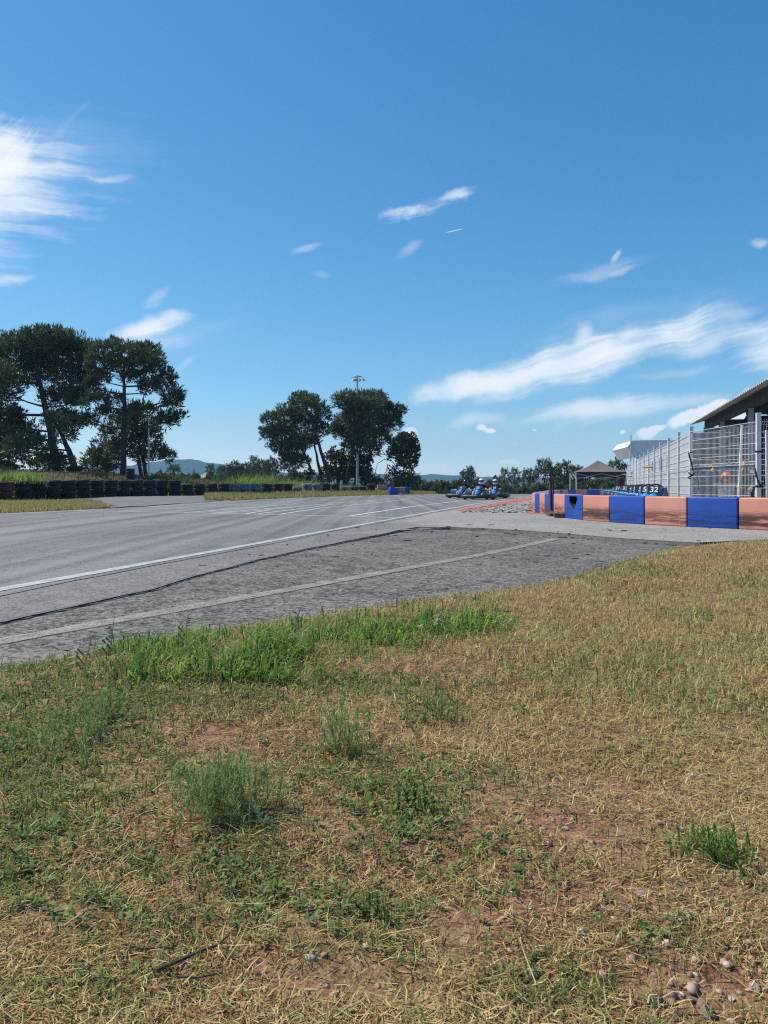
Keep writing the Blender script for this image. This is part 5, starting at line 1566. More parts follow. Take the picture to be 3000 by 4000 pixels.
def tree(name, label, y, trunks, pads, seed, base, dens=9.0, size=0.34, blades=9, mat_=None, wid=0.10, r0=0.22, group=None, branches=True, spread=0.8, zb=None, depth=0.75, bare=None):
    rng = np.random.default_rng(seed); rs = random.Random(seed)
    px0, py0 = trunks[0][0]
    loc = at(px0, py0, y)
    g = float(hz(np.array([loc.x]), np.array([loc.y]))[0])
    t = thing(name, label, 'tree', (loc.x, loc.y, min(loc.z, g)), 0, group)
    O = Vector(t.location)
    mb = MB()
    tops = []
    for ti, tr_ in enumerate(trunks):
        pts = [at(px, py, y + (ti * 0.5)) for px, py in tr_]
        g_ = float(hz(np.array([pts[0].x]), np.array([pts[0].y]))[0])
        pts[0].z = min(pts[0].z, g_) - 0.15
        # smooth wiggle
        full = []
        for a, c in zip(pts[:-1], pts[1:]):
            for i in range(4): full.append(a.lerp(c, i / 4) + Vector((rs.uniform(-1, 1), rs.uniform(-1, 1), 0)) * 0.03)
        full.append(pts[-1])
        n = len(full)
        rr = [max(0.03, r0 * (1.18 if i == 0 else 1) * (1 - 0.78 * i / (n - 1))) for i in range(n)]
        mb.tube([p_ - O for p_ in full], rr, 9)
        tops.append(full)
    mb.build('trunk', m_bark, t, smooth=True)
    P, D = pad_points(pads, dens, rng, y, depth)
    if branches:
        mb = MB()
        k = y / F
        for pd in pads:
            c = at(pd[0], pd[1] + pd[3] * 0.3, y)
            best = None
            for full in tops:
                for i, p_ in enumerate(full[1:], 1):
                    if p_.z > c.z - 0.25 * pd[2] * k and i < len(full) - 1: continue
                    dd_ = (p_ - c).length + 0.5 * max(0, p_.z - c.z)
                    if best is None or dd_ < best[0]: best = (dd_, p_, 1 - i / len(full))
            if best is None: continue
            a = best[1]; L_ = (c - a).length
            r_ = min(0.10, 0.022 * L_ + 0.012)
            mid = a.lerp(c, 0.5) + Vector((rs.uniform(-.1, .1), rs.uniform(-.1, .1), -0.10)) * L_ * 0.5
            mb.tube([a - O, mid - O, c - O], [r_, r_ * 0.75, r_ * 0.4], 6, cap=False)
            for q in range(7):
                e = c + Vector((rs.uniform(-1, 1) * pd[2] * k, rs.uniform(-1, 1) * pd[2] * k * depth, rs.uniform(-0.5, 0.9) * pd[3] * k)) * 0.85
                st = mid.lerp(c, rs.uniform(0.1, 1))
                mb.tube([st - O, st.lerp(e, 0.5) + Vector((0, 0, 0.05)) - O, e - O], [r_ * 0.4, r_ * 0.28, 0.008], 4, cap=False)
        if bare:
            for bp in bare:
                pts = [at(px, py, y) for px, py in bp]
                n = len(pts); mb.tube([p_ - O for p_ in pts], [0.038 * (1 - 0.85 * i / (n - 1)) + 0.006 for i in range(n)], 6, cap=False)
        if mb.v: mb.build('branch', m_bark, t, smooth=True)
    tufts_mesh('crown', P - np.array(O), D, rng.uniform(0.75, 1.25, len(P)) * size, rng, mat_ or m_pine, base, t, blades, wid, spread)
    return t
PN = (0.076, 0.112, 0.056)
PN2 = (0.085, 0.122, 0.062)
TGp = 'pine trees around the track'
tree('pine_tree', 'broad dense pine filling the picture edge, above the first tyre stacks', 52, [[(226, 1856), (205, 1720), (176, 1590), (150, 1470), (130, 1380)]],
     [(190, 1325, 150, 55), (60, 1365, 120, 75), (290, 1385, 90, 70), (-70, 1420, 110, 100), (130, 1430, 150, 80), (300, 1470, 75, 85), (30, 1510, 130, 90), (-90, 1560, 100, 90), (210, 1545, 95, 55), (40, 1630, 90, 55), (318, 1550, 50, 55), (100, 1680, 80, 38), (-30, 1700, 90, 55), (240, 1630, 70, 38), (-120, 1660, 70, 70), (150, 1350, 90, 40, 1.5), (240, 1330, 60, 45)], 1, PN, 10, 0.36, group=TGp, r0=0.30)
tree('pine_tree', 'thin leaning pine under the dense edge pine', 50, [[(302, 1836), (268, 1760), (240, 1700), (212, 1640)]],
     [(260, 1690, 65, 45), (180, 1740, 70, 45), (300, 1650, 50, 35), (130, 1720, 60, 40), (230, 1640, 55, 35), (200, 1790, 60, 30), (80, 1745, 60, 40)], 2, PN2, 8, 0.32, group=TGp, r0=0.24)
tree('pine_tree', 'tall straight pine with a flat umbrella crown and open limbs', 50, [[(481, 1870), (484, 1750), (486, 1600), (484, 1480), (482, 1400)]],
     [(450, 1372, 105, 33), (545, 1378, 90, 38), (395, 1415, 70, 48), (605, 1415, 60, 48), (505, 1425, 120, 36), (642, 1475, 60, 48), (365, 1495, 48, 48), (668, 1545, 45, 55), (590, 1515, 58, 34), (380, 1565, 58, 34), (692, 1560, 32, 45), (702, 1625, 30, 24), (640, 1640, 58, 36), (440, 1555, 45, 24), (560, 1600, 58, 30), (350, 1640, 46, 30), (425, 1615, 52, 24), (510, 1470, 70, 24), (545, 1345 + 15, 60, 28), (400, 1470, 50, 30)], 3, PN, 9.5, 0.34, group=TGp, r0=0.22)
tree('pine_tree', 'low bushy pine just behind the tall straight one', 58, [[(575, 1868), (560, 1800), (545, 1740), (530, 1680)], [(555, 1862), (540, 1790), (510, 1720)]],
     [(470, 1640, 65, 40), (540, 1660, 80, 60), (590, 1700, 52, 58), (500, 1720, 80, 50), (612, 1760, 42, 38), (555, 1780, 60, 38), (645, 1782, 38, 28), (430, 1690, 42, 48), (470, 1760, 50, 45), (520, 1605, 40, 35)], 4, PN, 9, 0.34, group=TGp, r0=0.17)
tree('pine_tree', 'small round pine between the two big edge pines', 60, [[(420, 1868), (418, 1800), (412, 1760)]], [(400, 1755, 62, 58), (350, 1795, 52, 42), (432, 1800, 42, 42), (380, 1820, 70, 35)], 5, PN2, 9, 0.34, group=TGp, r0=0.12)
def bush(label, y, pads, seed, base, mat_=None, size=0.22, dens=9, blades=8, wid=0.22, stem=True, group='bushes behind the track'):
    px0 = pads[0][0]; py0 = max(p_[1] + p_[3] for p_ in pads)
    return tree('bush', label, y, [[(px0, py0 + 2), (px0 + 2, py0 - 12), (pads[0][0], pads[0][1])]], pads, seed, base, dens, size, blades, mat_ or m_leaf, wid, 0.05, group, False, 1.1)
BG = (0.055, 0.075, 0.028)
bush('dark shrubs under the dense edge pine', 56, [(50, 1780, 90, 60), (150, 1805, 80, 48), (-60, 1760, 90, 80), (240, 1812, 60, 36), (20, 1835, 110, 30)], 11, (0.065, 0.085, 0.038), size=0.24)
bush('low dark bush at the foot of the thin leaning pine', 49, [(312, 1838, 45, 22), (280, 1842, 40, 16)], 12, (0.03, 0.04, 0.018), size=0.16)
# middle group
tree('pine_tree', 'leaning pine of the middle group, its crown reaching towards the tall pine', 72, [[(1292, 1893), (1262, 1790), (1235, 1700), (1205, 1620), (1190, 1570)], [(1232, 1890), (1205, 1810), (1180, 1750)], [(1262, 1885), (1240, 1800), (1222, 1700)]],
     [(1180, 1558, 62, 36), (1120, 1610, 62, 46), (1060, 1640, 42, 38), (1222, 1590, 52, 46), (1100, 1685, 72, 46), (1182, 1645, 72, 56), (1262, 1615, 32, 46), (1148, 1745, 62, 46), (1048, 1695, 42, 30), (1195, 1715, 72, 36), (1135, 1788, 46, 32), (1252, 1675, 42, 36), (1090, 1745, 50, 35), (1160, 1800, 60, 30)], 21, PN, 10, 0.36, group=TGp, r0=0.20)
tree('pine_tree', 'dense round pine of the middle group with the lamp mast before it', 74, [[(1350, 1895), (1370, 1790), (1392, 1680)], [(1425, 1895), (1445, 1780), (1478, 1690)], [(1385, 1893), (1400, 1800), (1412, 1700)], [(1318, 1890), (1335, 1800), (1350, 1720), (1375, 1650)]],
     [(1410, 1548, 62, 28, 0.5), (1360, 1580, 62, 46, -2), (1400, 1690, 60, 50, -2.2), (1400, 1610, 60, 40, -2.2), (1470, 1568, 62, 46), (1512, 1608, 60, 40), (1562, 1605, 26, 32), (1400, 1640, 84, 48, -1.8), (1482, 1655, 64, 46), (1340, 1645, 42, 38), (1312, 1678, 32, 30), (1432, 1695, 74, 38), (1390, 1738, 62, 36, -2), (1542, 1650, 32, 38), (1502, 1705, 34, 28), (1452, 1752, 42, 30), (1430, 1590, 90, 40), (1340, 1690, 50, 30)], 22, PN, 10.5, 0.36, group=TGp, r0=0.17)
tree('oak_tree', 'dark leafy evergreen filling the space under the middle pines', 75, [[(1340, 1895), (1345, 1840), (1350, 1790)]], [(1310, 1790, 48, 46), (1370, 1800, 62, 58), (1425, 1800, 40, 55), (1290, 1848, 48, 38), (1400, 1850, 60, 38), (1340, 1855, 50, 35)], 23, (0.06, 0.08, 0.036), 10, 0.24, 8, m_leaf, 0.26, 0.14, branches=False, spread=1.2)
tree('oak_tree', 'round dark leafy tree leaning beside the middle pines', 70, [[(1566, 1905), (1570, 1860), (1580, 1820), (1592, 1770)], [(1592, 1905), (1600, 1850), (1606, 1800)]],
     [(1590, 1728, 52, 38), (1558, 1770, 52, 38), (1612, 1762, 34, 50), (1590, 1808, 46, 28), (1540, 1735, 26, 26), (1575, 1690 + 18, 34, 20)], 24, (0.055, 0.075, 0.036), 12, 0.24, 8, m_leaf, 0.26, 0.12, branches=True, spread=1.2,
     bare=[[(1570, 1850), (1530, 1800), (1500, 1770), (1478, 1735), (1465, 1710)], [(1530, 1800), (1500, 1795), (1475, 1810), (1464, 1850)], [(1505, 1775), (1470, 1772), (1450, 1790)], [(1515, 1812), (1510, 1840), (1495, 1862)], [(1490, 1752), (1500, 1720), (1503, 1690)]])
bush('leafy bush under the round dark tree', 71, [(1590, 1870, 50, 38), (1540, 1855, 36, 40), (1618, 1885, 34, 30), (1560, 1895, 40, 22)], 25, (0.09, 0.13, 0.05), size=0.22)
bush('green bush between the lamp mast and the round dark tree', 76, [(1445, 1862, 30, 34), (1480, 1882, 45, 22), (1430, 1885, 30, 22)], 26, (0.10, 0.145, 0.05), size=0.22)
bush('dark bush below the leaning pines', 70, [(1168, 1868, 44, 30), (1210, 1862, 35, 34), (1120, 1880, 40, 22)], 27, (0.045, 0.06, 0.025), size=0.2)

# prototypes for trees far behind: unit height, copied and scaled
def proto(name, pads, trunk, seed, base, mat_, size, dens, wid, blades=7, spread=0.9):
    """built at distance 30 with 1000 px = 10 m tall, then stored"""
    rng = np.random.default_rng(seed)
    t = thing(name, '', 'tree')
    mb = MB()
    for tr_ in trunk:
        pts = [Vector((x, 0.15 * math.sin(i * 2 + seed), z)) for i, (x, z) in enumerate(tr_)]
        n = len(pts); mb.tube(pts, [0.03 * (1 - 0.7 * i / (n - 1)) for i in range(n)], 6)
    for (cx_, cz_, rx, rz_) in pads:
        st = trunk[0][min(len(trunk[0]) - 1, 2)]
        mb.tube([Vector((st[0], 0, min(st[1], cz_))), Vector((cx_, 0, cz_))], [0.014, 0.006], 4, cap=False)
    mb.build('trunk', m_bark, t, smooth=True)
    P = []; D = []
    for (cx_, cz_, rx, rz_) in pads:
        n = int(dens * 170 * (rx * rx * rz_) ** 0.67 * 10) + 10
        d = rng.normal(size=(n, 3)); d /= np.linalg.norm(d, axis=1, keepdims=True)
        r = rng.uniform(0, 1, n) ** 0.45
        lum = 0.75 + 0.5 * vnoise(d[:, 0] * 2.6 + cx_ * 9, d[:, 2] * 2.6 + cz_ * 9, 5)
        P.append(np.array([cx_, rng.uniform(-0.4, 0.4) * rx, cz_]) + d * (r * lum)[:, None] * np.array([rx, rx * 0.8, rz_])); D.append(d * 0.6 + np.array([0, 0, 0.7]))
    P = np.vstack(P); D = np.vstack(D); D /= np.linalg.norm(D, axis=1, keepdims=True)
    tufts_mesh('crown', P, D, rng.uniform(0.7, 1.3, len(P)) * size, rng, mat_, base, t, blades, wid, spread)
    return t
pr_umb = proto('pine_tree', [(0, 0.88, .32, .11), (-.2, .76, .2, .10), (.22, .75, .2, .11), (.02, .7, .22, .08), (.3, .6, .12, .06), (-.32, .62, .12, .07)], [[(0, 0), (.02, .3), (0, .6), (.02, .85)]], 31, PN, m_pine, 0.075, 1.0, 0.11)
pr_umb2 = proto('pine_tree', [(.05, .9, .22, .10), (-.14, .80, .2, .12), (.18, .72, .18, .10), (-.2, .6, .16, .09), (.12, .52, .18, .09), (-.08, .42, .16, .07)], [[(0, 0), (-.04, .25), (.02, .5), (.03, .8)]], 32, PN2, m_pine, 0.075, 1.0, 0.11)
pr_dense = proto('pine_tree', [(0, .86, .26, .14), (-.24, .7, .24, .16), (.26, .72, .24, .15), (0, .58, .36, .16), (-.3, .45, .2, .14), (.3, .45, .22, .16), (0, .32, .34, .14)], [[(0, 0), (.02, .3), (0, .6)], [(.1, 0), (.16, .3), (.24, .55)]], 33, (0.075, 0.10, 0.046), m_pine, 0.075, 1.1, 0.13)
pr_leafy = proto('leafy_tree', [(0.1, .86, .2, .12), (-.12, .74, .2, .14), (.2, .72, .2, .12), (0, .55, .3, .16), (-.24, .42, .18, .14), (.22, .4, .2, .16), (0, .25, .32, .16)], [[(0, 0), (.0, .3), (.04, .6), (.08, .85)]], 34, (0.11, 0.145, 0.065), m_leaf, 0.06, 1.1, 0.26, 7, 1.3)
pr_bush = proto('bush', [(0, .6, .5, .36), (-.5, .42, .45, .36), (.5, .45, .5, .38), (-.9, .3, .4, .28), (.95, .32, .4, .28), (0, .25, .9, .25)], [[(0, 0), (.02, .2), (0, .5)]], 35, (0.085, 0.12, 0.05), m_leaf, 0.13, 0.5, 0.26, 7, 1.3)
used = {}
def far_tree(pr, px, pyb, pyt, y, label, wf=1.0, group='trees far behind the track', cat='tree'):
    first = used.get(pr.name) is None
    used[pr.name] = 1
    t = pr if first else copy_tree(pr)
    b_ = at(px, pyb, y); h = (pyb - pyt) / F * y
    g = float(hz(np.array([b_.x]), np.array([b_.y]))[0])
    zb = min(b_.z, max(g, b_.z - h * 0.35)) if b_.z > g else b_.z
    h = at(px, pyt, y).z - zb
    t.location = (b_.x, b_.y, zb - 0.05); t.scale = (h * wf, h * wf, h)
    t.rotation_euler = (0, 0, random.choice([0, 2.6, 3.5, 0.4, 5.9]))
    tag(t, label, cat, group)
far_tree(pr_umb, 680, 1872, 1812, 92, 'small lone pine standing clear before the wooded hill', 0.95)
far_tree(pr_dense, 765, 1874, 1846, 92, 'tiny dark pine beyond the tyre wall, beside the lone one', 0.8)
far_tree(pr_umb2, 822, 1876, 1812, 95, 'thin pine before the hill, first of the row towards the middle pines', 0.9)
far_tree(pr_umb, 866, 1876, 1816, 98, 'slender pine second in the row towards the middle pines', 0.75)
far_tree(pr_dense, 915, 1878, 1798, 95, 'dense dark pine third in the row towards the middle pines', 0.85)
far_tree(pr_umb2, 992, 1880, 1779, 92, 'taller pine fourth in the row towards the middle pines', 0.8)
far_tree(pr_dense, 1058, 1882, 1783, 90, 'dense pine touching the leaning middle pine', 0.75)
far_tree(pr_umb, 1110, 1882, 1800, 96, 'pine trunk half hidden behind the leaning middle pine', 0.7)
far_tree(pr_dense, 960, 1880, 1806, 99, 'dense pine standing between the third and fourth of the row', 0.9)
far_tree(pr_dense, 1022, 1881, 1795, 97, 'dense pine filling the gap beside the taller fourth one', 0.8)
far_tree(pr_umb2, 890, 1878, 1822, 104, 'small pine behind the third of the row', 0.9)
far_tree(pr_leafy, 1140, 1884, 1822, 88, 'leafy tree under the crown of the leaning middle pine', 0.9)
far_tree(pr_leafy, 1826, 1932, 1818, 92, 'pale leafy tree standing above the kart drivers', 0.75)
far_tree(pr_umb2, 1972, 1930, 1828, 96, 'slim pine first of the open row beyond the karts', 0.6)
far_tree(pr_umb2, 2012, 1930, 1826, 98, 'slim pine second of the open row beyond the karts', 0.55)
far_tree(pr_umb, 2066, 1930, 1828, 97, 'flat-topped pine third of the open row, beside the rusty post', 0.75)
far_tree(pr_umb, 2128, 1930, 1790, 95, 'tallest umbrella pine behind the rusty post', 0.62)
far_tree(pr_dense, 2205, 1932, 1802, 97, 'broad dense pine between the umbrella pine and the gazebo', 0.95)
far_tree(pr_dense, 2260, 1932, 1822, 100, 'dense pine just beside the gazebo leg', 0.8)
far_tree(pr_dense, 2408, 1925, 1793, 92, 'rounded pine rising behind the gazebo roof', 0.8)
far_tree(pr_leafy, 2330, 1932, 1850, 88, 'leafy tree seen under the gazebo canopy', 0.9)
far_tree(pr_leafy, 2420, 1932, 1840, 96, 'leafy tree under the gazebo, next to the tall tyre stack', 0.9)
bl = [(1535, 1925, 1880, 86, 'dark bush first along the far track edge'), (1610, 1928, 1888, 88, 'bush second along the far track edge, under the round dark tree'), (1680, 1930, 1880, 90, 'bush third along the far track edge'), (1735, 1931, 1876, 88, 'bush fourth along the far track edge, before the black-helmeted driver'), (1790, 1932, 1872, 90, 'bush behind the black-helmeted driver'),
      (1862, 1932, 1878, 88, 'bush behind the leading white helmet'), (1920, 1932, 1876, 90, 'bush behind the second white helmet'), (1985, 1931, 1895, 84, 'low bush at the foot of the slim pines'), (2050, 1931, 1898, 82, 'low green bush at the foot of the flat-topped pine'), (2110, 1931, 1885, 86, 'bush behind the rusty post'), (2180, 1932, 1880, 88, 'bush below the broad dense pine'),
      (2250, 1932, 1880, 86, 'bush beside the gazebo front leg'), (2310, 1934, 1878, 80, 'bush seen under the gazebo'), (2380, 1934, 1875, 82, 'second bush seen under the gazebo'), (2450, 1934, 1880, 84, 'bush behind the tall tyre stack'), (730, 1884, 1862, 84, 'low bush beyond the tyre wall below the lone pine'), (640, 1876, 1858, 80, 'low bush beyond the tyre wall by the slim mast'), (960, 1890, 1862, 80, 'low bush beyond the tyre wall below the pine row'), (1090, 1892, 1862, 78, 'low bush beyond the tyre wall by the leaning pines')]
for (px, pb, pt, y, lab) in bl:
    far_tree(pr_bush, px, pb, pt, y, lab, 0.75 if px > 1400 else 0.9, 'bushes along the far edge', 'bush')
# far woods between the row and the hills: one mass
rng = np.random.default_rng(77)
P = []
for k in range(1500):
    y = rng.uniform(150, 520); u_ = rng.uniform(-0.62, 0.62)
    h = rng.uniform(1.0, 4.2)
    P.append((u_ * y, y, -5.2 + h, h))
for k in range(210):
    y = rng.uniform(100, 150); u_ = rng.uniform(-0.31, -0.09)
    zt_ = CZ + (HY - rng.uniform(1862, 1884)) / F * y; h = rng.uniform(1.2, 2.2)
    P.append((u_ * y, y, zt_ - h, h))
P = np.array(P)
PP = np.repeat(P, 26, 0); d = rng.normal(size=(len(PP), 3)); d /= np.linalg.norm(d, axis=1, keepdims=True)
pos = PP[:, :3] + d * np.stack([PP[:, 3] * 0.9, PP[:, 3] * 0.9, PP[:, 3] * 0.8], 1) * rng.uniform(0.5, 1, len(PP))[:, None]
wd_ = tufts_mesh('woods', pos, d * 0.5 + np.array([0, 0, .6]), rng.uniform(0.8, 1.6, len(pos)), rng, m_leaf, (0.07, 0.095, 0.042), None, 3, 0.35, 1.2)
tag(wd_, kind='stuff')

# ------------------------------------------------------------------ near turf
m_blade = leafmat('grass_blades', 0.38, 0.65, 0.2)
m_stone = basic('stone', (0.34, 0.29, 0.25), 0.9, 0.35, 30, bump=0.6, spec=0.2, randv=0.25)
m_gravel = leafmat('gravel_stone', 0.0, 0.9, 0.2)

def px_of(x, y, z=-0.03):
    return 1500 + F * x / y, HY + (CZ - z) * F / y
def gauss(px, py, blobs):
    v = np.zeros(px.shape)
    for (cx_, cy_, rx, ry, a) in blobs:
        v += a * np.exp(-(((px - cx_) / rx) ** 2 + ((py - cy_) / ry) ** 2))
    return v
GREEN = [(200, 2760, 330, 170, .95), (80, 3020, 250, 230, .8), (520, 2820, 300, 140, .5), (50, 3480, 190, 170, .9), (1690, 2790, 160, 90, .75), (1650, 3150, 260, 110, .8), (1260, 3060, 200, 120, .55), (880, 3420, 160, 150, .6), (1080, 3560, 200, 130, .5),
         (1460, 3585, 130, 70, .9), (2450, 2235, 300, 45, .7), (2900, 2290, 150, 45, .35), (2560, 3700, 220, 110, .45), (1300, 3760, 200, 90, .55), (400, 3930, 400, 90, .45), (2350, 2650, 400, 100, .25), (1500, 3300, 200, 100, .5), (400, 3200, 300, 120, .45), (2740, 3330, 160, 90, .7),
         (2050, 3900, 200, 100, .4), (1850, 2480, 300, 60, .4), (2950, 2750, 200, 80, .25), (720, 3700, 200, 100, .35), (2150, 3450, 250, 120, .3), (700, 3060, 200, 100, .35), (100, 2640, 200, 50, .3), (2500, 3000, 300, 100, .2), (2650, 2420, 300, 60, .2), (350, 3650, 200, 90, .6), (620, 3420, 220, 80, .5), (1000, 3250, 200, 70, .5), (180, 3300, 200, 100, .6), (2000, 3120, 200, 80, .35), (1850, 3330, 200, 80, .4), (2350, 3900, 200, 80, .5), (900, 2760, 300, 50, .5), (1350, 2700, 300, 50, .45), (2850, 3500, 150, 60, .4)]
BARE = [(1220, 3870, 270, 110, .9), (2820, 3930, 320, 170, .85), (2300, 3160, 380, 200, .5), (250, 3620, 150, 60, .7), (1500, 3420, 300, 140, .3), (2600, 2870, 420, 50, .5), (500, 3210, 200, 60, .3), (2700, 2540, 300, 30, .35), (850, 3650, 250, 60, .35), (1750, 3620, 260, 90, .4), (1950, 2660, 300, 40, .3), (1150, 2960, 250, 40, .35), (2200, 3700, 300, 120, .35), (2700, 3600, 250, 90, .3)]

def sample_turf(n_target, y0, y1, rng, power=1.0, xm=0.56, xa=0.7):
    """points on the verge, thinning with distance"""
    out = []
    tot = 0
    while tot < n_target:
        m = n_target
        r = rng.uniform(0, 1, m)
        y = y0 * (y1 / y0) ** r if power == 1.0 else (y0 ** (1 - power) + r * (y1 ** (1 - power) - y0 ** (1 - power))) ** (1 / (1 - power))
        x = rng.uniform(-1, 1, m) * (xm * y + xa)
        k = in_poly(x, y, grassPoly)
        out.append(np.stack([x[k], y[k]], 1)); tot += k.sum()
    return np.vstack(out)[:n_target]

def blades(name, P, az, L, W, tilt, bend, C, mat_, parent=None, curl=0.35):
    n = len(P)
    az2 = az + np.random.default_rng(n).normal(size=n) * curl
    dh = np.stack([np.cos(az), np.sin(az), np.zeros(n)], 1); sd_ = np.stack([-np.sin(az), np.cos(az), np.zeros(n)], 1)
    up_ = np.array([0, 0, 1.0])
    t1 = tilt; t2 = tilt + bend
    mid = P + (dh * np.sin(t1)[:, None] + up_ * np.cos(t1)[:, None]) * (L * 0.5)[:, None]
    dh2 = np.stack([np.cos(az2), np.sin(az2), np.zeros(n)], 1)
    tip = mid + (dh2 * np.sin(t2)[:, None] + up_ * np.cos(t2)[:, None]) * (L * 0.5)[:, None]
    w = (W * 0.5)[:, None]
    V = np.stack([P - sd_ * w, P + sd_ * w, mid + sd_ * w * 0.85, mid - sd_ * w * 0.85, tip], 1).reshape(-1, 3)
    i0 = np.arange(n) * 5
    Q_ = np.stack([i0, i0 + 1, i0 + 2, i0 + 3], 1); Tt = np.stack([i0 + 3, i0 + 2, i0 + 4], 1)
    return np_mesh(name, V, [Q_, Tt], mat_, np.repeat(C, 5, 0), parent=parent)

STRAW = np.array([(0.76, 0.58, 0.26), (0.66, 0.49, 0.21), (0.52, 0.36, 0.16), (0.82, 0.67, 0.36), (0.40, 0.26, 0.13)])
GRN = np.array([(0.20, 0.26, 0.075), (0.14, 0.21, 0.06), (0.27, 0.31, 0.09), (0.10, 0.16, 0.055), (0.36, 0.36, 0.13)])
OLIVE = np.array([(0.58, 0.48, 0.18), (0.48, 0.42, 0.16), (0.68, 0.55, 0.24), (0.38, 0.36, 0.13)])

rng = np.random.default_rng(5)
# short dry turf: straw lying about and stubble standing up
N = 330000
XY = sample_turf(N, 0.62, 10.5, rng, 1.0)
x, y = XY[:, 0], XY[:, 1]
PX, PY = px_of(x, y)
patch = fbm(x * 3.2, y * 3.2, 71, 4); patch2 = fbm(x * 9, y * 9, 72, 3)
g = gauss(PX, PY, GREEN) + (patch - 0.5) * 1.3
bare = gauss(PX, PY, BARE) + (patch2 - 0.5) * 1.1 + (fbm(x * 1.5, y * 1.5, 75) - 0.5) * 0.9 + 0.14
lawn = sstep(0.0, 1.0, (PX - 1500) / 900) * sstep(3300, 2500, PY)
keep = rng.uniform(0, 1, N) > np.clip(bare * 1.15, 0, 0.93) * (1 - 0.5 * lawn)
x, y, g, PX, PY, lawn = x[keep], y[keep], g[keep], PX[keep], PY[keep], lawn[keep]
n = len(x)
kind = rng.uniform(0, 1, n)
isg = kind < np.clip(0.16 + 0.80 * g, 0.05, 0.88) * (1 - 0.35 * lawn)
iso = (~isg) & (rng.uniform(0, 1, n) < 0.28 + 0.4 * lawn)
C = STRAW[rng.integers(0, 5, n)]
C = np.where(iso[:, None], OLIVE[rng.integers(0, 4, n)], C)
C = np.where(isg[:, None], GRN[rng.integers(0, 5, n)], C)
C = np.minimum(C * rng.uniform(0.6, 1.15, n)[:, None], 0.85)
sc = np.clip((y / 1.6) ** 0.55, 0.8, 3.0)
L = np.where(isg, rng.uniform(0.012, 0.038, n), rng.uniform(0.012, 0.040, n)) * np.clip(sc, 0.9, 1.5)
W = np.where(isg, rng.uniform(0.0015, 0.0036, n), rng.uniform(0.0011, 0.0027, n)) * sc
flat = rng.uniform(0, 1, n) < np.where(isg, 0.25, 0.74 - 0.15 * lawn)
tilt = np.where(flat, rng.uniform(1.15, 1.62, n), np.abs(rng.normal(0.35, 0.35, n)))
bend = np.where(flat, rng.uniform(-0.15, 0.25, n), rng.uniform(0, 1.1, n))
z = hgrass(x, y) + np.where(flat, rng.uniform(0.001, 0.012, n), -0.002)
o = blades('dry_grass', np.stack([x, y, z], 1), rng.uniform(0, 2 * PI, n), L, W, tilt, bend, C, m_blade, None, 0.75)
tag(o, kind='stuff')

# long loose straws
N = 420
XY = sample_turf(N, 0.7, 4.5, rng, 1.0); x, y = XY[:, 0], XY[:, 1]
C = STRAW[rng.integers(0, 5, N)] * rng.uniform(0.8, 1.05, N)[:, None]
o = blades('straw', np.stack([x, y, hgrass(x, y) + rng.uniform(0.006, 0.018, N)], 1), rng.uniform(0, 2 * PI, N), rng.uniform(0.04, 0.11, N), rng.uniform(0.0010, 0.0022, N) * np.clip(y / 1.6, 0.8, 2), rng.uniform(1.35, 1.58, N), rng.uniform(-0.1, 0.2, N), C, m_blade)
tag(o, kind='stuff')

# low broad-leaved weeds: small rosettes
def rosettes(name, XYc, nl, rad, col, rng, W_ratio=0.42, tiltr=(0.7, 1.35), kind_='stuff', zlift=0.004):
    n = len(XYc)
    XYr = np.repeat(XYc, nl, 0) + rng.normal(size=(n * nl, 2)) * np.repeat(rad, nl)[:, None] * 0.35
    m = len(XYr)
    Lr = np.repeat(rad, nl) * rng.uniform(0.5, 1.1, m)
    C = np.repeat(col, nl, 0) * rng.uniform(0.7, 1.3, m)[:, None]
    o = blades(name, np.stack([XYr[:, 0], XYr[:, 1], hgrass(XYr[:, 0], XYr[:, 1]) + zlift + rng.uniform(0, 0.012, m)], 1), rng.uniform(0, 2 * PI, m), Lr, Lr * W_ratio * rng.uniform(0.7, 1.2, m), rng.uniform(tiltr[0], tiltr[1], m), rng.uniform(0, 0.5, m), C, m_blade)
    if kind_: tag(o, kind=kind_)
    return o
cand = sample_turf(26000, 0.62, 6.5, rng, 1.0)
PX, PY = px_of(cand[:, 0], cand[:, 1])
gg = gauss(PX, PY, GREEN) + (fbm(cand[:, 0] * 5, cand[:, 1] * 5, 81) - 0.5) * 1.5
cand = cand[rng.uniform(0, 1, len(cand)) < np.clip(gg - 0.2, 0, 1) * 0.8]
n = len(cand)
rad = rng.uniform(0.008, 0.020, n) * np.clip((cand[:, 1] / 1.5) ** 0.35, 0.9, 1.6)
wc = np.array([(0.17, 0.25, 0.075), (0.21, 0.28, 0.065), (0.25, 0.30, 0.12), (0.14, 0.20, 0.06)])[rng.integers(0, 4, n)]
rosettes('weeds', cand, 7, rad, wc, rng)

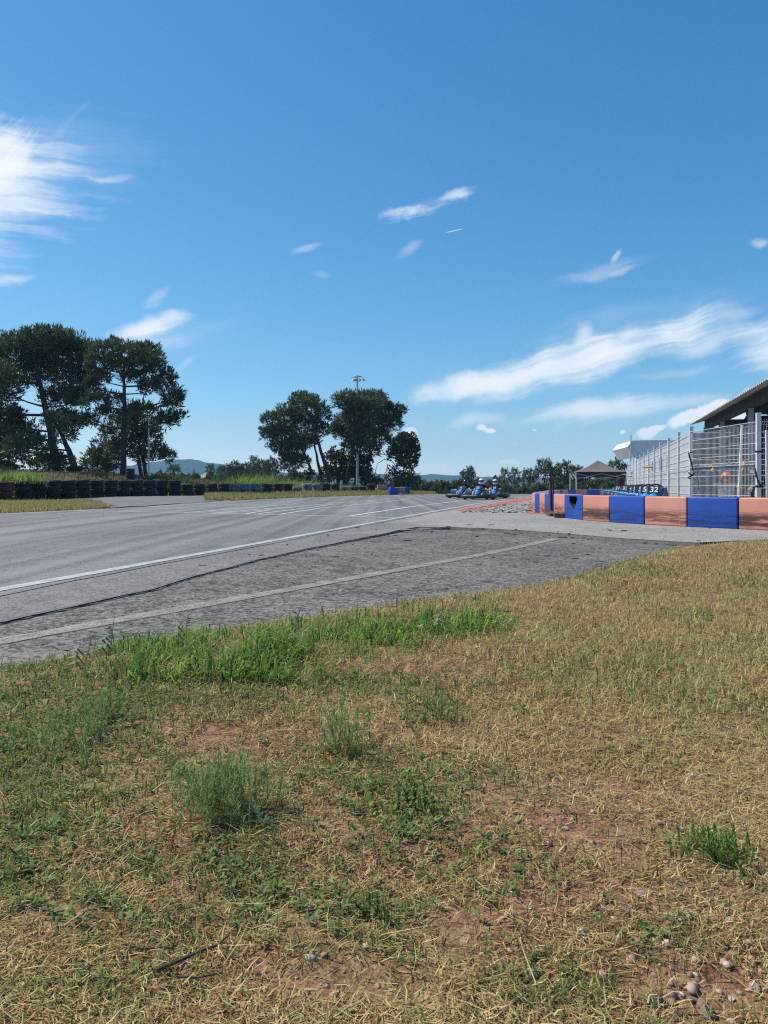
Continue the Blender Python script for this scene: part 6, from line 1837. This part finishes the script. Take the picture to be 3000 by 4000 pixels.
# the tall bright tuft along the asphalt edge
N = 6200
tl = [(420, 2660), (560, 2655), (760, 2650), (950, 2650), (1100, 2640), (1300, 2590), (1500, 2545), (1750, 2500), (1980, 2480)]
tw = [90, 150, 150, 150, 170, 140, 110, 85, 55]
tp_ = rng.uniform(0, 1, N) ** 0.95 * (len(tl) - 1)
i0 = np.minimum(tp_.astype(int), len(tl) - 2); fr_ = tp_ - i0
tlx = np.array(tl, float); twn = np.array(tw, float)
cpx = tlx[i0, 0] * (1 - fr_) + tlx[i0 + 1, 0] * fr_ + rng.normal(size=N) * 60
cpy = tlx[i0, 1] * (1 - fr_) + tlx[i0 + 1, 1] * fr_ - 45 + np.clip(rng.normal(size=N), -1.7, 1.7) * 0.42 * (twn[i0] * (1 - fr_) + twn[i0 + 1] * fr_)
y = 0.66 * F / (cpy - HY); x = (cpx - 1500) / F * y
k = in_poly(x, y, grassPoly) & (rng.uniform(0, 1, N) < 0.08 + 0.92 * sstep(0.40, 0.56, fbm(x * 5, y * 5, 91, 2)))
x, y, cpx = x[k], y[k], cpx[k]; n = len(x)
cen = fbm(x * 2.5, y * 2.5, 92, 2)
L = rng.uniform(0.045, 0.135, n) * (0.55 + 0.9 * cen) * np.interp(cpx, [300, 500, 1000, 1400, 1950, 2100], [0.7, 0.95, 1.1, 1.0, 0.8, 0.5])
C = np.array([(0.125, 0.25, 0.04), (0.09, 0.19, 0.035), (0.18, 0.33, 0.05), (0.28, 0.38, 0.08), (0.065, 0.13, 0.035)])[rng.integers(0, 5, n)] * rng.uniform(0.75, 1.2, n)[:, None]
az = rng.uniform(0, 2 * PI, n); az = np.where(rng.uniform(0, 1, n) < 0.6, rng.normal(0.1, 0.8, n) + 1.2 * (vnoise(x * 4, y * 4, 95) - 0.5), az)
o = blades('tall_grass', np.stack([x, y, hgrass(x, y) - 0.004], 1), az, L, rng.uniform(0.0032, 0.0075, n), np.abs(rng.normal(0.5, 0.4, n)), rng.uniform(0.2, 1.7, n), C, m_blade)
tag(o, kind='stuff')

# seeding stalks standing in the tuft
def stalk(px, py, h, lean, label, seed, head=True, col=(0.20, 0.20, 0.10)):
    y = 0.66 * F / (py - HY); x = (px - 1500) / F * y
    z = float(hgrass(np.array([x]), np.array([y]))[0])
    rs = random.Random(seed)
    t = thing('grass_stalk', label, 'grass stalk', (x, y, z))
    pts = [Vector((lean * (k / 6) ** 1.6, 0.0, h * k / 6)) for k in range(7)]
    m_st = basic('dry_stalk', col, 0.8, 0.2, 20)
    mb = MB(); mb.tube(pts, [0.0018 * (1 - 0.5 * k / 6) for k in range(7)], 5); mb.build('stem', m_st, t)
    if head:
        P_ = []; 
        mb = MB()
        for k in range(9):
            a = pts[6].lerp(pts[4], k / 9)
            e = a + Vector((rs.uniform(0.2, 1) * 0.02 * (1 if lean > 0 else -1), rs.uniform(-1, 1) * 0.008, rs.uniform(-0.012, 0.008)))
            mb.tube([a, a.lerp(e, .5) + Vector((0, 0, .003)), e], [0.0006, 0.0022, 0.0004], 4)
        mb.build('seed_head', m_st, t)
    mb = MB()
    for k in range(3):
        a = pts[1 + k]; s = rs.choice([-1, 1])
        mb.add([a, a + Vector((s * 0.03, 0.004, 0.035)), a + Vector((s * 0.065, 0, 0.02)), a + Vector((s * 0.03, -0.004, 0.028))], [(0, 1, 2, 3)])
    mb.build('leaf', m_st, t)
stalk(1675, 2500, 0.135, 0.06, 'tall pale oat stalk leaning over the faded white line', 1, col=(0.30, 0.26, 0.16))
stalk(1735, 2490, 0.125, 0.035, 'oat stalk with drooping seed head beside the tallest one', 2, col=(0.22, 0.24, 0.10))
stalk(430, 2640, 0.165, 0.015, 'bluish grass stalk rising alone near the low end of the green tuft', 3, False, (0.10, 0.15, 0.07))
stalk(455, 2650, 0.14, -0.02, 'second stalk beside the lone bluish one', 4, True, (0.16, 0.19, 0.09))
stalk(1170, 2560, 0.135, -0.01, 'thin straight stalk above the middle of the green tuft', 5, True, (0.15, 0.18, 0.08))
stalk(725, 2600, 0.15, 0.006, 'thin upright stalk over the dark asphalt', 6, True, (0.18, 0.17, 0.10))
stalk(330, 2700, 0.13, 0.02, 'thin stalk with a pale tip among the low weeds', 7, True, (0.24, 0.20, 0.12))
stalk(1960, 2480, 0.08, 0.09, 'bent stalk drooping at the end of the green tuft', 8, True, (0.24, 0.27, 0.11))

# feathery bush and single tufts
def feather(px, py, w, h, n, label, cols, seed, name='wild_shrub', cat='shrub', Wd=0.0011, curl=0.9):
    rng = np.random.default_rng(seed)
    y = 0.66 * F / (py - HY); x = (px - 1500) / F * y
    z = float(hgrass(np.array([x]), np.array([y]))[0])
    ww = w / F * y; hh = h / F * y
    # main stems, then fine side leaves
    ns = max(10, n // 60)
    sa = rng.uniform(0, 2 * PI, ns); st = np.abs(rng.normal(0.25, 0.28, ns)); sl = hh * rng.uniform(0.6, 1.1, ns)
    bx = rng.normal(size=(ns, 2)) * ww * 0.24
    i = rng.integers(0, ns, n); f = rng.uniform(0.12, 1, n)
    dirs = np.stack([np.cos(sa) * np.sin(st), np.sin(sa) * np.sin(st), np.cos(st)], 1)
    P = np.concatenate([bx, np.zeros((ns, 1))], 1)[i] + dirs[i] * (sl[i] * f)[:, None]
    C = np.array(cols)[rng.integers(0, len(cols), n)] * rng.uniform(0.7, 1.25, n)[:, None]
    L = hh * rng.uniform(0.10, 0.26, n)
    o = blades(name, P, rng.uniform(0, 2 * PI, n), L, np.full(n, Wd), np.abs(rng.normal(0.6, 0.35, n)), rng.uniform(-0.2, curl, n), C, m_blade)
    o.location = (x, y, z)
    tag(o, label, cat)
    return o
FC_ = [(0.22, 0.33, 0.11), (0.17, 0.27, 0.10), (0.30, 0.40, 0.13), (0.13, 0.20, 0.08)]
feather(860, 3225, 420, 205, 5600, 'feathery blue-green shrub standing alone in the dry grass', FC_, 1)
feather(1330, 2960, 200, 190, 1100, 'thin feathery weed below the bright green tuft', FC_, 2, Wd=0.0014)
feather(250, 2990, 460, 150, 2200, 'wide tangle of fine green stems among the low weeds', FC_, 3, Wd=0.0014)
feather(420, 2870, 260, 110, 900, 'small fine-leaved weed behind the wide tangle', FC_, 8, Wd=0.0015)
feather(2800, 3390, 290, 100, 2800, 'dense short green tuft among the stones', [(0.17, 0.29, 0.065), (0.13, 0.23, 0.06), (0.24, 0.36, 0.09)], 4, 'grass_tuft', 'grass tuft', 0.0019, 0.6)
feather(1480, 3620, 130, 90, 700, 'small dark green tuft in the dry grass', [(0.11, 0.19, 0.055), (0.16, 0.25, 0.07)], 5, 'grass_tuft', 'grass tuft', 0.0020, 0.6)
feather(1700, 2830, 260, 110, 1400, 'fine green tuft beyond the dry grass, just below the bright one', [(0.22, 0.28, 0.10), (0.30, 0.32, 0.13)], 6, 'grass_tuft', 'grass tuft', 0.0018, 0.4)
feather(1620, 3190, 200, 90, 900, 'leafy green tuft near the middle of the dry grass', [(0.15, 0.24, 0.065), (0.20, 0.29, 0.08)], 7, 'grass_tuft', 'grass tuft', 0.0030, 0.8)

# grasses beyond the track: strips before the tyres, clumps growing behind them
def verge_strip(name, pts_px, N, h, cols, seed, W0=0.012, zfun=hz, jy=1.0):
    rng = np.random.default_rng(seed)
    a = np.array(pts_px, float)
    t = rng.uniform(0, len(a) - 1, N); i = np.minimum(t.astype(int), len(a) - 2); f = t - i
    u_ = ((a[i, 0] * (1 - f) + a[i + 1, 0] * f) - 1500) / F
    y = a[i, 1] * (1 - f) + a[i + 1, 1] * f
    y = y + rng.uniform(0, 1, N) * (a[i, 2] * (1 - f) + a[i + 1, 2] * f)
    x = u_ * y
    z = zfun(x, y)
    C = np.array(cols)[rng.integers(0, len(cols), N)] * rng.uniform(0.7, 1.2, N)[:, None]
    o = blades(name, np.stack([x, y, z - 0.01], 1), rng.uniform(0, 2 * PI, N), rng.uniform(0.4, 1.2, N) * h, W0 * rng.uniform(0.6, 1.3, N), np.abs(rng.normal(0.3, 0.3, N)), rng.uniform(0, 1.1, N), C, m_blade)
    return tag(o, kind='stuff')
DRY = [(0.52, 0.40, 0.18), (0.40, 0.33, 0.13), (0.30, 0.28, 0.10), (0.44, 0.37, 0.15)]
LUSH = [(0.18, 0.31, 0.055), (0.26, 0.38, 0.08), (0.13, 0.22, 0.05), (0.36, 0.42, 0.12)]
verge_strip('verge_grass', [(-500, 15.5, 10), (0, 18.4, 11.5), (200, 20.0, 10), (330, 21.0, 8), (420, 22.3, 2.0)], 34000, 0.16, DRY, 1, 0.014)
verge_strip('verge_grass', [(-100, 27.5, 3.0), (150, 28, 3.0), (330, 28, 3), (400, 27, 2)], 1500, 0.16, LUSH, 2, 0.02)
verge_strip('verge_grass', [(800, 34.5, 8), (900, 35, 9.5), (1100, 41.5, 9), (1300, 48, 8.5), (1450, 55, 6), (1700, 64, 3)], 26000, 0.24, DRY + [(0.14, 0.17, 0.05)], 3, 0.022)
verge_strip('verge_grass', [(-200, 34, 14), (300, 39, 12), (600, 42, 10), (900, 48, 10), (1450, 61, 8)], 22000, 0.16, [(0.13, 0.105, 0.055), (0.09, 0.08, 0.04), (0.065, 0.068, 0.032)], 4, 0.03)
def clump(px, pyt, pyb, w, y, label, seed, n=700, high=False):
    rng = np.random.default_rng(seed)
    b_ = at(px, pyb, y); k = y / F
    g_ = float(hz(np.array([b_.x]), np.array([b_.y]))[0])
    if high: g_ = b_.z
    h = at(px, pyt, y).z - min(b_.z, g_)
    P = np.stack([rng.normal(size=n) * w * k * 0.3, rng.normal(size=n) * w * k * 0.2, np.zeros(n)], 1)
    C = np.array(LUSH)[rng.integers(0, 4, n)] * rng.uniform(0.8, 1.3, n)[:, None]
    o = blades('grass_clump', P, rng.uniform(0, 2 * PI, n), h * rng.uniform(0.6, 1.35, n), np.full(n, 0.022) * rng.uniform(0.7, 1.3, n), np.abs(rng.normal(0.25, 0.2, n)), rng.uniform(0.2, 1.5, n), C, m_blade)
    o.location = (b_.x, b_.y, min(b_.z, g_))
    tag(o, label, 'grass clump', 'tall grass clumps behind the tyre wall')
clump(30, 1838, 1890, 120, 32.2, 'bright grass clump growing out of the reddish first tyre stack', 1, 420, True)
clump(90, 1836, 1890, 110, 33.2, 'bright grass clump growing over the second tyre stacks', 2, 420, True)
clump(705, 1868, 1892, 60, 44, 'small grass clump behind the middle of the tyre wall', 3, 260)
clump(808, 1870, 1892, 40, 46, 'smallest grass clump behind the tyre wall, next to the small one', 4, 180)
for i, (px, w, lab) in enumerate(((930, 90, 'tall grass clump first of the long row behind the grey tyres'), (990, 100, 'tall grass clump second of the long row behind the grey tyres'), (1050, 90, 'tall grass clump third of the long row behind the grey tyres'), (1120, 90, 'tall grass clump fourth of the long row behind the grey tyres'), (1200, 110, 'arching grass clump below the white box on the bank'))):
    clump(px, 1846 if i < 3 else 1862, 1896, w, 50 + i * 1.6, lab, 10 + i, 420)
bush('dark scrub on the bank behind the first tyre stacks', 44, [(20, 1848, 100, 26), (130, 1852, 70, 18), (-90, 1842, 90, 34)], 61, (0.06, 0.062, 0.03), size=0.15)
bush('dry scrub on the bank between the edge pines', 46, [(360, 1850, 60, 18), (420, 1856, 40, 14), (230, 1855, 60, 12)], 62, (0.075, 0.07, 0.035), size=0.13)
bush('low scrub on the bank beyond the tall pine', 47, [(610, 1862, 50, 16), (560, 1868, 40, 10), (660, 1872, 40, 10)], 63, (0.05, 0.065, 0.03), size=0.12)

# ------------------------------------------------------------------ stones, gravel, rubber crumbs, twigs
def lump_cloud(name, P, S3, rz, C, mat_, seed, flat=0.6):
    rng = np.random.default_rng(seed)
    base = np.array([(math.cos(a) * math.cos(b_), math.sin(a) * math.cos(b_), math.sin(b_)) for b_ in (-0.6, 0.35) for a in np.linspace(0, 2 * PI, 5, endpoint=False) + (0 if b_ < 0 else 0.6)] + [(0, 0, 1), (0, 0, -1)])
    f = []
    for j in range(5):
        j2 = (j + 1) % 5
        f += [(j, j2, 5 + j), (j2, 5 + j2, 5 + j), (5 + j, 5 + j2, 10), (j2, j, 11)]
    f = np.array(f)
    n = len(P); m = len(base)
    V = base[None] * rng.uniform(0.7, 1.25, (n, m, 1)) * S3[:, None, :]
    c, s = np.cos(rz)[:, None], np.sin(rz)[:, None]
    X_ = V[:, :, 0] * c - V[:, :, 1] * s; Y_ = V[:, :, 0] * s + V[:, :, 1] * c
    V = np.stack([X_, Y_, V[:, :, 2]], -1) + P[:, None, :]
    Fc = (f[None] + (np.arange(n) * m)[:, None, None]).reshape(-1, 3)
    return np_mesh(name, V.reshape(-1, 3), [Fc], mat_, np.repeat(C, m, 0))
GRAV = [(2700, 3850, 420, 250, 1.0), (2250, 3180, 350, 180, .8), (2500, 3720, 300, 160, .6), (2100, 3650, 350, 200, .4), (1250, 3880, 250, 120, .35), (2650, 2990, 250, 60, .7), (2050, 2900, 200, 60, .3)]
N = 20000
XY = sample_turf(N, 0.62, 4.0, rng, 1.0); PX, PY = px_of(XY[:, 0], XY[:, 1])
k = rng.uniform(0, 1, N) < np.clip(0.03 + gauss(PX, PY, GRAV) * 0.6, 0, 0.75)
XY = XY[k]; n = len(XY)
s = np.exp(rng.normal(math.log(0.0036), 0.5, n)); s = np.clip(s, 0.0018, 0.0095)
GC = np.array([(0.40, 0.29, 0.21), (0.33, 0.20, 0.14), (0.46, 0.37, 0.29), (0.22, 0.17, 0.15), (0.38, 0.24, 0.16)])[rng.integers(0, 5, n)] * rng.uniform(0.75, 1.2, n)[:, None]
o = lump_cloud('gravel', np.stack([XY[:, 0], XY[:, 1], hgrass(XY[:, 0], XY[:, 1]) + s * 0.25], 1), np.stack([s * rng.uniform(.8, 1.4, n), s * rng.uniform(.7, 1.1, n), s * rng.uniform(.4, .7, n)], 1), rng.uniform(0, 6.28, n), GC, m_gravel, 3)
tag(o, kind='stuff')
# loose rubber crumbs and grit on the old asphalt
N = 2600
ax = rng.uniform(-3.5, 6.5, N); ay = rng.uniform(2.6, 12.5, N)
ka = in_poly(ax, ay, np.array(apronPoly))
kp = in_poly(ax, ay, np.array(pitPoly)) & (~in_poly(ax, ay, np.array(trkPoly)))
kk = (ka & (rng.uniform(0, 1, N) < 0.8)) | (kp & ~ka & (rng.uniform(0, 1, N) < 0.30))
ax, ay = ax[kk], ay[kk]; zz = np.where(in_poly(ax, ay, np.array(pitPoly)), 0.0, AZ(ax))
# and a thick scatter beside the pit exit
n2 = 1500
u_ = rng.uniform(1800, 2095, n2); v_ = 1938 + 66 * rng.uniform(0, 1, n2) ** 0.8
y2 = CZ * F / (v_ - HY); x2 = (u_ - 1500) / F * y2
k2 = ~in_poly(x2, y2, np.array(trkPoly)) & (u_ > 1790 + (2003 - v_) * 3.4)
ax = np.r_[ax, x2[k2]]; ay = np.r_[ay, y2[k2]]; zz = np.r_[zz, np.zeros(k2.sum())]
n = len(ax)
big = rng.uniform(0, 1, n) < 0.09
s = np.where(big, rng.uniform(0.007, 0.016, n), np.exp(rng.normal(math.log(0.0038), 0.5, n))) * np.clip(ay / 7.0, 0.8, 2.2)
el = np.where(big, rng.uniform(1.6, 3.8, n), rng.uniform(0.9, 2.2, n))
RC = np.array([(0.02, 0.02, 0.02), (0.03, 0.028, 0.026), (0.045, 0.042, 0.04)])[rng.integers(0, 3, n)]
o = lump_cloud('rubber_crumbs', np.stack([ax, ay, zz + s * 0.2], 1), np.stack([s * el, s * 0.5, s * 0.4], 1), rng.normal(0.25, 0.9, n), RC, m_gravel, 9)
tag(o, kind='stuff')
# stones one can tell apart
def stone(px, py, wpx, flat, col, label, seed):
    rs = random.Random(seed)
    y = 0.655 * F / (py - HY); x = (px - 1500) / F * y
    r = wpx / F * y / 2
    bm = bmesh.new(); bmesh.ops.create_icosphere(bm, subdivisions=2, radius=1.0)
    ns = [(Vector((rs.gauss(0, 1), rs.gauss(0, 1), rs.gauss(0, 1))).normalized(), rs.uniform(0.42, 0.72)) for _ in range(13)]
    for v in bm.verts:
        for nn, dd_ in ns:
            e = v.co.dot(nn) - dd_
            if e > 0: v.co -= nn * e * 1.0
        v.co = Vector((v.co.x * r * 1.25, v.co.y * r * rs.uniform(0.98, 1.02), v.co.z * r * flat))
    me = bpy.data.meshes.new('stone'); bm.to_mesh(me); bm.free()
    me.materials.append(basic('stone_face', col, 0.9, 0.3, 60, bump=0.7, bscale=200, spec=0.15))
    o = link('stone', me); z = float(hgrass(np.array([x]), np.array([y]))[0])
    o.location = (x, y, z + r * flat * 0.22); o.rotation_euler = (rs.uniform(-.2, .2), rs.uniform(-.2, .2), rs.uniform(0, 6))
    tag(o, label, 'stone')
stone(2920, 3735, 60, 0.8, (0.42, 0.30, 0.21), 'largest pale tan stone on the bare soil by the picture edge', 1)
stone(2700, 3625, 62, 0.8, (0.34, 0.27, 0.23), 'grey-brown angular stone above the bare soil', 2)
stone(2745, 3960, 70, 0.9, (0.28, 0.20, 0.15), 'brown stone casting a dark shadow on the red soil', 3)
stone(2950, 3890, 60, 0.7, (0.33, 0.26, 0.21), 'rounded grey stone on the red soil beside a pale lump', 4)
stone(2860, 3925, 40, 0.7, (0.46, 0.39, 0.33), 'small whitish stone on the red soil', 5)
stone(2540, 3130, 44, 0.6, (0.42, 0.34, 0.27), 'pale flat stone in the gravel patch', 6)
stone(2700, 3020, 56, 0.5, (0.52, 0.46, 0.39), 'white flat stone at the top of the gravel patch', 7)
stone(2500, 3170, 34, 0.6, (0.32, 0.26, 0.22), 'grey pebble just below the pale flat stone', 8)
stone(2210, 3252, 46, 0.6, (0.46, 0.40, 0.34), 'tan flat stone at the edge of the gravel patch', 9)
stone(2500, 3525, 46, 0.7, (0.36, 0.27, 0.22), 'reddish brown stone in the dry grass below the gravel', 10)
stone(2025, 2870, 70, 0.5, (0.33, 0.22, 0.17), 'flat reddish stone lying in the dry grass below the tuft', 11)
stone(2560, 3945, 80, 0.8, (0.10, 0.10, 0.105), 'dark lump of broken asphalt at the lower picture edge', 12)
stone(905, 3965, 44, 0.8, (0.42, 0.33, 0.26), 'pale stone on the bare soil at the lower picture edge', 13)
stone(1690, 3690, 36, 0.7, (0.20, 0.19, 0.19), 'small dark grey stone in the dry grass', 14)
stone(2860, 3590 + 120, 34, 0.7, (0.13, 0.13, 0.135), 'small blackish stone beside the largest pale stone', 15)
stone(1430, 3720, 40, 0.7, (0.40, 0.33, 0.28), 'tan pebble in the lower middle of the turf', 16)
stone(330, 2570, 26, 0.7, (0.55, 0.45, 0.42), 'small pinkish pebble on the edge of the asphalt', 17)
m_twig = basic('dead_twig', (0.09, 0.065, 0.05), 0.9, 0.4, 30, bump=0.4)
def twig(pts, r, label):
    mb = MB(); W_ = []
    for px, py in pts:
        y = 0.65 * F / (py - HY); x = (px - 1500) / F * y
        W_.append(Vector((x, y, float(hgrass(np.array([x]), np.array([y]))[0]) + 0.012)))
    n = len(W_); mb.tube(W_, [r * (1 - 0.5 * i / (n - 1)) for i in range(n)], 6)
    tag(mb.build('twig', m_twig), label, 'twig', 'dead twigs lying in the turf')
twig([(610, 3850), (700, 3810), (780, 3770), (850, 3750), (890, 3710)], 0.003, 'long dead twig lying across the bare soil')
twig([(690, 3880), (770, 3880), (840, 3860), (870, 3855)], 0.002, 'thin twig just below the long dead one')
twig([(480, 3740), (560, 3755), (640, 3750), (680, 3755)], 0.002, 'pale twig above the long dead one')
twig([(1180, 3600), (1240, 3590), (1330, 3570)], 0.0025, 'short dark twig below the middle of the turf')
